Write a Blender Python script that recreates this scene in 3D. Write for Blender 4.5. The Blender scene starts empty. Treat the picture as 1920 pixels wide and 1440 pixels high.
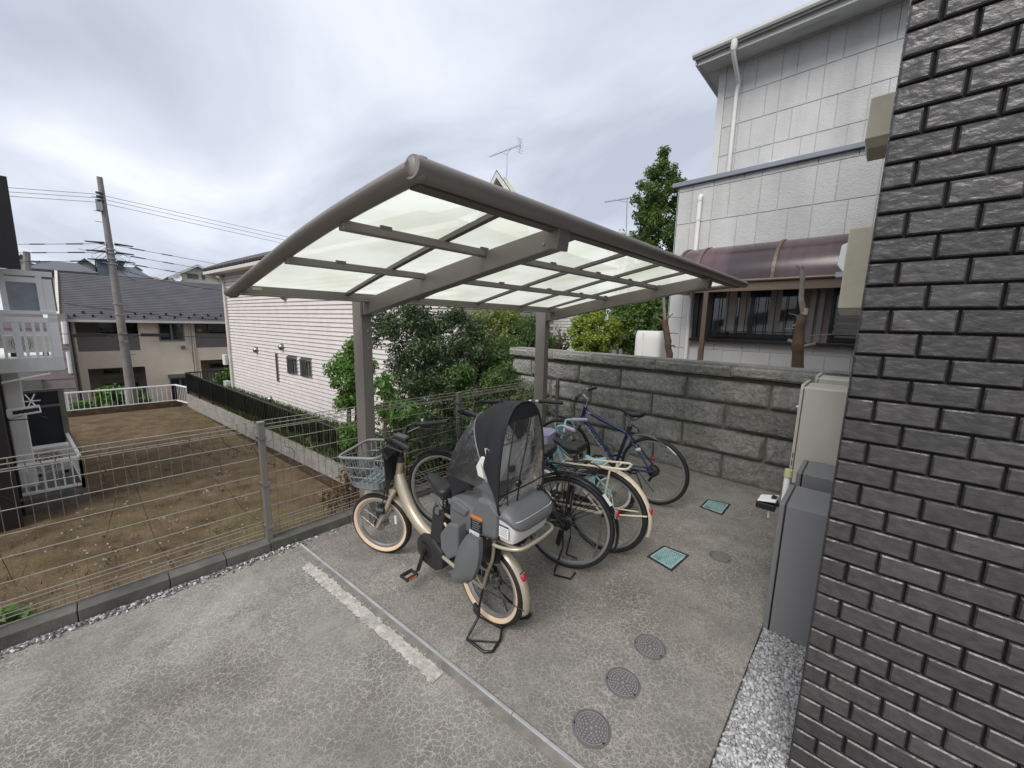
import bpy, math, random
import numpy as np
from mathutils import Vector, Matrix
random.seed(7); RNG = np.random.default_rng(11)
SC = bpy.context.scene; COL = SC.collection
R_ = math.radians

# ------------------------------------------------------------------ camera
CAMH = 1.75
def _frame():
    f, cx, cy = 721., 960., 720.
    def ray(u, v): return np.array([(u-cx)/f, -(v-cy)/f, -1.0])
    r = ray(1640, 621); r /= np.linalg.norm(r)
    l = ray(187, 589); l -= r*np.dot(l, r); l /= np.linalg.norm(l)
    return np.array([-l, r, np.cross(-l, r)])
CR = _frame()
cam_d = bpy.data.cameras.new('camera'); cam = bpy.data.objects.new('camera', cam_d); COL.objects.link(cam)
cam_d.sensor_width = 36; cam_d.lens = 36*721/1920; cam_d.clip_start = .05; cam_d.clip_end = 2000
m4 = Matrix([list(CR[i])+[(0, 0, CAMH)[i]] for i in range(3)]+[[0, 0, 0, 1]])
cam.matrix_world = m4; SC.camera = cam
SC.render.resolution_x, SC.render.resolution_y = 1024, 768

# ------------------------------------------------------------------ world, sun, exposure
W = bpy.data.worlds.new('World'); SC.world = W; W.use_nodes = True
wn, wl = W.node_tree.nodes, W.node_tree.links; wn.clear()
def wnode(t, **k):
    n = wn.new(t)
    for a, b in k.items(): setattr(n, a, b)
    return n
SUN_EL, SUN_ROT = R_(48), R_(166)
wo = wnode('ShaderNodeOutputWorld')
sky = wnode('ShaderNodeTexSky', sky_type='NISHITA', sun_disc=False, sun_elevation=SUN_EL, sun_rotation=SUN_ROT)
bg1 = wnode('ShaderNodeBackground'); bg1.inputs[1].default_value = .06
wl.new(sky.outputs[0], bg1.inputs[0])
tc = wnode('ShaderNodeTexCoord'); sp = wnode('ShaderNodeSeparateXYZ'); wl.new(tc.outputs['Generated'], sp.inputs[0])
mx = wnode('ShaderNodeMath', operation='MAXIMUM'); wl.new(sp.outputs[2], mx.inputs[0]); mx.inputs[1].default_value = 0
ad = wnode('ShaderNodeMath', operation='ADD'); wl.new(mx.outputs[0], ad.inputs[0]); ad.inputs[1].default_value = .16
dx = wnode('ShaderNodeMath', operation='DIVIDE'); wl.new(sp.outputs[0], dx.inputs[0]); wl.new(ad.outputs[0], dx.inputs[1])
dy = wnode('ShaderNodeMath', operation='DIVIDE'); wl.new(sp.outputs[1], dy.inputs[0]); wl.new(ad.outputs[0], dy.inputs[1])
cb = wnode('ShaderNodeCombineXYZ'); wl.new(dx.outputs[0], cb.inputs[0]); wl.new(dy.outputs[0], cb.inputs[1])
mp = wnode('ShaderNodeMapping'); wl.new(cb.outputs[0], mp.inputs[0]); mp.inputs['Scale'].default_value = (.55, .9, 1); mp.inputs['Rotation'].default_value = (0, 0, .5); mp.inputs['Location'].default_value = (3.1, 1.7, 0)
nz = wnode('ShaderNodeTexNoise'); nz.inputs['Scale'].default_value = 1.25; nz.inputs['Detail'].default_value = 7; nz.inputs['Roughness'].default_value = .5; nz.inputs['Distortion'].default_value = .35
wl.new(mp.outputs[0], nz.inputs['Vector'])
cr = wnode('ShaderNodeValToRGB'); wl.new(nz.outputs[0], cr.inputs[0])
cr.color_ramp.elements[0].position = .33; cr.color_ramp.elements[0].color = (.31, .335, .395, 1)
cr.color_ramp.elements[1].position = .66; cr.color_ramp.elements[1].color = (.55, .57, .605, 1)
e = cr.color_ramp.elements.new(.47); e.color = (.395, .425, .49, 1)
bg2 = wnode('ShaderNodeBackground'); wl.new(cr.outputs[0], bg2.inputs[0]); bg2.inputs[1].default_value = 1.0
ms = wnode('ShaderNodeMixShader'); ms.inputs[0].default_value = .93
wl.new(bg1.outputs[0], ms.inputs[1]); wl.new(bg2.outputs[0], ms.inputs[2]); wl.new(ms.outputs[0], wo.inputs[0])
sd = bpy.data.lights.new('sun', 'SUN'); sd.energy = 1.5; sd.angle = R_(32); sd.color = (1, .96, .9)
so = bpy.data.objects.new('sun', sd); COL.objects.link(so)
sdir = Vector((math.sin(SUN_ROT)*math.cos(SUN_EL), math.cos(SUN_ROT)*math.cos(SUN_EL), math.sin(SUN_EL)))
so.rotation_euler = (-sdir).to_track_quat('-Z', 'Y').to_euler(); so.location = (0, -5, 20)
SC.view_settings.view_transform = 'Standard'; SC.view_settings.look = 'None'
SC.view_settings.exposure = 0.9; SC.view_settings.gamma = 1; SC.view_settings.use_curve_mapping = False

# ------------------------------------------------------------------ survey helpers: sight line through a photo point met with a real plane
C0 = np.array([0, 0, CAMH])
def wray(u, v): return CR @ np.array([(u-960)/721., -(v-720)/721., -1.0])
def gz(u, v, z=0.):
    d = wray(u, v); return Vector(C0+d*((z-CAMH)/d[2]))
def px_(u, v, x):
    d = wray(u, v); return Vector(C0+d*(x/d[0]))
def py_(u, v, y):
    d = wray(u, v); return Vector(C0+d*(y/d[1]))
def pv_(u, v, A, B):
    n = np.array([-(B[1]-A[1]), B[0]-A[0], 0.]); d = wray(u, v)
    return Vector(C0+d*(np.dot(n, np.array([A[0], A[1], 0])-C0)/np.dot(n, d)))

# ------------------------------------------------------------------ objects and naming
WM = {}
def thing(name, label, cat, loc=(0, 0, 0), rotz=0., group=None):
    o = bpy.data.objects.new(name, None); COL.objects.link(o); o.empty_display_size = .1
    o.location = loc; o.rotation_euler = (0, 0, rotz); o['label'] = label; o['category'] = cat
    if group: o['group'] = group
    WM[o] = Matrix.Translation(Vector(loc)) @ Matrix.Rotation(rotz, 4, 'Z')
    return o
def tag(o, label, cat, group=None):
    o['label'] = label; o['category'] = cat
    if group: o['group'] = group
    return o
def link(name, me, parent=None, local=False, loc=None, rot=None):
    o = bpy.data.objects.new(name, me); COL.objects.link(o)
    if loc is not None: o.location = loc
    if rot is not None: o.rotation_euler = rot
    if parent is not None:
        o.parent = parent
        if local: WM[o] = WM[parent] @ Matrix.Translation(Vector(loc or (0, 0, 0)))
        else:
            o.matrix_parent_inverse = WM[parent].inverted(); WM[o] = Matrix.Translation(Vector(loc or (0, 0, 0)))
    else: WM[o] = Matrix.Translation(Vector(loc or (0, 0, 0)))
    return o
def dup(root, loc, rotz, label=None):
    r = root.copy(); COL.objects.link(r); r.location = loc; r.rotation_euler = (0, 0, rotz)
    if label: r['label'] = label
    def rec(src, dst):
        for ch in src.children:
            c = ch.copy(); COL.objects.link(c); c.parent = dst; rec(ch, c)
    rec(root, r)
    return r

class MB:
    def __init__(s): s.v = []; s.f = []; s.m = []; s.mk = 0
    def add(s, vs, fs, m=0):
        b = len(s.v); s.v += [tuple(x) for x in vs]; s.f += [tuple(b+i for i in f) for f in fs]; s.m += [m]*len(fs); return s
    def obox(s, c, ax, ay, az, m=0):
        c, ax, ay, az = map(Vector, (c, ax, ay, az))
        vs = [c+ax*i+ay*j+az*k for k in (-1, 1) for j in (-1, 1) for i in (-1, 1)]
        fl = (ax.cross(ay)).dot(az) < 0
        fs = [(0, 2, 3, 1), (4, 5, 7, 6), (0, 1, 5, 4), (2, 6, 7, 3), (0, 4, 6, 2), (1, 3, 7, 5)]
        if fl: fs = [f[::-1] for f in fs]
        return s.add(vs, fs, m)
    def box(s, x0, x1, y0, y1, z0, z1, m=0):
        return s.obox(((x0+x1)/2, (y0+y1)/2, (z0+z1)/2), (abs(x1-x0)/2, 0, 0), (0, abs(y1-y0)/2, 0), (0, 0, abs(z1-z0)/2), m)
    def bar(s, p, q, w, h, up=(0, 0, 1), m=0):
        p, q = Vector(p), Vector(q); d = q-p; L = d.length; d.normalize()
        sx = d.cross(Vector(up))
        if sx.length < 1e-5: sx = d.cross(Vector((1, 0, 0)))
        sx.normalize(); u = sx.cross(d)
        return s.obox((p+q)/2, d*L/2, sx*w/2, u*h/2, m)
    def tube(s, pts, r, n=8, closed=False, caps=True, m=0, flat=None):
        P = [Vector(p) for p in pts]; N = len(P)
        rr = r if isinstance(r, (list, tuple)) else [r]*N
        T = []
        for i in range(N):
            a = P[(i-1) % N] if (closed or i > 0) else P[i]; b = P[(i+1) % N] if (closed or i < N-1) else P[i]
            t = b-a; t = t.normalized() if t.length > 1e-9 else Vector((0, 0, 1)); T.append(t)
        u = T[0].cross(Vector((0, 0, 1)))
        if u.length < .05: u = T[0].cross(Vector((0, 1, 0)))
        u.normalize(); vs = []
        for i in range(N):
            u = u-T[i]*u.dot(T[i])
            if u.length < 1e-6: u = T[i].orthogonal()
            u.normalize(); w = T[i].cross(u)
            for k in range(n):
                a = 2*math.pi*(k+.5)/n; vs.append(P[i]+(u*math.cos(a)+w*math.sin(a)*(flat or 1))*rr[i])
        fs = []
        for i in range(N if closed else N-1):
            j = (i+1) % N
            for k in range(n):
                l = (k+1) % n; fs.append((i*n+k, i*n+l, j*n+l, j*n+k))
        if caps and not closed: fs.append(tuple(range(n))[::-1]); fs.append(tuple((N-1)*n+k for k in range(n)))
        return s.add(vs, fs, m)
    def lathe(s, prof, c=(0, 0, 0), axis='z', n=16, m=0, cap=True):
        vs = []; c = Vector(c)
        for r, h in prof:
            for k in range(n):
                a = 2*math.pi*k/n; x, y = r*math.cos(a), r*math.sin(a)
                vs.append(c+Vector({'z': (x, y, h), 'y': (y, h, x), 'x': (h, x, y)}[axis]))
        fs = []
        for i in range(len(prof)-1):
            for k in range(n):
                l = (k+1) % n; fs.append((i*n+k, i*n+l, (i+1)*n+l, (i+1)*n+k))
        if cap:
            if prof[0][0] > 1e-6: fs.append(tuple(range(n))[::-1])
            if prof[-1][0] > 1e-6: fs.append(tuple((len(prof)-1)*n+k for k in range(n)))
        return s.add(vs, fs, m)
    def prism(s, poly, fn, t0, t1, m=0):
        n = len(poly); vs = [fn(a, b, t0) for a, b in poly]+[fn(a, b, t1) for a, b in poly]
        fs = [tuple(range(n))[::-1], tuple(range(n, 2*n))]+[(i, (i+1) % n, n+(i+1) % n, n+i) for i in range(n)]
        return s.add(vs, fs, m)
    def quad(s, a, b, c, d, m=0): return s.add([a, b, c, d], [(0, 1, 2, 3)], m)
    def grid(s, fn, nu, nv, m=0, cu=False):
        vs = [fn(i/(nu-(0 if cu else 1)), j/(nv-1)) for j in range(nv) for i in range(nu)]
        fs = []
        for j in range(nv-1):
            for i in range(nu if cu else nu-1):
                k = (i+1) % nu; fs.append((j*nu+i, j*nu+k, (j+1)*nu+k, (j+1)*nu+i))
        return s.add(vs, fs, m)
    def ell(s, c, r, n=10, m=0, nv=7):
        c = Vector(c)
        return s.grid(lambda u, v: c+Vector((r[0]*math.sin(math.pi*v)*math.cos(2*math.pi*u), r[1]*math.sin(math.pi*v)*math.sin(2*math.pi*u), -r[2]*math.cos(math.pi*v))), n, nv, m, True)
    def xf(s, M, start=0):
        for i in range(start, len(s.v)): s.v[i] = tuple(M @ Vector(s.v[i]))
        return s
    def mesh(s, name, mats, smooth=None):
        me = bpy.data.meshes.new(name); me.from_pydata(s.v, [], s.f)
        for mm in (mats if isinstance(mats, (list, tuple)) else [mats]): me.materials.append(mm)
        if any(s.m): me.polygons.foreach_set('material_index', s.m)
        if smooth is not None:
            me.polygons.foreach_set('use_smooth', [True]*len(me.polygons))
            if smooth < 180: me.set_sharp_from_angle(angle=R_(smooth))
        me.update(); return me
    def build(s, name, mats, parent=None, smooth=None, bevel=0, local=False, kind=None):
        o = link(name, s.mesh(name, mats, smooth), parent, local)
        if bevel:
            b = o.modifiers.new('bevel', 'BEVEL'); b.width = bevel; b.segments = 2; b.limit_method = 'ANGLE'; b.angle_limit = R_(40); b.harden_normals = False
        if kind: o['kind'] = kind
        return o

def npmesh(name, V, F, mat, smooth=False):
    me = bpy.data.meshes.new(name); n, k = F.shape
    me.vertices.add(len(V)); me.vertices.foreach_set('co', V.astype(np.float32).ravel())
    me.loops.add(n*k); me.loops.foreach_set('vertex_index', F.astype(np.int32).ravel())
    me.polygons.add(n); me.polygons.foreach_set('loop_start', np.arange(0, n*k, k, dtype=np.int32))
    me.update(calc_edges=True)
    if smooth: me.polygons.foreach_set('use_smooth', np.ones(n, dtype=bool))
    me.materials.append(mat); return me

# ------------------------------------------------------------------ materials
class NT:
    def __init__(s, name):
        s.mat = bpy.data.materials.new(name); s.mat.use_nodes = True; s.t = s.mat.node_tree; s.n = s.t.nodes; s.l = s.t.links
        s.b = s.n['Principled BSDF']; s.out = s.n['Material Output']; s._o = None
    def new(s, t, **k):
        n = s.n.new(t)
        for a, b in k.items(): setattr(n, a, b)
        return n
    def lk(s, a, b): s.l.new(a, b)
    def obj(s):
        if s._o is None: s._o = s.new('ShaderNodeTexCoord').outputs['Object']
        return s._o
    def world(s): return s.new('ShaderNodeNewGeometry').outputs['Position']
    def noise(s, sc, det=4, vec=None, rough=.55, dist=0):
        n = s.new('ShaderNodeTexNoise'); n.inputs['Scale'].default_value = sc; n.inputs['Detail'].default_value = det; n.inputs['Roughness'].default_value = rough; n.inputs['Distortion'].default_value = dist
        s.lk(vec if vec is not None else s.obj(), n.inputs['Vector']); return n
    def mapr(s, src, a, b, c=0., d=1.):
        n = s.new('ShaderNodeMapRange'); s.lk(src, n.inputs[0])
        for i, x in enumerate((a, b, c, d)): n.inputs[i+1].default_value = x
        return n.outputs[0]
    def math(s, op, a, b=None):
        n = s.new('ShaderNodeMath', operation=op)
        for i, x in enumerate((a, b)):
            if x is None: continue
            if isinstance(x, (int, float)): n.inputs[i].default_value = x
            else: s.lk(x, n.inputs[i])
        return n.outputs[0]
    def mix(s, fac, a, b, mode='MIX'):
        n = s.new('ShaderNodeMix', data_type='RGBA', blend_type=mode)
        for i, x in ((0, fac), (6, a), (7, b)):
            if isinstance(x, (int, float)): n.inputs[i].default_value = x
            elif isinstance(x, tuple): n.inputs[i].default_value = (*x[:3], 1)
            else: s.lk(x, n.inputs[i])
        return n.outputs[2]
    def bump(s, h, st=.3, dist=.01, prev=None):
        n = s.new('ShaderNodeBump'); n.inputs['Strength'].default_value = st; n.inputs['Distance'].default_value = dist; s.lk(h, n.inputs['Height'])
        if prev is not None: s.lk(prev, n.inputs['Normal'])
        return n.outputs[0]
    def base(s, c):
        if isinstance(c, tuple): s.b.inputs['Base Color'].default_value = (*c, 1)
        else: s.lk(c, s.b.inputs['Base Color'])
    def set(s, **k):
        for a, b in k.items():
            i = s.b.inputs[{'rough': 'Roughness', 'metal': 'Metallic', 'spec': 'Specular IOR Level', 'normal': 'Normal', 'trans': 'Transmission Weight', 'ior': 'IOR', 'coat': 'Coat Weight', 'alpha': 'Alpha', 'sheen': 'Sheen Weight'}[a]]
            if isinstance(b, (int, float)): i.default_value = b
            else: s.lk(b, i)
        return s
def sc3(c, k): return tuple(min(1, x*k) for x in c)
def MT(name, col, rough=.6, metal=0, var=.12, vs=4., bump=0., bs=60., rnd=0., spec=.5, coat=0., dirt=0., ds=1.2, streak=False):
    t = NT(name); n = t.noise(vs, 5)
    c = t.mix(t.mapr(n.outputs[0], .3, .7), sc3(col, 1-var), sc3(col, 1+var))
    if rnd:
        oi = t.new('ShaderNodeObjectInfo'); k = t.mapr(oi.outputs['Random'], 0, 1, 1-rnd, 1+rnd)
        c = t.mix(1.0, c, k, 'MULTIPLY')
    if dirt:
        if streak:
            mpn = t.new('ShaderNodeMapping'); t.lk(t.obj(), mpn.inputs[0]); mpn.inputs['Scale'].default_value = (1, 1, .12); nd = t.noise(ds, 5, mpn.outputs[0])
        else: nd = t.noise(ds, 6)
        c = t.mix(t.mapr(nd.outputs[0], .48, .75, 0, dirt), c, sc3(col, .45))
    t.base(c); t.set(rough=rough, metal=metal, spec=spec, coat=coat)
    if bump: t.set(normal=t.bump(t.noise(bs, 4).outputs[0], bump, .01))
    return t.mat
def glass_clear(name, tint=(1, 1, 1), haze=.06, gloss=.12):
    t = NT(name); tr = t.new('ShaderNodeBsdfTransparent'); tr.inputs[0].default_value = (*tint, 1)
    gl = t.new('ShaderNodeBsdfGlossy'); gl.inputs['Roughness'].default_value = .08; gl.inputs[0].default_value = (1, 1, 1, 1)
    df = t.new('ShaderNodeBsdfDiffuse'); df.inputs[0].default_value = (.75, .77, .78, 1)
    lw = t.new('ShaderNodeLayerWeight'); lw.inputs[0].default_value = .35
    nb = t.bump(t.noise(14, 3).outputs[0], .35, .02); t.lk(nb, gl.inputs['Normal']); 
    a = t.new('ShaderNodeMixShader'); a.inputs[0].default_value = haze; t.lk(tr.outputs[0], a.inputs[1]); t.lk(df.outputs[0], a.inputs[2])
    b = t.new('ShaderNodeMixShader'); t.lk(t.mapr(lw.outputs['Fresnel'], 0, 1, gloss*.5, .6), b.inputs[0]); t.lk(a.outputs[0], b.inputs[1]); t.lk(gl.outputs[0], b.inputs[2])
    t.lk(b.outputs[0], t.out.inputs[0]); return t.mat
def window_mat(name, col=(.02, .024, .028)):
    t = NT(name); t.base(t.mix(t.mapr(t.noise(1.5, 3).outputs[0], .35, .65), col, sc3(col, 2.2))); t.set(rough=.06, spec=.8); return t.mat
def leaf_mat(name, dark, light, trans=.3, rough=.42):
    t = NT(name); g = t.new('ShaderNodeNewGeometry')
    c = t.mix(g.outputs['Random Per Island'], dark, light)
    c = t.mix(t.mapr(t.noise(1.7, 3, t.world()).outputs[0], .35, .65, 0, .45), c, sc3(dark, .8))
    t.base(c); t.set(rough=rough, spec=.45)
    tl = t.new('ShaderNodeBsdfTranslucent'); t.lk(t.mix(.6, c, sc3(light, 1.4)), tl.inputs[0])
    mx_ = t.new('ShaderNodeMixShader'); mx_.inputs[0].default_value = trans
    t.lk(t.b.outputs[0], mx_.inputs[1]); t.lk(tl.outputs[0], mx_.inputs[2]); t.lk(mx_.outputs[0], t.out.inputs[0]); return t.mat

def concrete_mat():
    t = NT('cracked_concrete'); w = t.world()
    d = t.noise(7, 3, w); sub = t.new('ShaderNodeVectorMath', operation='SUBTRACT'); t.lk(d.outputs['Color'], sub.inputs[0]); sub.inputs[1].default_value = (.5, .5, .5)
    scl = t.new('ShaderNodeVectorMath', operation='SCALE'); t.lk(sub.outputs[0], scl.inputs[0]); scl.inputs['Scale'].default_value = .06
    d2 = t.noise(45, 2, w); sub2 = t.new('ShaderNodeVectorMath', operation='SUBTRACT'); t.lk(d2.outputs['Color'], sub2.inputs[0]); sub2.inputs[1].default_value = (.5, .5, .5)
    scl2 = t.new('ShaderNodeVectorMath', operation='SCALE'); t.lk(sub2.outputs[0], scl2.inputs[0]); scl2.inputs['Scale'].default_value = .022
    a0 = t.new('ShaderNodeVectorMath', operation='ADD'); t.lk(w, a0.inputs[0]); t.lk(scl.outputs[0], a0.inputs[1])
    a = t.new('ShaderNodeVectorMath', operation='ADD'); t.lk(a0.outputs[0], a.inputs[0]); t.lk(scl2.outputs[0], a.inputs[1])
    def edges(s, wd):
        v = t.new('ShaderNodeTexVoronoi', feature='DISTANCE_TO_EDGE'); v.inputs['Scale'].default_value = s; t.lk(a.outputs[0], v.inputs['Vector'])
        return t.mapr(v.outputs['Distance'], 0, wd, 1, 0)
    l1, l2 = edges(36, .08), edges(78, .13)
    pm = t.noise(1.9, 4, w); pm2 = t.noise(4.5, 4, w)
    lm = t.math('MAXIMUM', t.math('MULTIPLY', l1, t.mapr(pm.outputs[0], .3, .6, .25, 1)), t.math('MULTIPLY', l2, t.mapr(pm2.outputs[0], .42, .62, 0, .75)))
    gr = t.noise(150, 3, w)
    big = t.noise(.75, 5, w, .6)
    base = t.mix(t.mapr(big.outputs[0], .36, .64), CONC_D, CONC_L)
    base = t.mix(t.mapr(t.noise(13, 5, w).outputs[0], .35, .7, 0, .55), base, sc3(CONC_D, .8))
    base = t.mix(t.mapr(gr.outputs[0], .35, .7, 0, .5), base, sc3(CONC_L, 1.2))
    st = t.noise(1.1, 5, w, .6); base = t.mix(t.mapr(st.outputs[0], .50, .66, 0, .6), base, (.105, .092, .076))
    pale = t.noise(.9, 4, t.world(), .6, .5)
    c = t.mix(t.math('MULTIPLY', lm, .58), base, (.56, .53, .475))
    c = t.mix(t.mapr(pale.outputs[0], .57, .72, 0, .45), c, (.46, .44, .40))
    t.base(c); t.set(rough=.85, spec=.25)
    nb = t.bump(t.math('ADD', t.math('MULTIPLY', lm, .5), gr.outputs[0]), .35, .004); t.set(normal=nb)
    return t.mat
CONC_D, CONC_L = (.132, .122, .108), (.236, .224, .204)
def soil_mat():
    t = NT('bare_soil'); w = t.world()
    a = t.noise(.55, 6, w, .62); b = t.noise(2.3, 6, w, .65); c = t.noise(22, 4, w)
    col = t.mix(t.mapr(b.outputs[0], .32, .68), (.085, .058, .034), (.205, .150, .092))
    col = t.mix(t.mapr(a.outputs[0], .5, .66, 0, .5), col, (.130, .125, .050))
    col = t.mix(t.mapr(c.outputs[0], .3, .7, 0, .45), col, (.045, .032, .02))
    vo = t.new('ShaderNodeTexVoronoi'); vo.inputs['Scale'].default_value = 9; t.lk(w, vo.inputs['Vector'])
    col = t.mix(t.mapr(vo.outputs['Distance'], .05, .09, .8, 0), col, (.35, .32, .28))
    t.base(col); t.set(rough=.95, spec=.1, normal=t.bump(t.math('ADD', b.outputs[0], t.math('MULTIPLY', c.outputs[0], .5)), .6, .06)); return t.mat
def stone_mat(name, c1, c2, moss, rnd=.25):
    t = NT(name); w = t.world(); a = t.noise(3.2, 6, w, .65); b = t.noise(26, 5, w, .65, .6)
    col = t.mix(t.mapr(b.outputs[0], .3, .7), c1, c2)
    oi = t.new('ShaderNodeObjectInfo'); col = t.mix(1.0, col, t.mapr(oi.outputs['Random'], 0, 1, 1-rnd, 1+rnd), 'MULTIPLY')
    col = t.mix(t.mapr(a.outputs[0], .5, .68, 0, .5), col, moss)
    mpn = t.new('ShaderNodeMapping'); t.lk(w, mpn.inputs[0]); mpn.inputs['Scale'].default_value = (1, 1, .3)
    st = t.noise(2.6, 5, mpn.outputs[0]); col = t.mix(t.mapr(st.outputs[0], .54, .72, 0, .4), col, sc3(c1, .5))
    t.base(col); mus = t.noise(13, 9, w, .78, .8)
    t.set(rough=.9, spec=.2, normal=t.bump(t.math('ADD', t.math('MULTIPLY', mus.outputs[0], 2.2), b.outputs[0]), 1.0, .05)); return t.mat
def poly_mat():
    t = NT('frosted_polycarbonate'); w = t.world()
    n = t.noise(2.2, 5, w); col = t.mix(t.mapr(n.outputs[0], .4, .75), (.82, .835, .74), (.62, .64, .51))
    tl = t.new('ShaderNodeBsdfTranslucent'); t.lk(col, tl.inputs[0]); tr = t.new('ShaderNodeBsdfTransparent'); t.lk(t.mix(.4, col, (1, 1, 1)), tr.inputs[0])
    gl = t.new('ShaderNodeBsdfGlossy'); gl.inputs['Roughness'].default_value = .25; gl.inputs[0].default_value = (.9, .9, .9, 1)
    a = t.new('ShaderNodeMixShader'); a.inputs[0].default_value = .22; t.lk(tl.outputs[0], a.inputs[1]); t.lk(tr.outputs[0], a.inputs[2])
    b = t.new('ShaderNodeMixShader'); b.inputs[0].default_value = .05; t.lk(a.outputs[0], b.inputs[1]); t.lk(gl.outputs[0], b.inputs[2])
    t.lk(b.outputs[0], t.out.inputs[0]); return t.mat
def brick_mat():
    t = NT('dark_rockface_tile'); o = t.obj(); oi = t.new('ShaderNodeObjectInfo')
    ad_ = t.new('ShaderNodeVectorMath', operation='ADD'); t.lk(o, ad_.inputs[0]); cb_ = t.new('ShaderNodeCombineXYZ')
    k = t.math('MULTIPLY', oi.outputs['Random'], 37.); t.lk(k, cb_.inputs[0]); t.lk(k, cb_.inputs[2]); t.lk(cb_.outputs[0], ad_.inputs[1])
    mp_ = t.new('ShaderNodeMapping'); t.lk(ad_.outputs[0], mp_.inputs[0]); mp_.inputs['Scale'].default_value = (1, 1, 1.5)
    a = t.noise(28, 4, mp_.outputs[0], .45, .2); b = t.noise(110, 3, ad_.outputs[0])
    c = t.mix(t.mapr(a.outputs[0], .3, .7), (.040, .037, .036), (.066, .061, .059))
    c = t.mix(1.0, c, t.mapr(oi.outputs['Random'], 0, 1, .8, 1.2), 'MULTIPLY')
    t.base(c); t.set(rough=t.mapr(b.outputs[0], .3, .7, .27, .42), spec=.6, normal=t.bump(t.math('ADD', a.outputs[0], t.math('MULTIPLY', b.outputs[0], .05)), .45, .012)); return t.mat
def canopy_mat():
    t = NT('smoked_polycarbonate'); mp_ = t.new('ShaderNodeMapping'); t.lk(t.world(), mp_.inputs[0]); mp_.inputs['Scale'].default_value = (2.2, .3, .3)
    n = t.noise(1.3, 4, mp_.outputs[0]); t.base(t.mix(t.mapr(n.outputs[0], .42, .62), (.05, .032, .036), (.105, .060, .066))); t.set(rough=.22, spec=.6); return t.mat
def siding_mat(name, c, rnd=.05, bump=.25, bs=70):
    return MT(name, c, .75, 0, .06, 3, bump, bs, rnd, .2, 0, .30 if bump > .2 else .10, 1.9, True)

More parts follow.
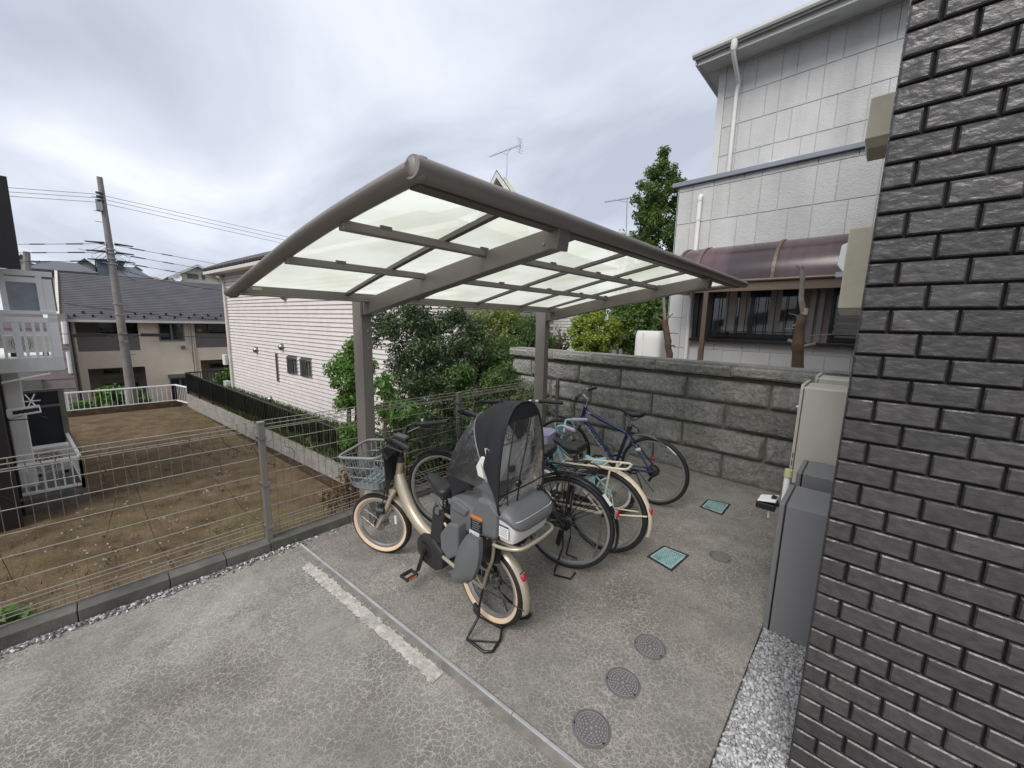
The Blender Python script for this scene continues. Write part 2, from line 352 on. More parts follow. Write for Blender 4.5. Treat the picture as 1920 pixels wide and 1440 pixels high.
m = dict(
 concrete=concrete_mat(), soil=soil_mat(), asphalt=MT('asphalt', (.06, .06, .062), .9, 0, .2, 6, .3, 120),
 kerb=MT('kerb_concrete', (.135, .128, .115), .9, 0, .25, 9, .35, 90, .12, .2, 0, .5, 3),
 gravel=MT('gravel_stone', (.34, .34, .35), .8, 0, .3, 60, .2, 200), brown=MT('leaf_litter', (.10, .06, .035), .9, 0, .4, 8, .3, 40),
 white_paint=MT('worn_white_paint', (.46, .44, .40), .9, 0, .3, 25, .6, 70, 0, .2, 0, .6, 9),
 strip=MT('zinc_strip', (.46, .47, .48), .45, .3, .15, 12, .1, 40, 0, .4, 0, .4, 8),
 joint=MT('joint_mortar', (.20, .185, .165), .9, 0, .25, 14, .3, 90),
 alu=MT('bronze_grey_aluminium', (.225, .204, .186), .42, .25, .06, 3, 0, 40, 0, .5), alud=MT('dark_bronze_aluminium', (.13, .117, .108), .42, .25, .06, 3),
 poly=poly_mat(), brick=brick_mat(), mortar=MT('black_mortar', (.012, .011, .012), .9, 0, .2, 20),
 wire=MT('fence_wire', (.33, .305, .26), .4, .4, .1, 5), wirev=MT('fence_wire_upright_shaded', (.21, .18, .145), .5, .3, .1, 5), fpost=MT('fence_post_paint', (.22, .205, .185), .4, .3, .06, 4),  # upright wires: brownish, with their shade put into the darker colour
 stone=stone_mat('rock_face_stone', (.32, .313, .295), (.68, .67, .635), (.28, .27, .18)), cope=stone_mat('coping_stone', (.38, .37, .34), (.70, .69, .65), (.32, .30, .19), .1), stonej=MT('stone_joint', (.14, .132, .118), .9, 0, .3, 9, .3, 60, 0, .2, 0, .5, 4),
 gpanel=siding_mat('light_grey_stone_siding', (.55, .55, .545), .03, .8, 45), gjoint=MT('grey_joint', (.47, .47, .465), .8), gtrim=MT('grey_white_trim', (.58, .58, .56), .5, 0, .05, 2), gcap=MT('blue_grey_cap', (.24, .26, .30), .35, .3, .05, 3),
 pink=siding_mat('pale_pink_siding', (.64, .595, .575), .02, .1), pinktrim=MT('pink_trim', (.60, .56, .52), .6, 0, .05, 3), pjoint=MT('siding_shadow_gap', (.27, .245, .24), .9),
 rooft=MT('dark_roof_tile', (.085, .078, .08), .6, 0, .2, 5, .2, 30), slate=MT('slate_shingle', (.082, .080, .088), .7, 0, .18, 1.2, .2, 50),
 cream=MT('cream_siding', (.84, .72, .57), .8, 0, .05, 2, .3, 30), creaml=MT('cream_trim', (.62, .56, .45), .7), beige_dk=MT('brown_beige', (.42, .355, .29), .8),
 white=MT('white_enamel', (.84, .85, .83), .4, 0, .05, 3, 0, 40, 0, .5, 0, .15, 6), dull_white=MT('dull_white_pvc', (.72, .72, .68), .5, 0, .06, 3, 0, 40, 0, .4, 0, .2, 4),
 glass=window_mat('dark_window_glass'), glassl=window_mat('pale_curtain_glass', (.16, .17, .13)), sash=MT('grey_sash', (.24, .23, .21), .4, .3), blackal=MT('black_aluminium', (.013, .013, .014), .35, .2),
 darkwall=MT('dark_brown_cladding', (.014, .011, .011), .6), balc=MT('balcony_smoked_panel', (.20, .18, .165), .3, 0, .06, 2), navy=MT('dark_navy_panel', (.022, .026, .034), .45),
 pole=MT('utility_pole_concrete', (.22, .205, .185), .85, 0, .15, 2, .2, 40), dark=MT('dark_rubber', (.014, .014, .015), .7), tyre=MT('tyre_rubber', (.013, .013, .014), .62, 0, .2, 20, .2, 150),
 chrome=MT('polished_steel', (.62, .62, .62), .2, 1, .05, 5), steel=MT('grey_steel', (.34, .34, .34), .35, .9, .1, 9), rim=MT('alloy_rim', (.52, .52, .52), .3, .85, .05, 5),
 black=MT('black_paint', (.012, .012, .013), .3, 0, .1, 5, 0, 40, 0, .5), blackp=MT('black_plastic', (.022, .022, .024), .5, 0, .1, 10), vinyl=MT('black_saddle_vinyl', (.02, .02, .022), .42, 0, .1, 10, .15, 200),
 gold=MT('champagne_paint', (.44, .385, .285), .32, .35, .04, 4, 0, 40, 0, .5, .3), crm=MT('ivory_paint', (.68, .60, .45), .35, 0, .04, 4, 0, 40, 0, .5, .3), blue=MT('navy_blue_paint', (.018, .028, .105), .28, .2, .05, 4, 0, 40, 0, .5, .5),
 sky_blue=MT('pale_blue_paint', (.40, .61, .68), .35, 0, .05, 4), aqua=MT('aqua_plastic', (.30, .62, .72), .45), lav=MT('lavender_plastic', (.60, .55, .74), .5, 0, .04, 4), tan=MT('tan_sidewall', (.68, .50, .34), .65),
 gplast=MT('mid_grey_plastic', (.115, .12, .124), .48, 0, .05, 4), gplast2=MT('basket_grey_plastic', (.19, .21, .215), .42, 0, .05, 4), ivory=MT('warm_white_plastic', (.66, .64, .60), .5, 0, .04, 4), red=MT('red_reflector', (.50, .012, .02), .2, 0, .05, 4), orange=MT('orange_reflector', (.65, .16, .03), .25), paper=MT('white_sticker', (.72, .72, .72), .5), navyink=MT('navy_print', (.03, .04, .16), .5),
 fabric=MT('black_rain_fabric', (.017, .018, .022), .62, 0, .15, 6, .3, 12, 0, .4), clear=glass_clear('clear_vinyl', (.97, .975, .975), .035, .14),
 cab=MT('grey_cabinet_paint', (.225, .226, .232), .5, .1, .04, 3, .03, 90), heater=MT('cream_box_paint', (.56, .54, .48), .5, 0, .06, 3, .04, 40, 0, .4, 0, .22, 5, True), beigebox=MT('beige_duct_cover', (.58, .54, .42), .7, 0, .06, 3, .1, 40, 0, .3, 0, .35, 4),
 iron2=MT('manhole_raised', (.30, .285, .29), .6, .1), iron=MT('manhole_grey', (.15, .138, .14), .6, .15, .12, 18, .1, 60), teal=MT('teal_plastic', (.15, .25, .26), .6, 0, .18, 30, .3, 90), teal2=MT('pale_teal_raised', (.36, .54, .54), .6, 0, .15, 30), bark=MT('red_brown_bark', (.10, .062, .042), .9, 0, .35, 9, .8, 22), bark2=MT('grey_bark', (.22, .19, .165), .9, 0, .3, 9, .6, 25), cutwood=MT('cut_wood', (.42, .33, .21), .8),
 tank=MT('white_tank', (.72, .72, .70), .45, 0, .04, 2), canopy=canopy_mat(), bronze=MT('bronze_frame', (.17, .125, .088), .4, .35, .1, 4), wood=MT('brown_post', (.115, .08, .056), .5, .1, .1, 4), curtain=MT('curtain', (.34, .32, .28), .9), yellow=MT('pale_yellow_plastic', (.62, .60, .30), .5),
 block=MT('grey_block_wall', (.30, .285, .26), .9, 0, .15, 5, .3, 60, .06, .2, 0, .35, 3), far_white=MT('far_white_wall', (.62, .61, .58), .8), far_cream=MT('far_cream_wall', (.58, .55, .43), .8), far_roof=MT('far_dark_roof', (.055, .056, .066), .4), far_teal=MT('far_teal_panel', (.11, .15, .17), .35), mauve=MT('mauve_wall', (.33, .27, .265), .8),
 l_bright=leaf_mat('bright_leaf', (.055, .135, .022), (.17, .32, .06), .35), l_dark=leaf_mat('dark_glossy_leaf', (.026, .046, .018), (.115, .165, .065), .22, .28), l_mid=leaf_mat('mid_leaf', (.042, .088, .024), (.15, .245, .07), .35), l_yel=leaf_mat('yellow_green_leaf', (.12, .17, .03), (.30, .36, .08), .4),
 l_con=leaf_mat('golden_conifer_leaf', (.10, .17, .02), (.42, .50, .09), .4), l_cdark=leaf_mat('dark_conifer_leaf', (.04, .09, .02), (.17, .265, .06), .35), l_grass=leaf_mat('grass_blade', (.028, .05, .012), (.10, .14, .04), .3), l_dry=leaf_mat('dry_leaf', (.09, .055, .03), (.28, .18, .10), .2), vine=MT('dry_vine', (.05, .03, .02), .9))
# ================================================================== SETTING
def struct(mb, name, mat, smooth=None, kind='structure'):
    o = mb.build(name, mat, None, smooth); o['kind'] = kind; return o
DZ = -2.28
struct(MB().quad((-400, -400, -4.1), (400, -400, -4.1), (400, 400, -4.1), (-400, 400, -4.1)), 'ground', m['asphalt'])
SLX = -.275
struct(MB().box(-3.27, SLX, -6, 4.85, -4.2, 0), 'concrete_yard', m['concrete'])
struct(MB().box(SLX+.002, 9, -6, 4.85, -4.2, -.035), 'gravel_bed', m['gravel'])
# vacant lot lies well below the yard; its right boundary runs a few degrees off
struct(MB().quad((-3.28, -14, DZ), (-3.28, 3.95, DZ), (-22.4, 2.47, DZ), (-23.6, -14, DZ)), 'soil_lot', m['soil'])
struct(MB().box(-23.75, -23.58, -14, 2.5, -4.1, DZ+.10), 'lot_edge_kerb', m['brown'])
gp = [(-3.275, 1.75), (-8.87, 3.95), (-23.7, 2.40), (-24.2, 14), (-3.275, 14)]
struct(MB().prism([p for p in gp[::-1]], lambda a, b, t: (a, b, t), -4.15, -1.7), 'neighbour_garden_ground', m['brown'])
struct(MB().box(-4.45, 9, 5.0, 7.4, -4.2, 1.08), 'raised_garden_soil', m['brown'])

# metal strip let into the yard, with the smooth joint band beside it
A, B = gz(560, 1021), gz(1083, 1443); d = (B-A).normalized(); nrm = Vector((-d.y, d.x, 0)); B2 = A+d*3.1
s0 = gz(815, 1212)
pts = [A, A*.5+B*.5+nrm*0.0, B2]
def ribbon(a, b, w0, w1, z, n=14, jit=0):
    vs = []; d = (b-a); nn = Vector((-d.y, d.x, 0)).normalized()
    for i in range(n):
        p = a+d*(i/(n-1)); vs += [p+nn*(w0+random.uniform(-jit, jit)), p+nn*(w1+random.uniform(-jit, jit))]
    mb = MB(); mb.add([(v[0], v[1], z) for v in vs], [(2*i, 2*i+1, 2*i+3, 2*i+2) for i in range(n-1)]); return mb
struct(ribbon(A, B2, -.040, .0, .004), 'joint_band', m['joint'])
zs = ribbon(A, B2, -.002, .017, .010); 
e = thing('edging_strip', 'long straight zinc strip set in the cracked concrete yard', 'metal strip', tuple(A))
L = (B2-A).length; k = 0; t = 0
for Ls in (1.12, 1.0, .98):
    p, q = A+d*t, A+d*(t+Ls-.003); t += Ls
    MB().obox((p+q)/2+nrm*.008+Vector((0, 0, .006)), d*(q-p).length/2, nrm*.0075, Vector((0, 0, .006))).build('strip_length', m['strip'], e, bevel=.002)
# worn painted bay line: ragged edged sheet
a, b = gz(572, 1058), gz(822, 1272); dd = (b-a); nn = Vector((-dd.y, dd.x, 0)).normalized()
mb = MB(); N = 90
for side in (0,):
    vs = []
    for i in range(N):
        p = a+dd*(i/(N-1)); w = .037
        vs += [p+nn*(-w+random.gauss(0, .0045)), p+nn*(w+random.gauss(0, .0045))]
    vs[0] = vs[0]+dd.normalized()*.02; 
    mb.add([(v[0], v[1], .005) for v in vs], [(2*i+1, 2*i, 2*i+2, 2*i+3) for i in range(N-1)])
for _ in range(160):
    p = a+dd*random.random()+nn*(random.choice((-1, 1))*random.uniform(.036, .052)); r = random.uniform(.002, .006)
    mb.add([(p.x+r*math.cos(q), p.y+r*math.sin(q), .0052) for q in (0, 1.3, 2.5, 3.8, 5.1)], [(0, 1, 2, 3, 4)])
o = struct(mb, 'painted_bay_line', m['white_paint'])

# loose gravel: real stones
def gravel(name, pts, rmin, rmax, z):
    base = [(-1, -.8, -.5), (1, -.9, -.4), (.9, 1, -.5), (-.8, .9, -.4), (-.5, -.5, .6), (.6, -.4, .5), (.45, .6, .7), (-.5, .5, .5)]
    fc = [(0, 1, 5, 4), (1, 2, 6, 5), (2, 3, 7, 6), (3, 0, 4, 7), (4, 5, 6, 7)]
    n = len(pts); bb = np.array(base); V = np.repeat(bb[None], n, 0)*(1+RNG.uniform(-.3, .3, (n, 8, 3)))
    r = RNG.uniform(rmin, rmax, (n, 1, 1))*RNG.uniform(.6, 1.2, (n, 1, 3)); V = V*r
    a = RNG.uniform(0, 6.28, n); b = RNG.uniform(-.7, .7, n)
    ca, sa, cb_, sb = np.cos(a)[:, None], np.sin(a)[:, None], np.cos(b)[:, None], np.sin(b)[:, None]
    x, y, zz = V[..., 0], V[..., 1], V[..., 2]
    y, zz = y*cb_-zz*sb, y*sb+zz*cb_; x, y = x*ca-y*sa, x*sa+y*ca
    V = np.stack([x, y, zz], -1)+np.array(pts)[:, None, :]
    F = (np.array(fc)[None]+np.arange(n)[:, None, None]*8).reshape(-1, 4)
    o = link(name, npmesh(name, V.reshape(-1, 3), F, mg)); o['kind'] = 'stuff'; return o
mgt = NT('grey_gravel'); g_ = mgt.new('ShaderNodeNewGeometry'); mgt.base(mgt.mix(mgt.mapr(mgt.noise(220, 2).outputs[0], .3, .7, 0, .4), mgt.mix(g_.outputs['Random Per Island'], (.20, .20, .21), (.60, .60, .61)), (.3, .29, .28))); mgt.set(rough=.8); mg = mgt.mat
pts = [(x, y, -.026+random.uniform(-.006, .012)) for x, y in ((random.uniform(SLX+.006, .25), random.uniform(.9, 2.95)) for _ in range(13000))]
gravel('gravel_bed_stones', pts, .0045, .0105, 0)
pts = [(-3.118+abs(random.gauss(0, .03)), y, .004+random.uniform(0, .008)) for y in (random.uniform(-1.2, .95) for _ in range(900))]
pts += [(-3.12+abs(random.gauss(0, .025)), y, .003) for y in (random.uniform(.9, 4.6) for _ in range(260))]
mgt2 = NT('dark_gravel'); g_ = mgt2.new('ShaderNodeNewGeometry'); mgt2.base(mgt2.mix(mgt2.math('POWER', g_.outputs['Random Per Island'], 2.2), (.09, .088, .095), (.62, .61, .60))); mgt2.set(rough=.8); mg = mgt2.mat
gravel('kerbside_gravel', pts, .0045, .0105, 0)

# ------------------------------------------------------------------ kerb of concrete blocks
FX = -3.2
kb = thing('concrete_kerb', 'low weathered concrete block kerb under the wire mesh fence', 'kerb', (FX, 2, 0))
kme = [MB().box(-.062, .062, -.2985, .2985, 0, .075).mesh('kerb_block', m['kerb'])]
y = -1.52
i = 0
for yj in [-1.55, -.93, -.10, .17, .50, .76]+[1.30+.6*j for j in range(6)]:
    pass
edges = [-1.4, -.80, -.235, .165, .465, .74, 1.34, 1.94, 2.54, 3.14, 3.74, 4.34, 4.84]
for y0, y1 in zip(edges, edges[1:]):
    o = MB().box(FX-.062, FX+.068, y0+.002, y1-.002, -.02, .074+random.uniform(-.002, .002)).build('kerb_block', m['kerb'], kb, bevel=.004)

# ------------------------------------------------------------------ mesh fence: posts, folded wire panels
fn = thing('wire_mesh_fence', 'low bronze grey wire mesh fence along the left edge of the yard', 'fence', (FX, 1, 0))
PY = [-1.1, .75, 2.60, 4.40]
for yp in PY:
    p = MB().box(FX-.021, FX+.021, yp-.021, yp+.021, .06, .99); p.box(FX-.024, FX+.024, yp-.024, yp+.024, .988, 1.0)
    q = p.build('fence_post', m['fpost'], fn, bevel=.003)
    cl = MB()
    for z in (.18, .52, .88): cl.box(FX-.034, FX+.03, yp-.026, yp+.026, z-.012, z+.012)
    cl.build('clamp', m['steel'], q)
zw = [.998, .974, .835, .718, .585, .460, .322, .215, .17]
for ya, yb in zip(PY, PY[1:]):
    mb = MB(); ya += .03; yb -= .03
    for z in zw[2:-1]+[.085]: mb.tube([(FX-.03, ya, z), (FX-.03, yb, z)], .0032, 5)
    fold = [(.0, .998), (.028, .974), (.0, .94), (-.03, .92)]
    for dx_, z in fold: mb.tube([(FX-.03+dx_, ya, z), (FX-.03+dx_, yb, z)], .0032, 5)
    for dx_, z in ((.0, .19), (.022, .155), (0, .12)): mb.tube([(FX-.03+dx_, ya, z), (FX-.03+dx_, yb, z)], .0030, 5)
    n = int((yb-ya)/.052); mv_ = MB()
    for i in range(n+1):
        y = ya+(yb-ya)*i/n
        mv_.tube([(FX-.036, y, .08), (FX-.036, y, .90), (FX-.062, y, .92), (FX-.03, y, .999), (FX-.001, y, .972), (FX-.034, y, .938)], .0017, 4, caps=False)
    pn_ = mb.build('mesh_panel', m['wire'], fn); mv_.build('upright_wire', m['wirev'], pn_)
# dried creeper strands hanging in the mesh
v = MB(); rr = random.Random(3)
for s_ in range(15):
    y = rr.uniform(-.5, .7) if s_ < 12 else rr.uniform(.7, 1.3); z = rr.uniform(.8, 1.0) if rr.random() < .75 else rr.uniform(.1, .8); p = [(FX-.03, y, z)]
    for k in range(rr.randint(2, 6)):
        y += rr.uniform(-.02, .05); z -= rr.uniform(.008, .05); p.append((FX-.03+rr.uniform(-.012, .012), y, max(z, .08)))
    v.tube(p, rr.uniform(.001, .0028), 4)
    q = Vector(p[-1])
    for k in range(2): v.ell(q+Vector((rr.uniform(-.01, .01), rr.uniform(-.02, .02), rr.uniform(-.015, .01))), (.0035, .005, .008), 5, 0, 4)
for pts in (((200, 1000), (235, 870), (262, 930), (290, 1010), (330, 1070), (372, 1055)), ((340, 825), (378, 860), (385, 885), (430, 920), (455, 955), (498, 985)), ((0, 1040), (30, 1100), (50, 1060))):
    P = [px_(u, v_, FX-.04) for u, v_ in pts]; v.tube(P, .0018, 4)
o = v.build('dry_creeper', m['vine']); tag(o, 'dark dried creeper stems caught in the wire mesh fence', 'creeper')

# ------------------------------------------------------------------ carport
cp = thing('carport', 'cantilever cycle carport with bronze grey frame and frosted roof panels', 'carport', (-3.07, 2.6, 0))
A_, B_ = px_(452, 542, -2.9), px_(792, 322, -1.07)
yb0, yb1, yt0, yt1 = A_.y, 4.22, B_.y, 4.62
zb, zt = 1.925, 2.202
def roof(s, t, dz=0):      # s 0 back .. 1 front ; t 0 near .. 1 far
    y = (yb0+(yb1-yb0)*t)*(1-s)+(yt0+(yt1-yt0)*t)*s
    return Vector((-2.9+1.83*s, y, zb+(zt-zb)*s+.016*math.sin(math.pi*s)+dz))
def tb(y): return (y-yb0)/(yb1-yb0)
def tt(y): return (y-yt0)/(yt1-yt0)
def across(y_b, y_t, s, dz=0):
    t = tb(y_b)*(1-s)+tt(y_t)*s; return roof(s, t, dz)
for (xp, yp) in ((-3.065, 1.487), (-3.065, 3.845)):
    p = MB().box(xp-.075, xp+.075, yp-.045, yp+.045, 0, 1.955).build('post', m['alu'], cp, bevel=.006)
    b = MB()
    for z in (1.66, 1.52): b.lathe([(.0, 0), (.010, 0), (.010, .004), (.006, .008), (0, .008)], (xp+.075, yp+.012, z), 'x', 10)
    b.build('bolt', m['steel'], p, 40)
# curved arms
for yb_, yt_ in ((1.487, 1.487), (3.845, 3.64)):
    mb = MB(); N = 18; vs = []
    for i in range(N):
        s = -.045+1.03*i/(N-1); c = across(yb_, yt_, min(1, max(0, s))); x = -2.9+1.83*s
        c.x = x
        if s < 0: c.z += s*.17
        top = c.z-.012; dep = .118 if s < .55 else .118-.022*(s-.55)/.45
        if s < .05: dep = .118
        vs += [(x, c.y-.038, top), (x, c.y+.038, top), (x, c.y+.038, top-dep), (x, c.y-.038, top-dep)]
    fs = []
    for i in range(N-1):
        for k in range(4): l = (k+1) % 4; fs.append((i*4+k, (i+1)*4+k, (i+1)*4+l, i*4+l))
    fs += [(0, 1, 2, 3), tuple((N-1)*4+k for k in (3, 2, 1, 0))]
    mb.add(vs, fs); arm = mb.build('roof_arm', m['alu'], cp, bevel=.005)
    e_ = Vector(vs[-4]); e2 = MB().add([(e_.x-.002, e_.y-.006, e_.z+.012), (e_.x+.028, e_.y-.004, e_.z+.012), (e_.x+.012, e_.y-.004, e_.z-.105), (e_.x-.02, e_.y-.006, e_.z-.10),
        (e_.x-.002, e_.y+.082, e_.z+.012), (e_.x+.028, e_.y+.080, e_.z+.012), (e_.x+.012, e_.y+.080, e_.z-.105), (e_.x-.02, e_.y+.082, e_.z-.10)], [(0, 1, 2, 3), (7, 6, 5, 4), (1, 5, 6, 2), (0, 4, 5, 1), (3, 2, 6, 7), (0, 3, 7, 4)])
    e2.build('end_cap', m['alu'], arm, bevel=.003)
    MB().lathe([(0, 0), (.007, 0), (.007, -.003), (0, -.004)], (e_.x-.07, e_.y-.0005, e_.z-.075), 'y', 10).build('screw', m['steel'], arm)
    p0 = Vector(vs[0]); MB().box(-2.992, -2.965, yb_-.05, yb_+.05, p0.z-.125, p0.z+.02).build('bracket', m['alud'], arm, bevel=.004)
# frame: back beam, side fascias, front tube
mb = MB(); p, q = roof(0, -.004), roof(0, 1.0)
mb.obox((p+q)/2+Vector((0, 0, -.0)), (0, (q.y-p.y)/2, 0), (.03, 0, 0), (0, 0, .027)); mb.obox((p+q)/2+Vector((0.012, 0, -.033)), (0, (q.y-p.y)/2, 0), (.036, 0, 0), (0, 0, .006))
mb.build('back_beam', m['alu'], cp, bevel=.004)
MB().obox(roof(0, .022)+Vector((.032, .0, .004)), (0, .025, 0), (.0015, 0, 0), (0, 0, .008)).build('maker_sticker', MT('pale_yellow_sticker', (.5, .5, .35), .5), cp)
for t, nm in ((0, 'side_fascia'), (1, 'side_fascia')):
    pts = [roof(i/16, t)+Vector((0, -.018 if t == 0 else .018, -.002+.014*math.sin(math.pi*max(0, i)/16)-.004*math.sin(2*math.pi*max(0, i)/16))) for i in range(-1, 17)]
    MB().tube(pts, [.040+.006*min(1, max(0, i/10)) for i in range(18)], 14, flat=.62).build(nm, m['alu'], cp, 60)
    c = pts[0]; MB().tube([c+Vector((.004, 0, 0)), c+Vector((-.012, 0, -.002))], .044, 12, flat=.66).build('fascia_end_cap', m['alud'], cp, 50)
pts = [roof(1, t)+Vector((.012, 0, -.002)) for t in (-.012, .25, .5, .75, 1.01)]
MB().tube(pts, .0435, 16, flat=.78).build('front_tube', m['alu'], cp, 60)
c = roof(1, 0)+Vector((.004, -.016, -.004)); mb = MB(); mb.lathe([(0, .035), (.016, .0345), (.026, .031), (.0325, .022), (.034, 0), (.0325, -.022), (.026, -.031), (.016, -.0345), (0, -.035)], roof(1, 0)+Vector((.012, -.018, -.002)), 'z', 24); mb.build('corner_cap', m['alu'], cp, 180)
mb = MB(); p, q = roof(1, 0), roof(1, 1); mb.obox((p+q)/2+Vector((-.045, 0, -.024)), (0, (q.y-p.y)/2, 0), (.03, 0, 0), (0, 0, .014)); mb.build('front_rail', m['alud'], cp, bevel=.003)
# purlins between the arms and beyond
SP = (.415, .725)
seg = [(0.0, None), (None, None)]
def arm_t(s, which):
    yb_, yt_ = ((1.487, 1.487), (3.845, 3.64))[which]; return tb(yb_)*(1-s)+tt(yt_)*s
RAF = [(1.29, 1.157), (1.89, 1.705), (2.58, 2.268), (3.22, 2.786), (3.72, 3.30), (4.0, 4.05)]
for s in SP:
    g = .040/(yt1-yt0)
    for t0, t1 in ((-.003, arm_t(s, 0)-g), (arm_t(s, 0)+g, arm_t(s, 1)-g), (arm_t(s, 1)+g, .996)):
        if t1-t0 < .01: continue
        p, q = roof(s, t0, -.024), roof(s, t1, -.024); MB().bar(p, q, .045, .036).build('purlin', m['alu'], cp, bevel=.003)
tl = [0.]+[None]*len(RAF)+[1.]
def rt(i, s):
    if i == 0: return 0.
    if i == len(RAF)+1: return 1.
    a, b = RAF[i-1]; return tb(a)*(1-s)+tt(b)*s
for i in range(1, len(RAF)+1):
    pts = [roof(s/10, rt(i, s/10), .004) for s in range(11)]
    mb = MB()
    for a, b in zip(pts, pts[1:]): mb.bar(a, b+(b-a)*.02, .030, .020)
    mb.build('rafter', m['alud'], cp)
    for s in SP:
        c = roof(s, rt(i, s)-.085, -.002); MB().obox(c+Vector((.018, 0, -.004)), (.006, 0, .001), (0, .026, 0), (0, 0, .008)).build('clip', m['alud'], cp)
SS = [0, .415, .725, 1]
for i in range(len(RAF)+1):
    for j in range(3):
        mb = MB(); n = 6
        def f(u, v, dz=0):
            s = SS[j]+(SS[j+1]-SS[j])*v; g = .0; t = (rt(i, s)+.004)*(1-u)+(rt(i+1, s)-.004)*u; return roof(s, t, .0155+dz)
        mb.grid(lambda u, v: f(u, v), 2, n); mb.build('roof_panel', m['poly'], cp, 180)

# ------------------------------------------------------------------ stone retaining wall
sw = thing('stone_wall', 'grey rock faced stone block wall with pale coping behind the blue bicycle', 'wall', (-2.3, 5.0, 0))
YW = 4.85
MB().box(-4.50, 2, YW+.03, YW+.28, -4.1, 1.19).build('wall_core', m['stonej'], sw)
from mathutils import noise as mnoise
def rock(x0, x1, z0, z1, y, dep, nu, nv, amp, seed, back=.06):
    mb = MB(); off = Vector((seed*3.1, seed*1.7, seed*.9))
    def f(u, v):
        x, z = x0+(x1-x0)*u, z0+(z1-z0)*v; ed = min(1, 7*min(u*(x1-x0)/(z1-z0), (1-u)*(x1-x0)/(z1-z0), v, 1-v))
        h = mnoise.ridged_multi_fractal(Vector((x*4, 0, z*5+x*1.5))+off, .7, 2.2, 4, 1.0, 2.0)*amp*.55+mnoise.noise(Vector((x*2.2, 1, z*2.2))+off)*amp*.8
        return Vector((x, y-(dep+h)*ed**.5, z))
    mb.grid(f, nu, nv)
    # returns to the wall core
    n = len(mb.v); ring = [j*nu for j in range(nv)][::-1]
    b = MB(); 
    loop = list(range(nu))+[j*nu+nu-1 for j in range(1, nv)]+[(nv-1)*nu+i for i in range(nu-2, -1, -1)]+[j*nu for j in range(nv-2, 0, -1)]
    base = len(mb.v)
    for k in loop: p = mb.v[k]; mb.v.append((p[0], y+back, p[2]))
    for a in range(len(loop)): c_ = (a+1) % len(loop); mb.f.append((loop[a], base+a, base+c_, loop[c_])); mb.m.append(0)
    return mb
rows = [(.90, 1.155, [-4.5, -4.085, -3.15, -2.478, -1.60, -.73, .1, 1.0]), (.605, .875, [-4.5, -3.667, -2.93, -2.015, -1.153, -.3, .6, 1.2]), (.305, .578, [-4.5, -4.05, -3.2, -2.37, -1.606, -.72, .1, 1.0]), (-.02, .278, [-4.5, -3.6, -2.69, -1.95, -1.125, -.3, .5, 1.2])]
k = 0
for z0, z1, js in rows:
    for a, b in zip(js, js[1:]):
        k += 1; nu = max(5, int((b-a)/.034)); rock(a+.012, b-.012, z0, z1, YW+.015, .024, nu, 10, .030, k).build('stone_block', m['stone'], sw, 50)
js = [-4.55, -3.633, -2.90, -1.992, -1.126, -.25, .6, 1.2]
for a, b in zip(js, js[1:]):
    k += 1; mb = rock(a+.003, b-.003, 1.205, 1.325, YW-.035, .012, max(6, int((b-a)/.03)), 6, .024, k, .36)
    mb.box(a+.003, b-.003, YW-.03, YW+.32, 1.3255, 1.340)
    mb.build('coping_stone', m['cope'], sw, 40)

# ------------------------------------------------------------------ own building at the right: rock-faced tile pier
bw = thing('brick_building', 'dark charcoal rock faced brick wall filling the right edge', 'building', (1, 3, 0))
YB = 1.735; XB = -.043
MB().box(XB+.004, 6, YB+.012, 4.72, -.5, 6.5).build('wall_core', m['mortar'], bw)
PW, PH = .1465, .0737
def tile(seed, w):
    mb = MB(); nu, nv = 8, 4; off = Vector((seed*5.3, seed*2.9, seed*1.3)); W2, H2 = w/2, (PH-.0048)/2
    def f(u, v):
        ex, ez = min(u, 1-u)*2*W2, min(v, 1-v)*2*H2
        x, z = -W2+2*W2*u, -H2+2*H2*v
        x += .0020*(1 if u == 0 else -1 if u == 1 else 0); z += .0020*(1 if v == 0 else -1 if v == 1 else 0)
        inn = 0 < u < 1 and 0 < v < 1
        if inn:
            if u < .5/(nu-1)+.2 and u <= 1/(nu-1)+1e-6: x = -W2+.0062
            if u >= 1-1/(nu-1)-1e-6: x = W2-.0062
            if v <= 1/(nv-1)+1e-6: z = -H2+.0062
            if v >= 1-1/(nv-1)-1e-6: z = H2-.0062
        elif 0 < u < 1:
            if u <= 1/(nu-1)+1e-6: x = -W2+.0062
            if u >= 1-1/(nu-1)-1e-6: x = W2-.0062
        elif 0 < v < 1:
            if v <= 1/(nv-1)+1e-6: z = -H2+.0062
            if v >= 1-1/(nv-1)-1e-6: z = H2-.0062
        h = (.0052+mnoise.noise(Vector((x*44, 0, z*52))+off)*.0030) if inn else .0004
        return Vector((x, -h, z))
    mb.grid(f, nu, nv); 
    loop = list(range(nu))+[j*nu+nu-1 for j in range(1, nv)]+[(nv-1)*nu+i for i in range(nu-2, -1, -1)]+[j*nu for j in range(nv-2, 0, -1)]
    base = len(mb.v)
    for i_ in loop: p = mb.v[i_]; mb.v.append(((-W2 if p[0] < -W2+.005 else W2 if p[0] > W2-.005 else p[0]), .014, (-H2 if p[2] < -H2+.005 else H2 if p[2] > H2-.005 else p[2])))
    for a in range(len(loop)): c_ = (a+1) % len(loop); mb.f.append((loop[a], base+a, base+c_, loop[c_])); mb.m.append(0)
    return mb.mesh('brick', m['brick'], 14)
full = [tile(i, PW-.0044) for i in range(8)]; half = [tile(20+i, PW/2-.0044) for i in range(4)]
zt0 = 2.041-PH*28
nb = 0
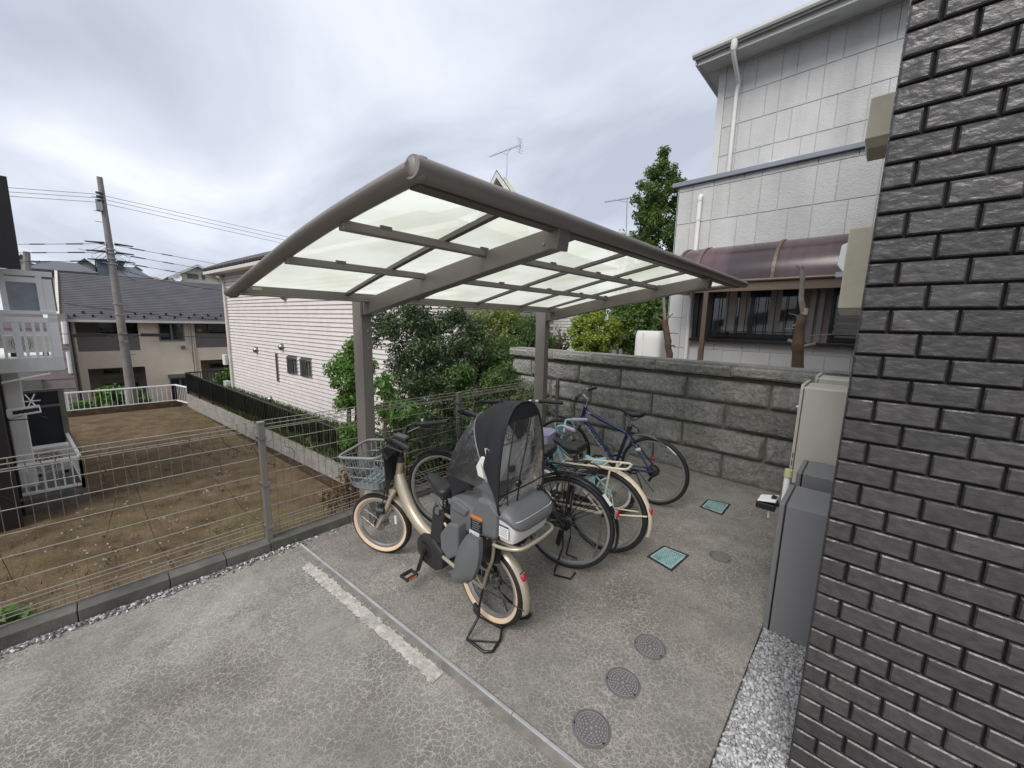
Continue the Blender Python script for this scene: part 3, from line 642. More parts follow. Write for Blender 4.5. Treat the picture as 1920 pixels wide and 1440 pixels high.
for r in range(0, 39):
    z = zt0+PH*r+PH/2
    if z < -.05: continue
    odd = (r % 2 == 0); x = XB
    xs = []
    if odd: xs.append((x+PW/4, half)); x += PW/2
    xmax = .62 if z < 1.0 else .50 if z < 2 else .42
    while x < xmax: xs.append((x+PW/2, full)); x += PW
    for xc, ms_ in xs:
        link('brick', random.choice(ms_), bw, loc=(xc, YB+.0005*random.uniform(-1, 1), z)); nb += 1
MB().box(XB, XB+.0035, YB+.01, 4.7, -.5, 6.4).build('side_cladding', m['brick'], bw)
print('bricks', nb)
# ------------------------------------------------------------------ meter cabinets and heater boxes beside the pier
def cabinet(name, label, cat, x0, x1, y0, y1, z0, z1, group):
    c = thing(name, label, cat, ((x0+x1)/2, (y0+y1)/2, z0), 0, group)
    MB().box(x0+.034, x1, y0, y1, z0, z1).build('cabinet_body', m['cab'], c, bevel=.003)
    MB().box(x0+.026, x0+.036, y0+.006, y1-.006, z0+.006, z1-.006).build('door_gasket', m['black'], c)
    dr = MB().box(x0, x0+.026, y0, y1, z0, z1).build('cabinet_door', m['cab'], c, bevel=.004)
    MB().lathe([(0, -.006), (.014, -.006), (.016, 0), (0, 0)], (x0, y0+.06, (z0+z1)/2), 'x', 12).build('door_lock', m['steel'], dr, 40)
    mb = MB()
    for z in (z0+.25*(z1-z0), z1-.2*(z1-z0)): mb.lathe([(0, -.003), (.005, -.003), (.005, .001)], ((x0+x1)/2-.02, y0, z), 'y', 8)
    mb.build('plug', m['cab'], c)
cabinet('meter_cabinet', 'taller grey steel cabinet standing nearest the brick wall', 'cabinet', -.275, XB-.002, 2.55, 2.93, -.02, .775, 'grey cabinets beside the brick wall')
cabinet('meter_cabinet', 'grey cabinet with only its top showing behind the nearest cabinet', 'cabinet', -.262, XB-.002, 3.06, 3.42, .05, .82, 'grey cabinets beside the brick wall')
t = thing('pipe', 'short tan pipe end under the nearest grey cabinet', 'pipe', (-.02, 2.5, 0))
MB().tube([(-.043, 2.47, -.06), (-.043, 2.47, .05), (-.043, 2.53, .09)], .014, 10).build('tan_pipe', m['tan'], t)
def heater(label, x0, x1, y0, y1, z0, z1, slots):
    h = thing('gas_heater', label, 'water heater', ((x0+x1)/2, (y0+y1)/2, z0), 0, 'cream heaters on the side wall')
    MB().box(x0, x1, y0, y1, z0, z1).build('heater_body', m['heater'], h, bevel=.012)
    br = MB().box(x0-.022, x0-.003, y0-.004, y1+.02, z0-.02, z1-.012); br.box(x0-.024, x0-.001, y0+.03, y1+.09, z1-.02, z1+.012)
    b = br.build('mounting_flange', m['heater'], h, bevel=.003)
    if slots:
        mb = MB()
        for i in range(4): mb.box(x0-.015, x0-.009, y0-.006, y0-.003, z0+.02+i*.062, z0+.06+i*.062)
        mb.build('slot', m['black'], b)
    MB().lathe([(0, -.012), (.008, -.012), (.008, 0)], (x0-.022, y0+.02, z1-.16), 'x', 10).build('screw', m['white'], b)
heater('large cream box with slotted flange on the wall above the cabinets', -.335, XB-.002, 3.60, 3.95, .56, 1.325, True)
heater('cream box mostly hidden behind the large slotted cream box', -.315, XB-.002, 4.35, 4.66, .7, 1.33, False)
t = thing('lamp_box', 'small black box with a pale top beside the grey cabinet', 'box', (-.35, 2.72, .66))
MB().box(-.405, -.305, 2.66, 2.78, .665, .705).build('box_base', m['black'], t, bevel=.006)
MB().add([(-.40, 2.665, .706), (-.305, 2.665, .722), (-.305, 2.775, .722), (-.40, 2.775, .706), (-.40, 2.665, .714), (-.305, 2.665, .738), (-.305, 2.775, .738), (-.40, 2.775, .714)], [(0, 3, 2, 1), (4, 5, 6, 7), (0, 1, 5, 4), (2, 3, 7, 6), (0, 4, 7, 3), (1, 2, 6, 5)]).build('box_lid', m['white'], t, bevel=.004)
MB().box(-.335, -.308, 2.69, 2.74, .738, .742).build('display', m['black'], t)
MB().tube([(-.34, 2.72, .664), (-.34, 2.72, .60)], .006, 8).tube([(-.32, 2.74, .664), (-.32, 2.74, .62)], .005, 8).build('stud', m['white'], t)
MB().box(-.306, -.255, 2.70, 2.72, .69, .71).build('bracket_arm', m['black'], t)
t = thing('valve_cap', 'pale yellow pipe cap on a white elbow between the cabinets', 'pipe', (-.3, 3.0, .7))
MB().tube([(-.30, 2.985, .45), (-.30, 2.985, .76), (-.30, 3.0, .80)], .018, 10).build('white_elbow', m['white'], t, 60)
MB().lathe([(0, .05), (.022, .048), (.024, 0), (0, 0)], (-.298, 2.99, .80), 'z', 12).build('yellow_cap', m['yellow'], t, 40)
# duct covers fixed high on the side wall
def duct(label, x0, x1, y0, y1, z0, z1):
    h = thing('duct_cover', label, 'duct cover', ((x0+x1)/2, (y0+y1)/2, z0), 0, 'beige duct covers on the side wall')
    mb = MB().box(x0, x1, y0, y1, z0+.05, z1); mb.build('cover', m['beigebox'], h, bevel=.008)
    MB().add([(x0, y0, z0+.049), (x1, y0, z0+.049), (x1, y1, z0+.049), (x0, y1, z0+.049), (x0+.015, y0+.05, z0), (x1, y0+.05, z0), (x1, y1, z0), (x0+.015, y1, z0)], [(4, 7, 6, 5), (0, 1, 5, 4), (1, 2, 6, 5), (2, 3, 7, 6), (3, 0, 4, 7)]).build('cover_foot', m['beigebox'], h)
duct('tall beige duct cover at first floor height beside the purple canopy', -.235, XB+.0, 4.0, 4.35, 1.87, 2.52)
duct('short beige duct cover high against the grey upper house wall', -.225, XB+.0, 4.0, 4.35, 3.09, 3.42)
t = thing('wall_lamp', 'small white lamp head on the side of the tall beige duct cover', 'wall lamp', (-.26, 4.2, 2.2))
MB().add([(-.236, 4.12, 2.2), (-.285, 4.12, 2.27), (-.275, 4.12, 2.42), (-.236, 4.12, 2.44), (-.236, 4.26, 2.2), (-.285, 4.26, 2.27), (-.275, 4.26, 2.42), (-.236, 4.26, 2.44)], [(0, 1, 2, 3), (7, 6, 5, 4), (1, 5, 6, 2), (2, 6, 7, 3), (0, 4, 5, 1)]).build('lamp_body', m['white'], t, bevel=.006)
MB().box(-.288, -.237, 4.12, 4.26, 2.175, 2.215).build('lamp_lens', m['steel'], t)

# ------------------------------------------------------------------ manholes and drain covers
def manhole(x, y, r, label):
    h = thing('manhole_cover', label, 'manhole cover', (x, y, 0), 0, 'round grey drain covers in the yard')
    MB().lathe([(r-.006, .001), (r+.006, .001), (r+.006, .0045), (r-.004, .0055), (r-.006, .001)], (x, y, 0), 'z', 40, cap=False).build('rim', m['iron'], h, 50)
    MB().lathe([(0, .0035), (r-.010, .0035), (r-.0105, .001)], (x, y, 0), 'z', 40).build('lid', m['iron'], h, 30)
    mb = MB()
    for k, (rr, n, hl, hw) in enumerate(((.30, 6, .09, .055), (.45, 12, .055, .05), (.60, 18, .055, .05), (.76, 24, .055, .05))):
        for i in range(n):
            a = 2*math.pi*(i+.5*(k % 2))/n; c = Vector((x+rr*r*math.cos(a), y+rr*r*math.sin(a), .0048)); u = Vector((math.cos(a), math.sin(a), 0)); v = Vector((-u.y, u.x, 0))
            mb.obox(c, u*hl*r*.5, v*hw*r*.8, (0, 0, .0013))
    mb.lathe([(r*.88, .0036), (r*.88, .0055), (r*.91, .0055), (r*.91, .0036)], (x, y, 0), 'z', 36, cap=False); mb.lathe([(0, .0058), (r*.07, .0056), (r*.08, .0036)], (x, y, 0), 'z', 10)
    mb.build('tread_pattern', m['iron2'], h)
    b = MB()
    for a in (3.6, 6.0): b.box(x+(r-.004)*math.cos(a)-.005, x+(r-.004)*math.cos(a)+.005, y+(r-.004)*math.sin(a)-.004, y+(r-.004)*math.sin(a)+.004, .003, .0062)
    b.build('lifting_notch', m['black'], h)
manhole(-.695, 1.31, .079, 'round grey drain cover nearest the gravel bed corner')
manhole(-.699, 1.607, .079, 'middle of the three near round grey drain covers')
manhole(-.694, 1.914, .079, 'round grey drain cover farthest back of the near three')
manhole(-.66, 3.122, .070, 'round grey drain cover beside the teal square lid')
def handhole(cs, label):
    c = sum(cs, Vector((0, 0, 0)))/4; h = thing('drain_lid', label, 'drain lid', tuple(c), 0, 'square teal drain lids in the yard')
    def inset(k): return [c+(p-c)*k for p in cs]
    o_, i_ = inset(1.04), inset(.9); mb = MB()
    vs = [(p.x, p.y, .001) for p in o_]+[(p.x, p.y, .005) for p in o_]+[(p.x, p.y, .005) for p in i_]+[(p.x, p.y, .001) for p in i_]
    mb.add(vs, [(k, (k+1) % 4, 4+(k+1) % 4, 4+k) for k in range(4)]+[(4+k, 4+(k+1) % 4, 8+(k+1) % 4, 8+k) for k in range(4)]+[(8+k, 8+(k+1) % 4, 12+(k+1) % 4, 12+k) for k in range(4)]); mb.build('frame', m['blackp'], h)
    i2 = inset(.885); MB().add([(p.x, p.y, .001) for p in i2]+[(p.x, p.y, .005) for p in i2], [(4, 5, 6, 7)]+[(k, (k+1) % 4, 4+(k+1) % 4, 4+k) for k in range(4)]).build('lid', m['teal'], h)
    mb = MB(); a, b = (i2[1]-i2[0]), (i2[3]-i2[0]); au, bu = a.normalized(), b.normalized()
    for i in range(15):
        for j in range(15):
            if (i+j) % 2: continue
            u, v = (i+1)/16, (j+1)/16
            if .1 < u < .42 and v < .3: continue
            mb.obox(i2[0]+a*u+b*v+Vector((0, 0, .0055)), (au+bu)*.0038, (au-bu)*.0022, (0, 0, .0008))
    for q in range(4): p, r = i2[q], i2[(q+1) % 4]; e0 = p+(c-p)*.06; e1 = r+(c-r)*.06; mb.bar(e0+Vector((0, 0, .0055)), e1+Vector((0, 0, .0055)), .006, .0015)
    mb.lathe([(.013, .005), (.013, .0068), (.016, .0068), (.016, .005)], tuple(i2[0]+a*.68+b*.55), 'z', 14, cap=False); mb.build('raised_pattern', m['teal2'], h)
handhole([gz(1214, 1044), gz(1259, 1071), gz(1291, 1042), gz(1245, 1024)], 'square teal drain lid nearer the camera, behind the beige bicycle tyre')
handhole([gz(1313, 951), gz(1354, 966), gz(1369, 946), gz(1327, 937)], 'square teal drain lid farther away near the stone wall')

# ------------------------------------------------------------------ grey house on the raised plot
gh = thing('grey_house', 'light grey stone panelled house with flat lower storey behind the stone wall', 'house', (1, 9, 1.0))
YG = 7.5; YU = 8.25
XL = -2.93; GB = 1.0
MB().box(XL+.02, 6, YG+.011, 14, GB, 4.24).build('lower_wall_core', m['gjoint'], gh)
ZL = 4.25
def panels(x_list, z0, z1, y, par):
    for a, b in zip(x_list, x_list[1:]):
        MB().box(a+.009, b-.009, y, y+.034, z0+.009, z1-.009).build('wall_panel', m['gpanel'], par, bevel=.004)
vx = [XL, XL+.26]; cont = [XL+.26]
xs_c = [py_(1336, 380, YG).x, py_(1429, 330, YG).x, py_(1536, 330, YG).x, py_(1599, 330, YG).x]
stepc = xs_c[1]-xs_c[0]
base = [XL]+[XL+.26]+[xs_c[0]+stepc*i for i in range(12)]
def split(base, fr, lo):
    out = []
    for a, b in zip(base, base[1:]):
        out.append(a)
        if b-a > .5: out.append(a+(b-a)*fr)
    return [x for x in out]+[base[-1]]
zr = [py_(1429, 330, YG).z, py_(1424, 399, YG).z]; hrow = zr[0]-zr[1]
zz = [ZL, zr[0]]
while zz[-1] > GB+.1: zz.append(zz[-1]-hrow)
WX0, WX1 = py_(1295, 640, YG).x, py_(1612, 640, YG).x; SILL = 1.56; WTOP = 2.62
for r, (zt_, zb_) in enumerate(zip(zz, zz[1:])):
    fr = (.64, .36, .58, .40)[r % 4]; bx = split([x for x in base if x < 1.6], fr, 0)
    for a, b in zip(bx, bx[1:]):
        z1_, z0_ = zt_, zb_
        if b > WX0 and a < WX1+1 and z0_ < WTOP and z1_ > SILL:      # clear the window opening
            if a < WX0-.05: b = WX0
            elif z1_ > WTOP+.1 and z0_ > SILL: z0_ = WTOP
            elif z0_ < SILL-.1 and z1_ < WTOP: z1_ = SILL
            else: continue
        if b-a < .05: continue
        MB().box(a+.005, b-.005, YG, YG+.034, z0_+.005, z1_-.005).build('wall_panel', m['gpanel'], gh, bevel=.004)
MB().box(XL-.0, XL+.02, YG+.0, 14, GB, 4.24).build('side_wall', m['gpanel'], gh)
MB().box(XL-.09, 6, YG-.06, YU+.0, ZL, ZL+.075).build('parapet_cap', m['gcap'], gh, bevel=.006)
# upper storey
XU = py_(1362, 200, YU).x-.05
MB().box(XU+.0, 6, YU+.011, 13.5, ZL+.08, 6.9).build('upper_wall_core', m['gjoint'], gh)
# rows from photo on upper wall: groove lines at px x~1460: y 151,212,272(?)
g1 = py_(1460, 151, YU).z; g2 = py_(1457, 210, YU).z; hu = g1-g2
zu = [g1+2*hu, g1+hu, g1, g1-hu, g1-2*hu, g1-3*hu, g1-4*hu]
c0 = py_(1462, 170, YU).x; c1 = py_(1547, 130, YU).x; su = c1-c0
bu_ = [XU]+[c0-su*1.0+su*i for i in range(9)]
for r, (a_, b_) in enumerate(zip(zu, zu[1:])):
    b_ = max(b_, ZL+.08)
    if a_-b_ < .06: continue
    a_ = min(a_, 6.95)
    bx = split([x for x in bu_ if x >= XU-.001], (.66, .36)[r % 2], 0)
    for a, b in zip(bx, bx[1:]):
        if b-a < .05: continue
        MB().box(a+.005, b-.005, YU, YU+.034, b_+.005, a_-.005).build('wall_panel', m['gpanel'], gh, bevel=.004)
MB().box(XU-.12, XU-.001, YU-.005, YU+.12, ZL+.08, 6.9).build('corner_trim', m['gtrim'], gh, bevel=.004)
# eaves
e0 = py_(1303, 100, 7.75)
EZ = e0.z; EX = e0.x
rf = MB().add([(EX, 7.72, EZ), (6, 7.72, EZ), (6, 12, EZ+2.3), (EX+.9, 12, EZ+2.3), (EX, 7.72, EZ-.14), (6, 7.72, EZ-.14), (6, 12, EZ+2.1), (EX+.9, 12, EZ+2.1)], [(0, 1, 2, 3), (0, 4, 5, 1), (0, 3, 7, 4)]).build('roof', m['rooft'], gh)
MB().add([(EX+.03, 7.76, EZ-.135), (6, 7.76, EZ-.135), (6, YU+.3, EZ-.135), (EX+.03, YU+.3, EZ-.135)], [(0, 3, 2, 1)]).build('soffit', m['gtrim'], gh)
MB().box(EX+.02, EX+.05, 7.76, 14, EZ-.2, EZ-.0).build('barge_board', m['gtrim'], gh)
MB().box(EX+.05, XU+.1, YU, 14, EZ-.142, EZ-.137).build('side_soffit', m['gtrim'], gh)
MB().box(EX+.06, 6, 7.78, 7.80, EZ-.21, EZ-.03).build('fascia_board', m['gtrim'], gh)
g = MB(); prof = [(-.09, .0), (-.09, -.045), (-.07, -.075), (-.02, -.085), (0, -.08), (0, 0)]
g.prism([(a, b) for a, b in prof], lambda a, b, t: (t, 7.77+a, EZ-.02+b), EX-.02, 6).build('gutter', m['gtrim'], gh, bevel=.004)
MB().box(-1.55, -.98, YU-.22, YU-.14, EZ-.139, EZ-.1365).build('soffit_vent', m['gjoint'], gh)
dpx = py_(1376, 90, 7.72).x
mb = MB(); mb.lathe([(.05, 0), (.055, -.1), (.035, -.16)], (dpx, 7.72, EZ-.08), 'z', 10); mb.tube([(dpx, 7.72, EZ-.22), (dpx, 7.75, EZ-.3), (dpx-.0, YU-.06, EZ-.52), (dpx-.02, YU-.06, EZ-.7), (dpx-.02, YU-.06, ZL+.1)], .034, 10); mb.build('upper_downpipe', m['dull_white'], gh, 40)
dx2 = py_(1312, 380, YG-.06).x
mb = MB(); mb.tube([(dx2, YG-.02, ZL-.22), (dx2, YG-.06, ZL-.25), (dx2, YG-.06, GB)], .036, 10)
for z in (3.95, 3.62, 2.3, 1.8): mb.lathe([(.042, -.02), (.042, .02)], (dx2, YG-.06, z), 'z', 10)
mb.build('lower_downpipe', m['dull_white'], gh, 40)
a, b = py_(1369, 312, YU), py_(1440, 298, YU)
mb = MB(); mb.box(a.x, b.x, YU-.01, YU+.02, ZL+.09, ZL+.24); f = mb.build('wall_vent', m['gjoint'], gh)
mb = MB(); 
for i in range(6): mb.box(a.x+.01, b.x-.01, YU-.018, YU-.008, ZL+.105+i*.022, ZL+.115+i*.022)
mb.build('louvre', m['sash'], f)
a, b = py_(1443, 298, YU-.25), py_(1472, 290, YU-.25)
MB().box(a.x, b.x, YU-.3, YU-.06, ZL+.08, ZL+.26).build('roof_box', m['dull_white'], gh, bevel=.006)
# barred window under the canopy
MB().box(WX0+.0, WX1, YG+.0045, YG+.029, SILL+.0, WTOP).build('window_recess', m['blackal'], gh)
def winset(x0, x1, z0, z1, n):
    w = MB()
    for a, b in ((x0, x0+.05), (x1-.05, x1), ((x0+x1)/2-.03, (x0+x1)/2+.03)): w.box(a, b, YG-.03, YG+.01, z0, z1)
    w.box(x0, x1, YG-.028, YG+.008, z0, z0+.08); w.box(x0, x1, YG-.028, YG+.008, z1-.05, z1)
    f = w.build('window', m['blackal'], gh)
    MB().box(x0+.05, (x0+x1)/2-.03, YG-.012, YG-.004, z0+.08, z1-.05).box((x0+x1)/2+.03, x1-.05, YG-.007, YG+.001, z0+.08, z1-.05).build('pane', m['glass'], f)
    g_ = MB()
    for i in range(n): x = x0+.03+(x1-x0-.06)*i/(n-1); g_.box(x-.006, x+.006, YG-.10, YG-.088, z0+.02, z1)
    g_.box(x0, x1, YG-.106, YG-.084, z0+.03, z0+.05); g_.box(x0, x1, YG-.106, YG-.084, z0+.11, z0+.125); g_.build('window_bars', m['blackal'], f)
    return f
wA = winset(py_(1330, 600, YG).x, py_(1497, 600, YG).x, SILL+.02, WTOP-.02, 10)
wx = py_(1355, 600, YG-.012).x
mb = MB()
for a, b in ((1358, 1378), (1385, 1402), (1440, 1462)):
    xa, xb = py_(a, 600, YG).x, py_(b, 600, YG).x
    n = 9
    for i in range(n-1):
        u, v = xa+(xb-xa)*i/(n-1), xa+(xb-xa)*(i+1)/(n-1)
        mb.quad((u, YG-.016-.0012*(i % 2), SILL+.12), (v, YG-.016-.0012*((i+1) % 2), SILL+.12), (v, YG-.016-.0012*((i+1) % 2), WTOP-.1), (u, YG-.016-.0012*(i % 2), WTOP-.1))
mb.build('curtain', m['curtain'], wA)
wB = winset(py_(1556, 600, YG).x, py_(1556, 600, YG).x+1.0, SILL+.0, WTOP-.02, 4)
mb = MB(); xb = py_(1556, 600, YG).x
for i in range(5): mb.box(xb+.05, xb+.95, YG-.022, YG-.012, SILL+.12+i*.09, SILL+.19+i*.09)
mb.build('shutter_slat', m['sash'], wB)
mb = MB(); 
for a, b in ((1516, 1526), (1533, 1542)): mb.box(py_(a, 600, YG).x, py_(b, 600, YG).x, YG-.05, YG+.005, SILL, WTOP)
mb.build('shutter_box', m['sash'], gh)
mb = MB(); mb.box(py_(1500, 600, YG).x, xb-.0, YG-.008, YG+.006, SILL, WTOP); mb.build('pier_panel', m['mauve'], gh)
MB().box(WX0, WX1, YG-.12, YG+.0, SILL-.05, SILL).build('window_sill', m['blackal'], gh, bevel=.004)
MB().box(WX0+.02, WX0+.09, YG-.03, YG+.005, SILL, WTOP).build('frame_post', m['blackal'], gh)
# purple canopy on bronze frame
ca = thing('canopy', 'curved purple smoked plastic canopy on a bronze frame over the barred window', 'canopy', (-1, 6.9, 1.1))
YC = 6.75; cx0 = py_(1283, 480, 7.1).x; cz0 = py_(1392, 528, YC).z
cx1 = 1.3; zc0 = cz0+.03; 
def cano(u, v):
    a = v*math.pi*.52; return Vector((cx0+(cx1-cx0)*u, YC+(YG-YC-.02)*(1-math.cos(a)), zc0+.63*math.sin(a)))
ribs = [0, .085, .36, .62, .9, 1]
for a, b in zip(ribs, ribs[1:]):
    mb = MB(); mb.grid(lambda u, v: cano(a+(b-a)*u, v), 2, 14); mb.build('canopy_sheet', m['canopy'], ca, 180)
for r in ribs[:-1]:
    pts = [cano(r, i/13)+Vector((0, -.008, .008)) for i in range(14)]
    mb = MB()
    for a, b in zip(pts, pts[1:]): mb.bar(a, b, .045, .012, up=(0, -1, .3))
    mb.build('canopy_rib', m['bronze'], ca)
mb = MB(); mb.tube([(cx0, YC-.02, zc0-.02), (cx1, YC-.02, zc0-.02)], .026, 10); mb.build('canopy_gutter', m['bronze'], ca, 60)
MB().box(cx0-.02, cx1, YC-.0, YC+.05, zc0-.17, zc0-.045).build('front_beam', m['bronze'], ca, bevel=.004)
px1 = py_(1318, 610, YC).x; MB().box(px1-.035, px1+.035, YC, YC+.07, 1.05, zc0-.17).build('canopy_post', m['wood'], ca, bevel=.004)
MB().box(cx0, cx0+.03, YC+.05, YG-.02, zc0-.15, zc0-.06).build('end_beam', m['bronze'], ca)

# ------------------------------------------------------------------ pruned trunks, tank
def trunk(label, P, stubs, mats, tips):
    t = thing('pruned_tree', label, 'tree', tuple(P[0][0]), 0, 'pruned tree trunks behind the stone wall')
    mb = MB(); rr = random.Random(len(stubs))
    pts, rad = [], []
    for (a, ra), (b, rb) in zip(P, P[1:]):
        for i in range(5):
            f = i/5; p = Vector(a).lerp(Vector(b), f); pts.append(p+Vector((rr.uniform(-.006, .006), rr.uniform(-.006, .006), 0))); rad.append((ra+(rb-ra)*f)*rr.uniform(.93, 1.07))
    pts.append(Vector(P[-1][0])); rad.append(P[-1][1])
    mb.tube(pts, rad, 12); tr = mb.build('trunk', mats, t, 60)
    for (p, q, r) in stubs:
        b = MB(); b.tube([p, Vector(p).lerp(Vector(q), .5)+Vector((0, 0, .008)), q], [r, r*.85, r*.75], 8); br = b.build('branch_stub', tips, t, 60)
        if r > .015:
            d = (Vector(q)-Vector(p)).normalized(); c = MB(); c.tube([Vector(q)-d*.001, Vector(q)+d*.004], r*.72, 8); c.build('cut_face', m['cutwood'], br)
YT = 5.35
def q(u, v, y=YT): return py_(u, v, y)
P = [(q(1497, 700), .062), (q(1496, 650), .058), (q(1503, 590), .045)]
trunk('stout reddish pruned trunk with cut stubs in front of the barred window', P, [(q(1499, 648), q(1478, 638), .026), (q(1500, 652), q(1528, 645), .022), (q(1502, 605), q(1486, 612), .012), (q(1506, 632), q(1560, 627), .006), (q(1500, 595), q(1479, 588), .005), (q(1508, 630), q(1522, 618), .005), (q(1495, 618), q(1472, 616), .006)], m['bark'], m['bark2'])
t = [o for o in SC.objects if o.name.startswith('pruned_tree')][-1]
MB().tube([q(1508, 592), q(1502, 560), q(1505, 520), q(1503, 500)], [.033, .026, .023, .02], 10).build('upper_trunk', m['bark2'], t, 60)
MB().tube([q(1508, 590), q(1510, 578)], [.034, .03], 8).build('branch_stub', m['cutwood'], t)
MB().tube([q(1503, 503), q(1494, 498)], [.012, .008], 6).build('branch_stub', m['bark2'], t)
P = [(q(1257, 680), .042), (q(1252, 640), .043), (q(1246, 600), .038)]
trunk('thin pruned trunk with a forked stub beside the white tank', P, [(q(1245, 606), q(1231, 596), .02), (q(1250, 600), q(1262, 588), .008), (q(1256, 625), q(1272, 626), .006), (q(1258, 648), q(1266, 650), .012)], m['bark'], m['bark'])
t = [o for o in SC.objects if o.name.startswith('pruned_tree')][-1]
MB().tube([q(1247, 602), q(1245, 570), q(1243, 530)], [.022, .02, .022], 8).build('upper_trunk', m['bark2'], t, 60)
tk = thing('storage_tank', 'white plastic storage tank behind the stone wall beside the thin trunk', 'tank', tuple(py_(1212, 675, 5.9)))
a, b = py_(1186, 675, 5.75), py_(1240, 625, 5.75)
def tankf(u, v, x0=a.x, x1=b.x):
    z = a.z-.25+(b.z+.03-(a.z-.25))*v; k = 1-.10*max(0, (v-.85)/.15)**2; ang = 2*math.pi*u
    sx = math.copysign(abs(math.cos(ang))**.35, math.cos(ang)); sy = math.copysign(abs(math.sin(ang))**.35, math.sin(ang))
    return Vector(((x0+x1)/2+sx*(x1-x0)/2*k, 5.95+sy*.22*k, z))
mb = MB(); mb.grid(tankf, 32, 12, cu=True); mb.f.append(tuple(range(32*11, 32*12))); mb.m.append(0); mb.build('tank_body', m['tank'], tk, 60)
mb = MB(); x = a.x+(b.x-a.x)*.36
mb.obox((x, 5.727, (a.z+b.z)/2), (.014, 0, 0), (0, .004, 0), (0, 0, (b.z-a.z)/2)); mb.build('tank_strap', m['dull_white'], tk)
MB().box(x-.01, x+.01, 5.71, 5.722, a.z-.05, a.z+.05).box(x-.03, x+.04, 5.712, 5.72, a.z+.01, a.z+.022).build('tank_latch', m['steel'], tk)

# ------------------------------------------------------------------ foliage
def leaves(name, clumps, n, size, mat, parent, spread, up=.35, elong=1.7, seed=1, curl=.25, kind=None):
    rg = np.random.default_rng(seed); cl = np.array([c[:3] for c in clumps]); rad = np.array([c[3] for c in clumps])
    w = rad**2; idx = rg.choice(len(cl), n, p=w/w.sum())
    d = rg.normal(size=(n, 3)); d /= np.linalg.norm(d, axis=1)[:, None]
    r = rad[idx]*(rg.random(n)**.45)*spread; p = cl[idx]+d*r[:, None]
    nrm = d*1.0+rg.normal(size=(n, 3))*.7; nrm[:, 2] += up; nrm /= np.linalg.norm(nrm, axis=1)[:, None]
    t = np.cross(nrm, rg.normal(size=(n, 3))); t /= np.linalg.norm(t, axis=1)[:, None]; b = np.cross(nrm, t)
    s = size*rg.uniform(.6, 1.25, n)[:, None]
    tip = t*s*elong*.5; sd_ = b*s*.5; cu = nrm*s*curl
    V = np.stack([p-tip, p+sd_*.9-t*s*.1+cu*.6, p+tip-cu*.3, p-sd_*.9-t*s*.1+cu*.6], 1).reshape(-1, 3)
    F0 = np.arange(n)[:, None]*4; F = np.concatenate([F0+np.array([[0, 1, 2]]), F0+np.array([[0, 2, 3]])])
    o = link(name, npmesh(name, V, F, mat), parent)
    if kind: o['kind'] = kind
    return o
def clumps(c, r, n, rc, seed, shell=.55, flat=1.):
    rg = random.Random(seed); out = []
    while len(out) < n:
        v = Vector((rg.gauss(0, 1), rg.gauss(0, 1), rg.gauss(0, 1))).normalized()*rg.uniform(shell, 1)
        out.append((c[0]+v.x*r[0], c[1]+v.y*r[1], c[2]+v.z*r[2], rc*rg.uniform(.6, 1.3)))
    return out
def shrub(name, label, cat, base, lobes, n, size, mat, seed, group=None, spread=1., stems=5, elong=1.7, barkm=None, nc=40, rc=None, up=.35, core=True):
    t = thing(name, label, cat, base, 0, group); cl = []
    for k, (c, r) in enumerate(lobes): cl += clumps(c, r, max(6, int(nc*(r[0]*r[2])/sum(l[1][0]*l[1][2] for l in lobes))), rc or .32*min(r), seed*10+k)
    leaves('crown', cl, n, size, mat, t, spread, up, elong, seed)
    mb = MB(); rg = random.Random(seed); b = Vector(base)
    for i in range(stems):
        c = cl[rg.randrange(len(cl))]; q_ = Vector(c[:3]); mid = b.lerp(q_, .5)+Vector((rg.uniform(-.1, .1), rg.uniform(-.1, .1), .1)); mb.tube([b+Vector((rg.uniform(-.05, .05), rg.uniform(-.05, .05), 0)), mid, q_], [.03, .02, .006], 6)
    mb.build('trunk', barkm or m['bark'], t, 60)
    return t
XS = -4.7
def at(u, v, x): p = px_(u, v, x); return tuple(p)
GZ = -1.72
def lobe(u0, v0, u1, v1, x, dx=.5):
    a, b = px_(u0, v0, x), px_(u1, v1, x); c = (a+b)/2; return (tuple(c), (dx, abs(b.y-a.y)/2, abs(b.z-a.z)/2))
# dark broadleaf shrub mass left of centre, three smaller ones around it
c = px_(790, 660, -5.2)
shrub('broadleaf_shrub', 'large dark glossy broadleaf shrub right of the front carport post', 'shrub', (c.x, c.y, GZ), [lobe(690, 572, 905, 720, -5.3, .75), lobe(700, 690, 900, 860, -5.2, .6), lobe(715, 562, 880, 630, -5.3, .5), lobe(690, 790, 980, 900, -5.0, .5), lobe(755, 700, 860, 830, -4.5, .35), lobe(900, 700, 1010, 860, -4.9, .4)], 84000, .031, m['l_dark'], 1, None, 1.1, 8, nc=330, rc=.17)
c = px_(650, 735, -4.4)
shrub('bright_shrub', 'bright green shrub left of the front carport post', 'shrub', (c.x, c.y, GZ), [lobe(650, 650, 690, 770, -4.4, .22), lobe(606, 690, 665, 775, -4.4, .22), lobe(625, 640, 685, 700, -4.45, .2), lobe(640, 760, 690, 840, -4.4, .2)], 9500, .027, m['l_bright'], 2, None, 1.1, 8, nc=34, rc=.11)
c = px_(920, 640, -6.4)
shrub('yellow_shrub', 'yellowish green tree behind the dark shrub with bare forked branches', 'tree', (c.x, c.y, GZ), [lobe(868, 582, 985, 665, -5.7, .5), lobe(925, 574, 985, 620, -5.7, .3)], 8000, .042, m['l_yel'], 3, None, 1.1, 4, nc=40, rc=.22)
t = [o for o in SC.objects if o.name.startswith('yellow_shrub')][-1]; mb = MB()
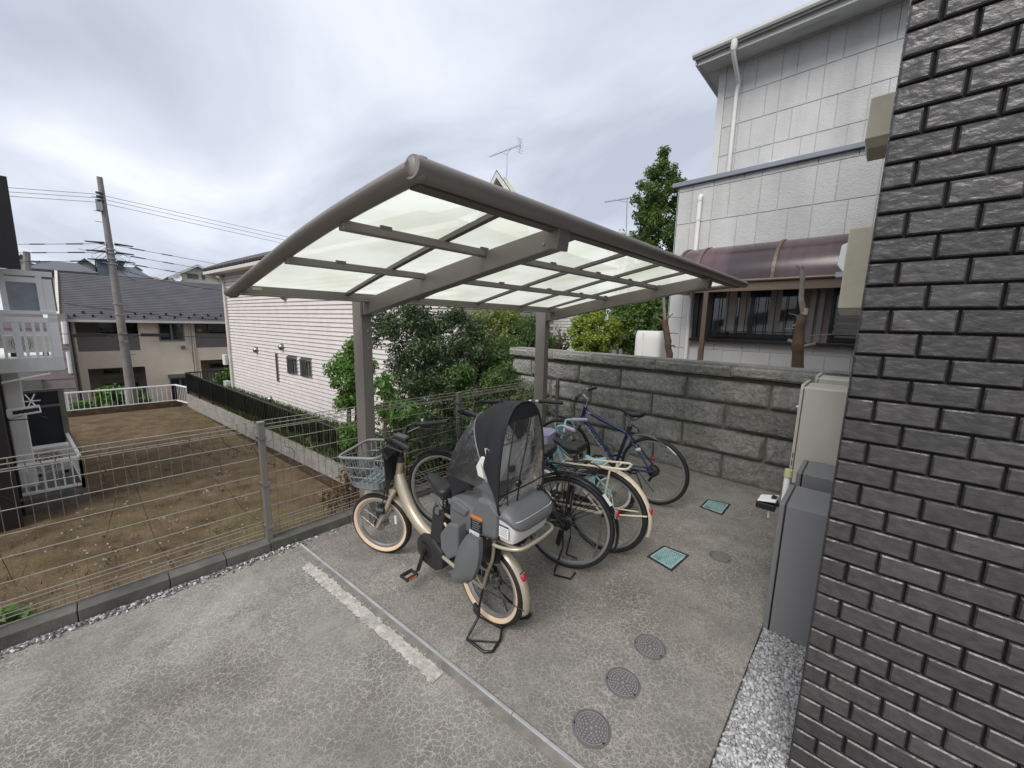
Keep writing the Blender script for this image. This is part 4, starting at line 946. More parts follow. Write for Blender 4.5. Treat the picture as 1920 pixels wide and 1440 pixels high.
for pts in (((905, 650), (907, 620), (912, 600), (900, 575)), ((907, 618), (915, 600), (925, 585)), ((920, 632), (930, 615), (938, 598)), ((905, 640), (925, 628), (935, 610)), ((912, 600), (908, 585), (910, 570))): mb.tube([px_(u, v, -5.6) for u, v in pts], [.028, .022, .016, .01][:len(pts)] if len(pts) == 4 else [.024, .018, .01], 7)
mb.build('bare_branch', m['bark2'], t, 60)
c = px_(975, 650, -6.0)
shrub('evergreen_shrub', 'dark green evergreen shrub at the left end of the stone wall', 'shrub', (c.x, c.y, GZ), [lobe(935, 592, 1025, 700, -5.2, .4), lobe(890, 640, 970, 740, -5.0, .45)], 38000, .029, m['l_mid'], 4, None, 1.08, 5, nc=150, rc=.16)
c = px_(880, 715, -4.3)
shrub('low_shrub', 'mid green leafy shrub pressing against the fence behind the bicycles', 'shrub', (c.x, c.y, GZ), [lobe(830, 690, 945, 765, -4.3, .25), lobe(900, 680, 962, 740, -4.5, .25), lobe(690, 760, 850, 840, -4.1, .25), lobe(770, 800, 840, 870, -3.9, .2), lobe(960, 725, 1040, 790, -3.9, .2), lobe(850, 755, 960, 830, -4.0, .25)], 13000, .030, m['l_mid'], 5, None, 1.1, 8, 2.1, nc=60, rc=.16)
c = px_(720, 700, -4.0)
shrub('spindle_shrub', 'pale leaved sprigs beside the front carport post above the fence', 'shrub', (c.x, c.y, GZ), [lobe(700, 695, 725, 745, -4.0, .12), lobe(715, 745, 745, 800, -3.9, .12), lobe(740, 765, 790, 790, -3.8, .1)], 600, .045, m['l_bright'], 6, None, 1.1, 5, 2.4, nc=16, rc=.09)
# conifers beside the grey house
c = py_(1113, 625, 6.6); r = py_(1162, 625, 6.6).x-c.x
shrub('golden_conifer', 'round golden green conifer bush above the stone wall', 'shrub', (c.x, c.y, 1.05), [((c.x, c.y, c.z-.02), (r*.93, r*.9, r*.86))], 15000, .030, m['l_con'], 7, None, 1.0, 3, 2.2, nc=130, rc=.10, up=.9)
c = py_(1235, 420, 9.5)
top, bot = py_(1240, 290, 9.5), py_(1235, 640, 9.5); H_ = top.z-bot.z
lob = []
for i in range(16):
    f = i/15; w = .70*(1-f**6)**.8*(1 if f > .12 else .9)+.05; lob.append(((c.x+.05*math.sin(i*2.1), 9.5, bot.z+H_*f*.97), (w, w, H_*.06)))
shrub('tall_conifer', 'tall narrow pointed conifer left of the grey house', 'tree', (c.x, 9.5, .0), lob, 46000, .042, m['l_cdark'], 8, None, 1.1, 4, 1.9, nc=420, rc=.13, up=.5)
c = py_(1205, 610, 8.2)
shrub('dark_hedge', 'dark green hedge between the golden bush and the grey house', 'hedge', (c.x, 8.2, .5), [((c.x-.05, 8.2, c.z-.1), (.62, .4, .75)), ((c.x-.55, 8.4, c.z+.05), (.3, .3, .55))], 15000, .05, m['l_cdark'], 9, None, 1.05, 4, 1.8, nc=80, rc=.2)
c = py_(1175, 440, 12)
shrub('round_conifer', 'small yellow green tree top showing above the carport tube', 'tree', (c.x, 12, 0), [((c.x-.1, 12, c.z-.35), (.4, .4, .55))], 900, .06, m['l_con'], 10, None, 1.1, 3, 2, nc=25, rc=.2)
c = py_(1050, 640, 7.2)
shrub('wiry_shrub', 'thin wiry twiggy shrub behind the rear carport post', 'shrub', (c.x, 7.2, 1.0), [((c.x, 7.2, c.z), (.28, .2, .28))], 320, .035, m['l_mid'], 11, None, 1.1, 22, 1.8, nc=26, rc=.12)
# weeds and grass
def grass(name, pts, h, mat, seed, kind='stuff', w=.006):
    rg = np.random.default_rng(seed); p = np.array(pts); n = len(p); a = rg.uniform(0, 6.28, n); l = rg.uniform(.5, 1.2, n)*h; ln = rg.normal(size=(n, 2))*.45*h
    dx_ = np.stack([np.cos(a)*w, np.sin(a)*w, np.zeros(n)], 1); tip = p+np.concatenate([ln, l[:, None]], 1); mid = p+np.concatenate([ln*.35, (l*.6)[:, None]], 1)
    V = np.stack([p-dx_, p+dx_, mid+dx_*.8, tip, mid-dx_*.8], 1).reshape(-1, 3); F0 = np.arange(n)[:, None]*5
    F = np.concatenate([F0+np.array([[0, 1, 2]]), F0+np.array([[0, 2, 4]]), F0+np.array([[4, 2, 3]])]); o = link(name, npmesh(name, V, F, mat)); o['kind'] = kind; return o
rr = random.Random(5)
pts = []
for _ in range(15000):
    x = rr.uniform(-23, -4); yb = 2.47+(x+22.4)*.0775+.2; pts.append((x, yb+rr.random()**1.3*1.7, -1.7))
grass('garden_grass', pts, .26, m['l_grass'], 1, w=.012)
pts = [(-3.28-abs(rr.gauss(0, .10))-.03, y+rr.gauss(0, .03), DZ+2.25) for y in (rr.uniform(-.62, -.48) for _ in range(50))]
wd = thing('weed', 'small green weed growing behind the kerb at the left edge', 'weed', (-3.3, -.45, 0))
pc = px_(18, 1162, -3.36)
leaves('leaf_cluster', [(pc.x-.02, pc.y-.02, pc.z+.0, .075), (pc.x, pc.y+.05, pc.z-.02, .05)], 80, .045, m['l_bright'], wd, 1.1, 1.2, 1.6, 31)
MB().tube([(pc.x, pc.y, pc.z-.35), (pc.x, pc.y, pc.z)], .006, 5).build('stem', m['vine'], wd)
wd = thing('weed', 'tiny green weed at the kerb by the end of the zinc strip', 'weed', tuple(gz(562, 1012)))
pc = gz(556, 1014, .02); leaves('leaf_cluster', [(pc.x-.01, pc.y, .015, .022)], 16, .018, m['l_bright'], wd, 1, .9, 1.6, 32)
wd = thing('dry_weeds', 'dry reddish brown weeds behind the fence left of the carport post', 'weeds', tuple(px_(645, 910, -3.6)))
a, b = px_(648, 900, -3.75), px_(640, 940, -3.6)
leaves('leaf_cluster', [tuple(px_(u, v, -3.8))+(.07,) for u, v in ((640, 930), (655, 915), (625, 950), (648, 890), (612, 930), (660, 940))], 420, .022, m['l_dry'], wd, 1.3, .4, 2.4, 33)
mb = MB()
for i in range(14):
    u, v = 605+rr.random()*60, 900+rr.random()*60; mb.tube([px_(u, v+60, -3.8), px_(u+rr.uniform(-8, 8), v-10, -3.8)], .003, 4)
mb.build('stem', m['vine'], wd)

# scattered stones and tufts on the vacant lot
rg_ = random.Random(9)
mg = MT('pale_stone', (.34, .32, .28), .85, 0, .3, 20)
pts = []
while len(pts) < 480:
    x = -3.6-abs(rg_.gauss(0, 5.5)); y = rg_.uniform(-3, 3.5)
    if x > -22 and y < 2.0+(-x-3.3)*.0 and not (x > -20 and x < -11.8 and y < -.3): pts.append((x, y, DZ+.004))
gravel('lot_stones', pts, .008, .024, 0)
pts = []
for _ in range(420):
    x = -3.6-abs(rg_.gauss(0, 5.5)); y = rg_.uniform(-3, 2.1)
    if x < -22 or (-20 < x < -11.8 and y < -.3): continue
    for k in range(rg_.randint(4, 14)): pts.append((x+rg_.gauss(0, .05), y+rg_.gauss(0, .05), DZ))
grass('lot_weeds', pts, .07, m['l_grass'], 3, w=.004)
# ================================================================== LEFT SIDE AND BACKGROUND
K = 2.3
def far(p): return Vector(C0)+(Vector(p)-Vector(C0))*K
# block wall and black railing along the vacant lot
WA, WB = far(gz(352, 761, 0)), far(gz(660, 912, 0)); WA.z = WB.z = DZ
wd_ = (WB-WA).normalized(); wn_ = Vector((-wd_.y, wd_.x, 0)); WL = (WB-WA).length
bl = thing('block_wall', 'low grey concrete block wall under the black railing beside the soil lot', 'wall', tuple(WA))
nb_ = int(WL/.40)
for i in range(nb_):
    for r in range(3):
        p = WA+wd_*(.40*i+(.2 if r % 2 else 0)); MB().obox(p+wd_*.2+wn_*.06+Vector((0, 0, .1+.2*r-.05)), wd_*.1965, wn_*.06, (0, 0, .0965)).build('block', m['block'], bl)
fr = thing('black_railing', 'long black metal railing on the block wall beside the soil lot', 'railing', tuple(WA+Vector((0, 0, .5))))
zb0, zt0_ = DZ+.55, -.78
ZT0, ZT1 = pv_(353, 702, WA, WB).z, pv_(650, 815, WA, WB).z
off_ = wn_*.06
def rz(s): return ZT0+(ZT1-ZT0)*s/WL
mb = MB(); mb.bar(WA+off_+Vector((0, 0, ZT0-WA.z)), WB+off_+Vector((0, 0, ZT1-WA.z)), .05, .05); mb.build('top_rail', m['blackal'], fr)
mb = MB(); mb.bar(WA+off_+Vector((0, 0, .68)), WB+off_+Vector((0, 0, .68)), .035, .035); mb.build('bottom_rail', m['blackal'], fr)
ns = 9
for i in range(ns):
    s = min(WL, .02+WL*i/(ns-1)); p = WA+off_+wd_*s; MB().box(p.x-.03, p.x+.03, p.y-.03, p.y+.03, DZ+.5, rz(s)).build('railing_post', m['blackal'], fr)
nbar = int(WL/.12)
bm = MB().box(-.014, .014, -.014, .014, .68, 1.38).mesh('baluster', m['blackal'])
for i in range(nbar):
    s = .06+.12*i; p = WA+off_+wd_*s; o = link('baluster', bm, fr, loc=(p.x, p.y, DZ)); o.scale.z = (rz(s)-DZ-.02)/1.38
a = WA+off_; mb = MB()
mb.bar(a+Vector((0, 0, ZT0-DZ)), a+Vector((-.3, 2.6, ZT0-DZ)), .05, .05); mb.bar(a+Vector((0, 0, .68)), a+Vector((-.3, 2.6, .68)), .035, .035)
for i in range(20): p = a+Vector((-.3, 2.6, 0))*(i/20); mb.box(p.x-.01, p.x+.01, p.y-.01, p.y+.01, DZ+.68, ZT0)
mb.build('return_panel', m['blackal'], fr)
# white railing at the far lot edge
def railing(name, label, P, zb, zt, mat, pitch=.16, post=1.9, group=None, th=.02):
    t = thing(name, label, 'railing', tuple(P[0]), 0, group)
    for a, b in zip(P, P[1:]):
        a, b = Vector(a), Vector(b); a.z = b.z = 0; L = (b-a).length; d = (b-a)/L
        mb = MB(); mb.bar(a+Vector((0, 0, zt-.03)), b+Vector((0, 0, zt-.03)), .06, .06); mb.build('top_rail', mat, t, bevel=.008)
        mb = MB(); mb.bar(a+Vector((0, 0, zb+.06)), b+Vector((0, 0, zb+.06)), .045, .05); mb.build('bottom_rail', mat, t)
        n = max(2, int(L/pitch))
        bm = MB().box(-th/2, th/2, -th/2, th/2, zb+.06, zt-.04).mesh('baluster', mat)
        for i in range(1, n): p = a+d*(L*i/n); link('baluster', bm, t, loc=(p.x, p.y, 0))
        np_ = max(1, round(L/post))
        for i in range(np_+1): p = a+d*(L*i/np_); MB().box(p.x-.025, p.x+.025, p.y-.025, p.y+.025, zb-.12, zt-.02).build('railing_post', mat, t)
    return t
xr = far(gz(335, 754, 0)).x
P0, P1 = px_(112, 736, xr), px_(328, 721, xr); zt_ = (P0.z+P1.z)/2
railing('white_railing', 'white metal railing along the far street edge of the soil lot', [(xr, P0.y-1.5, 0), (xr, P1.y, 0), (WA.x-.1, WA.y+.05, 0)], DZ+.05, zt_, m['white'])

# ------------------------------------------------------------------ pale pink house
D1 = Vector((math.cos(R_(5.3)), math.sin(R_(5.3)), 0)); N1 = Vector((D1.y, -D1.x, 0))   # N1 faces the camera side
PC = gz(437, 727, -1.6); 
def pk(u, v): return pv_(u, v, PC, PC+D1*10)
ph = thing('pink_house', 'pale pink lap sided two storey house with grey tile roof across the soil lot', 'house', tuple(PC))
ez = pk(420, 512).z; LEN = 15.3; PB = -1.65
def pp(s, n, z): p = PC+D1*s+N1*n; return Vector((p.x, p.y, z))
mb = MB(); mb.add([pp(0, -.03, PB-.6), pp(LEN, -.03, PB-.6), pp(LEN, -7, PB-.6), pp(0, -7, PB-.6), pp(0, -.03, ez), pp(LEN, -.03, ez), pp(LEN, -7, ez), pp(0, -7, ez)], [(0, 1, 5, 4), (1, 2, 6, 5), (2, 3, 7, 6), (3, 0, 4, 7), (4, 5, 6, 7)])
mb.build('wall_core', m['pjoint'], ph)
z1, z2 = pk(600, 632).z, pk(600, 640).z
bh = .137; nbd = int((ez-PB)/bh)
# openings cut out of the boards
def rect(u0, v0, u1, v1):
    a, b = pk(u0, v0), pk(u1, v1); return ((a-PC).dot(D1), (b-PC).dot(D1), b.z, a.z)
opens = [rect(518, 662, 526.5, 716), rect(540.5, 668, 561, 703), rect(565, 672, 588, 709)]
for i in range(nbd):
    z0 = ez-.02-bh*(i+1); z1 = z0+bh
    segs = [(0., LEN)]
    for (a, b, za, zb_) in opens:
        if z1 > za+.03 and z0 < zb_-.03:
            ns_ = []
            for s0, s1 in segs:
                if a < s1 and b > s0:
                    if a > s0: ns_.append((s0, a))
                    if b < s1: ns_.append((b, s1))
                else: ns_.append((s0, s1))
            segs = ns_
    if not segs: continue
    mb = MB()
    for s0, s1 in segs:
        mb.add([pp(s0, .048, z0+.010), pp(s1, .048, z0+.010), pp(s1, .016, z1), pp(s0, .016, z1), pp(s0, -.02, z0+.014), pp(s1, -.02, z0+.014), pp(s1, -.02, z1), pp(s0, -.02, z1)], [(0, 1, 2, 3), (4, 5, 1, 0), (3, 2, 6, 7), (0, 3, 7, 4), (1, 5, 6, 2)])
    mb.build('siding_board', m['pink'], ph)
    # the short returns on the street side and the garden end
    MB().add([pp(LEN+.02, .03, z0+.008), pp(LEN+.02, -7, z0+.008), pp(LEN, -7, z1), pp(LEN, .03, z1)], [(0, 3, 2, 1)]).build('siding_board', m['pink'], ph)
    MB().add([pp(-.02, .03, z0+.006), pp(-.02, -7, z0+.006), pp(.0, -7, z1), pp(.0, .03, z1)], [(0, 1, 2, 3)]).build('siding_board', m['pink'], ph)
mb = MB(); mb.add([pp(-.05, .055, PB), pp(.09, .055, PB), pp(.09, .055, ez), pp(-.05, .055, ez), pp(-.05, -.07, PB), pp(-.05, -.07, ez)], [(0, 1, 2, 3), (4, 0, 3, 5)]); mb.build('corner_board', m['pinktrim'], ph)
def opening(a, b, za, zb_, bars, narrow=False):
    mb = MB(); t_ = .045
    def bx(s0, s1, q0, q1, n0=-.02, n1=.055): mb.obox((pp((s0+s1)/2, (n0+n1)/2, (q0+q1)/2)), D1*(s1-s0)/2, N1*(n1-n0)/2, Vector((0, 0, (q1-q0)/2)))
    bx(a, a+t_, za, zb_); bx(b-t_, b, za, zb_); bx(a+t_, b-t_, za, za+t_); bx(a+t_, b-t_, zb_-t_, zb_)
    if not narrow: bx(a+(b-a)*.62, a+(b-a)*.70, za+t_, zb_-t_, -.02, .03)
    f = mb.build('window', m['sash'], ph)
    mb = MB(); mb.add([pp(a, -.012, za), pp(b, -.012, za), pp(b, -.012, zb_), pp(a, -.012, zb_)], [(0, 1, 2, 3)]); mb.build('pane', m['glass'] if not narrow else m['darkwall'], f)
    if bars:
        mb = MB()
        for i in range(7): s = a+(b-a)*(.08+.54*i/6); mb.obox(pp(s, .085, (za+zb_)/2), D1*.012, N1*.008, Vector((0, 0, (zb_-za)/2)))
        for z in (za+.06, zb_-.06): mb.obox(pp(a+(b-a)*.36, .075, z), D1*(b-a)*.36, N1*.006, Vector((0, 0, .015)))
        mb.build('window_bars', m['steel'], f)
for i, (a, b, za, zb_) in enumerate(opens): opening(a, b, za, zb_, i > 0, i == 0)
for (u, v, r) in ((532, 650.5, .13), (484, 656, .13), (511, 748, .12), (537, 557, .13), (422, 514, .11)):
    p = pk(u, v)+N1*.04; mb = MB(); n_ = 12
    mb.grid(lambda a, b: p+N1*(.16*math.sin(b*math.pi/2))+(D1*math.cos(2*math.pi*a)+Vector((0, 0, 1))*math.sin(2*math.pi*a))*r*math.cos(b*math.pi/2*.98), n_, 6, cu=True)
    mb.build('vent_hood', m['steel'], ph, 60)
pts = [pk(427, 520), pk(428, 560), pk(440, 725)]
s_dp = (pk(430, 600)-PC).dot(D1)
mb = MB(); mb.tube([pp(-.15, .45, ez+.02), pp(s_dp-.1, .2, ez-.15), pp(s_dp, .10, ez-.45), pp(s_dp, .10, PB)], .045, 8); mb.build('downpipe', m['pinktrim'], ph, 60)
MB().obox(pk(427, 674)+N1*.1, D1*.18, N1*.06, Vector((0, 0, .24))).build('meter_box', m['dull_white'], ph)
MB().obox(pk(432, 722)+N1*.12, D1*.2, N1*.1, Vector((0, 0, .22))).build('pipe_cover', m['dull_white'], ph)
# roof: hip/eave with tile edge
ov = .55; rz_ = ez+.28
def rp(s, n, z): return pp(s, n, z)
mb = MB(); RH = 2.2
mb.add([rp(-.6, ov, ez+.05), rp(LEN+.6, ov, ez+.05), rp(9.4, -3.8, ez+RH), rp(2.9, -3.8, ez+RH), rp(-.6, -7.6, ez+.05), rp(LEN+.6, -7.6, ez+.05)], [(0, 1, 2, 3), (4, 0, 3), (1, 5, 2), (5, 4, 3, 2)])
mb.build('roof', m['rooft'], ph)
mb = MB(); sl = (RH-.0)/(ov+3.8)
n_t = int((LEN+1.2)/.30)
for i in range(n_t):
    s = -.6+.30*i+.15; mb.tube([rp(s, ov+.05, ez+.10), rp(s, ov-.9, ez+.10+.9*sl)], .10, 6, flat=.7)
o = mb.build('eave_tile', m['rooft'], ph); o['kind'] = 'stuff'
mb = MB(); mb.bar(rp(-.6, ov-.02, ez-.03), rp(LEN+.6, ov-.02, ez-.03), .10, .12); mb.build('gutter', m['pinktrim'], ph)
mb = MB(); mb.add([rp(-.6, ov, ez-.06), rp(LEN, ov, ez-.06), rp(LEN, 0, ez-.06), rp(-.6, 0, ez-.06)], [(0, 3, 2, 1)]); mb.build('soffit', m['pinktrim'], ph); mb = MB(); mb.add([rp(-.6, 0, ez-.06), rp(0, 0, ez-.06), rp(0, -7, ez-.06), rp(-.6, -7, ez-.06)], [(0, 3, 2, 1)]); mb.build('soffit', m['pinktrim'], ph)
mb = MB(); mb.bar(rp(-.62, ov, ez-.0), rp(-.62, -7.6, ez-.0), .06, .2); mb.build('fascia', m['pinktrim'], ph)

# ------------------------------------------------------------------ cream apartment house across the street
XF = -29.0
ap = thing('cream_apartments', 'cream two storey apartment house with dark slate roof and recessed balconies', 'building', (XF, 3, -4))
def fx(u, v, x=XF): return px_(u, v, x)
ya = fx(135, 640).y; yz = 9.5; ea = 1.44
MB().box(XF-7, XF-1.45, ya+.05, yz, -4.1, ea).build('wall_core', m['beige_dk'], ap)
def yof(u, v=650): return fx(u, v).y
def zof(v, u=250): return fx(u, v).z
# facade is built from cream slabs around real recesses
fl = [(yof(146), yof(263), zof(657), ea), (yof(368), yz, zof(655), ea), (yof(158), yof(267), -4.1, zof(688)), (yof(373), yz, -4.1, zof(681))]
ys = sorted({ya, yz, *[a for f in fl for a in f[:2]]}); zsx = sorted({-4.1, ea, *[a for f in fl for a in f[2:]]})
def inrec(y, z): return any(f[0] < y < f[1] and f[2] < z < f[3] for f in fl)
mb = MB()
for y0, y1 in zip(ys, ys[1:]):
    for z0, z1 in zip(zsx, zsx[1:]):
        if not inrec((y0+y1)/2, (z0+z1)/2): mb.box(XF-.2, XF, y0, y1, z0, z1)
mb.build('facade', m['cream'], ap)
MB().box(XF-7, XF-.201, ya, ya+.05, -4.1, ea).build('side_wall', m['mauve'], ap)
zs_ = zof(687); zh = zof(655)
for y0, y1 in ((yof(146), yof(263)), (yof(368), yz)):
    MB().box(XF-1.45, XF-.2, y0, y1, zof(660)-.12, zof(660)).build('balcony_floor', m['creaml'], ap)
    b = MB().box(XF-.06, XF-.02, y0, y1, zof(659), zof(628)).build('balcony_panel', m['balc'], ap)
    MB().box(XF-.08, XF+.01, y0, y1, zof(628), zof(628)+.06).build('handrail', m['sash'], b)
def win(y0, y1, z0, z1, x, pane='glass', mull=1):
    mb = MB(); t_ = .06
    mb.box(x, x+.06, y0, y0+t_, z0, z1); mb.box(x, x+.06, y1-t_, y1, z0, z1); mb.box(x, x+.06, y0+t_, y1-t_, z0, z0+t_); mb.box(x, x+.06, y0+t_, y1-t_, z1-t_, z1)
    for k in range(mull): yy = y0+(y1-y0)*(k+1)/(mull+1); mb.box(x+.005, x+.055, yy-.04, yy+.04, z0+t_, z1-t_)
    f = mb.build('window', m['sash'], ap); MB().box(x+.012, x+.022, y0+t_*.5, y1-t_*.5, z0+t_*.5, z1-t_*.5).build('pane', m[pane], f); return f
xb = XF-1.44
win(px_(184, 620, xb).y, px_(262, 620, xb).y, px_(200, 655, xb).z, px_(200, 602, xb).z, xb)
win(px_(390, 620, xb).y, px_(420, 620, xb).y+1, px_(400, 652, xb).z, px_(400, 604, xb).z, xb)
f = win(yof(300), yof(348), zof(640), zof(604), XF)
MB().box(XF+.015, XF+.021, yof(303), yof(322), zof(637), zof(607)).build('pane', m['glassl'], f)
win(px_(190, 690, xb).y, px_(260, 690, xb).y, px_(200, 703, xb).z, px_(200, 690, xb).z, xb)
win(px_(392, 690, xb).y, px_(420, 690, xb).y+.8, px_(400, 691, xb).z, px_(400, 680, xb).z, xb)
sb = MB().box(xb, xb+.2, px_(190, 700, xb).y, px_(258, 700, xb).y, px_(200, 719, xb).z, px_(200, 711, xb).z).build('shutter_box', m['sash'], ap)
win(px_(192, 690, xb).y, px_(258, 690, xb).y, -3.9, px_(200, 720, xb).z, xb)
sb = MB().box(XF, XF+.18, yof(308), yof(352), zof(713), zof(706)).build('shutter_box', m['sash'], ap)
win(yof(310), yof(350), zof(760), zof(714), XF)
for u in (358, 363): MB().tube([(XF+.06, yof(u), ea-.05), (XF+.06, yof(u), -4)], .045, 8).build('downpipe', m['creaml'], ap, 60)
MB().tube([(XF+.06, yof(139), ea-.05), (XF+.06, yof(140), -4)], .05, 8).build('downpipe', m['sash'], ap, 60)
for u, v in ((343, 653), (377, 619)): MB().box(XF, XF+.1, yof(u)-.09, yof(u)+.09, zof(v)-.08, zof(v)+.08).build('wall_light', m['sash'], ap)
# roof in courses
rz0, rx0 = ea+.02, XF+.55; rzr, rxr = 3.93, XF-3.9; NR = 26
y0_, y1_ = fx(121, 600).y-.15, yz+.4
mb = MB()
for i in range(NR):
    f0, f1 = i/NR, (i+1)/NR; xa, za = rx0+(rxr-rx0)*f0, rz0+(rzr-rz0)*f0; xb_, zb_ = rx0+(rxr-rx0)*f1, rz0+(rzr-rz0)*f1
    mb.add([(xa, y0_, za+.035), (xa, y1_, za+.035), (xb_, y1_, zb_+.012), (xb_, y0_, zb_+.012), (xa, y0_, za-.01), (xa, y1_, za-.01)], [(0, 1, 2, 3), (4, 5, 1, 0)])
rf = mb.build('roof', m['slate'], ap)
mb = MB(); mb.add([(rxr, y0_, rzr), (rxr, y1_, rzr), (XF-8, y1_, ea), (XF-8, y0_, ea)], [(0, 1, 2, 3)]); mb.build('rear_roof', m['slate'], ap)
MB().add([(XF-.2, ya, ea), (rxr, ya, rzr-.2), (XF-7, ya, ea)], [(0, 1, 2)]).build('gable_wall', m['mauve'], ap)
mb = MB(); mb.bar((rx0+.02, y0_-.02, rz0), (rxr, y0_-.02, rzr+.02), .10, .22); mb.build('verge_board', m['creaml'], ap)
mb = MB(); mb.bar((rx0+.06, y0_, rz0-.05), (rx0+.06, y1_, rz0-.05), .12, .12); mb.build('gutter', m['gtrim'], ap)
MB().box(XF, rx0, ya, yz, ea-.02, ea+.0).build('soffit', m['creaml'], ap)
mb = MB()
for row, f in ((0, .05), (1, .12)):
    for i in range(18): y = y0_+.5+i*.62+row*.3; x, z = rx0+(rxr-rx0)*f, rz0+(rzr-rz0)*f+.05; mb.box(x-.05, x+.05, y-.04, y+.04, z-.02, z+.09)
o = mb.build('snow_guard', m['blackal'], ap); o['kind'] = 'stuff'
# bush in front of it, beyond the railing
c = px_(205, 745, -26.3)
shrub('street_bush', 'light green bush beyond the white railing in front of the cream apartments', 'bush', (c.x, c.y, -4.0), [((c.x, c.y, c.z-.3), (.6, 1.35, .75))], 2200, .12, m['l_bright'], 21, None, 1.1, 4, 2.4, nc=40, rc=.26)
c = px_(425, 715, -23.2)
shrub('corner_plant', 'feathery pale green plant at the foot of the pink house corner', 'plant', (c.x, c.y, -1.7), [((c.x, c.y, c.z), (.25, .45, .55))], 420, .12, m['l_bright'], 22, None, 1.1, 4, 3.5, nc=16, rc=.22)

# ------------------------------------------------------------------ utility pole and its lines
XP = -25.5
up = thing('utility_pole', 'tall concrete utility pole carrying cables in front of the cream apartments', 'utility pole', (XP, .85, -4))
pb, pt = px_(246, 735, XP), px_(186.5, 332, XP)
MB().tube([(pb.x, pb.y, -4.1), (pb.x, pb.y, -2), (pt.x, pt.y, pt.z)], [.19, .18, .095], 14).build('pole_shaft', m['pole'], up, 60)
def pzs(v): 
    return px_(187+(246-187)*(v-332)/(735-332), v, XP)
mb = MB()
for v in (372, 398, 418, 460, 477, 494, 543, 571, 592, 628, 665): p = pzs(v); mb.bar(p+Vector((.0, -.02, 0)), p+Vector((.05, .34 if v % 2 else -.34, 0)), .022, .022)
mb.build('step_bolt', m['steel'], up)
mb = MB()
for v in (468, 475, 485, 495, 570, 590, 625, 640): p = pzs(v); mb.lathe([(.17, -.03), (.17, .03)], tuple(p), 'z', 12)
mb.build('band', m['steel'], up)
mb = MB()
for v in (364, 371, 378): p = pzs(v); mb.tube([p+Vector((.1, 0, 0)), p+Vector((.25, -.18, -.02))], .05, 8); 
for v in (457, 473, 489):
    p = pzs(v)
    for s in (-1, 1): mb.tube([p+Vector((.1, .15*s, 0)), p+Vector((.1, .75*s, -.02))], [.05, .025], 6)
mb.build('insulator', m['blackp'], up)
mb = MB(); p = pzs(386); mb.box(p.x, p.x+.2, p.y-.25, p.y-.05, p.z-.25, p.z+.2); mb.build('bracket', m['steel'], up)
mb = MB()
for k in range(14):
    a = pzs(457+k*3); s = random.choice((-1, 1)); b = a+Vector((.1, s*random.uniform(.3, 1.0), -random.uniform(.1, .8))); c = a.lerp(b, .5)+Vector((.1, s*.2, -.25)); mb.tube(  [a, c, b], .010, 4)
mb.build('jumper_cable', m['dark'], up)
mb = MB(); p = pzs(628)
for s, l in ((-1, 2.0), (1, 2.2)): a = px_(232+s*12, 628, XP+.3); mb.bar(a+Vector((0, s*.35, 0)), a+Vector((0, s*(.35+1.0), -.02)), .16, .15); mb.bar(a+Vector((0, s*.1, -.1)), a+Vector((0, s*.4, 0)), .03, .03)
mb.build('cable_joint', m['blackp'], up)
def wire(label, P, r=.013, sag=.0):
    mb = MB(); pts = []
    for a, b in zip(P, P[1:]):
        a, b = Vector(a), Vector(b)
        for i in range(10): f = i/10; q_ = a.lerp(b, f); q_.z -= sag*4*f*(1-f)*(b-a).length/40; pts.append(q_)
    pts.append(Vector(P[-1])); mb.tube(pts, r, 5)
    o = mb.build('overhead_cable', m['dark']); tag(o, label, 'cable', 'overhead cables'); return o
for k, (l, c, c2, r_) in enumerate((((5, 351), (182, 364), (194, 369), (520, 440)), ((5, 359), (183, 371), (195, 376), (520, 447)), ((5, 367), (183, 379), (195, 384), (520, 454)))):
    a = px_(*l, XP); q1 = px_(*c, XP); r1 = px_(*r_, XP); ext = q1.lerp(r1, 2.2); exl = q1.lerp(a, 3)
    wire(('topmost', 'middle', 'lowest')[k]+' of the three high cables at the pole top', [exl, q1, ext], .009)
for k, (l, c, r_) in enumerate((((25, 458), (200, 457), (400, 494)), ((25, 474), (203, 473), (400, 508)), ((25, 491), (207, 489), (400, 522)))):
    a = px_(*l, XP); q1 = px_(*c, XP); r1 = px_(*r_, XP); ext = q1.lerp(r1, 2.0); exl = q1.lerp(a, 2.5)
    wire(('upper', 'middle', 'lower')[k]+' of the three insulated cables at mid height of the pole', [exl, q1, ext], .010)
    mb = MB()
    for s, e_ in ((1, r1), (-1, a)):
        d = (e_-q1).normalized(); mb.tube([q1+d*.7, q1+d*.75, q1+d*1.2, q1+d*1.25], [.012, .026, .024, .012], 6); mb.tube([q1+d*1.8, q1+d*1.85, q1+d*2.2, q1+d*2.25], [.012, .022, .022, .012], 6)
    mb.build('cable_sleeve', m['dark'], up)
a, q1, r1 = px_(110, 626, XP+.3), px_(232, 628, XP+.3), px_(420, 633, XP+.3)
wire('low communication cable with black joint boxes crossing the cream balconies', [q1.lerp(a, 2.5), q1, q1.lerp(r1, 2)], .014)
a, b = px_(205, 500, XP), px_(415, 545, XP+1); wire('drooping service cable to the right of the pole', [a, b], .012, 1.2)
a, b = px_(120, 569, XP), px_(420, 600, XP); wire('thin cable running across the slate roof of the cream apartments', [a, b], .012, .6)

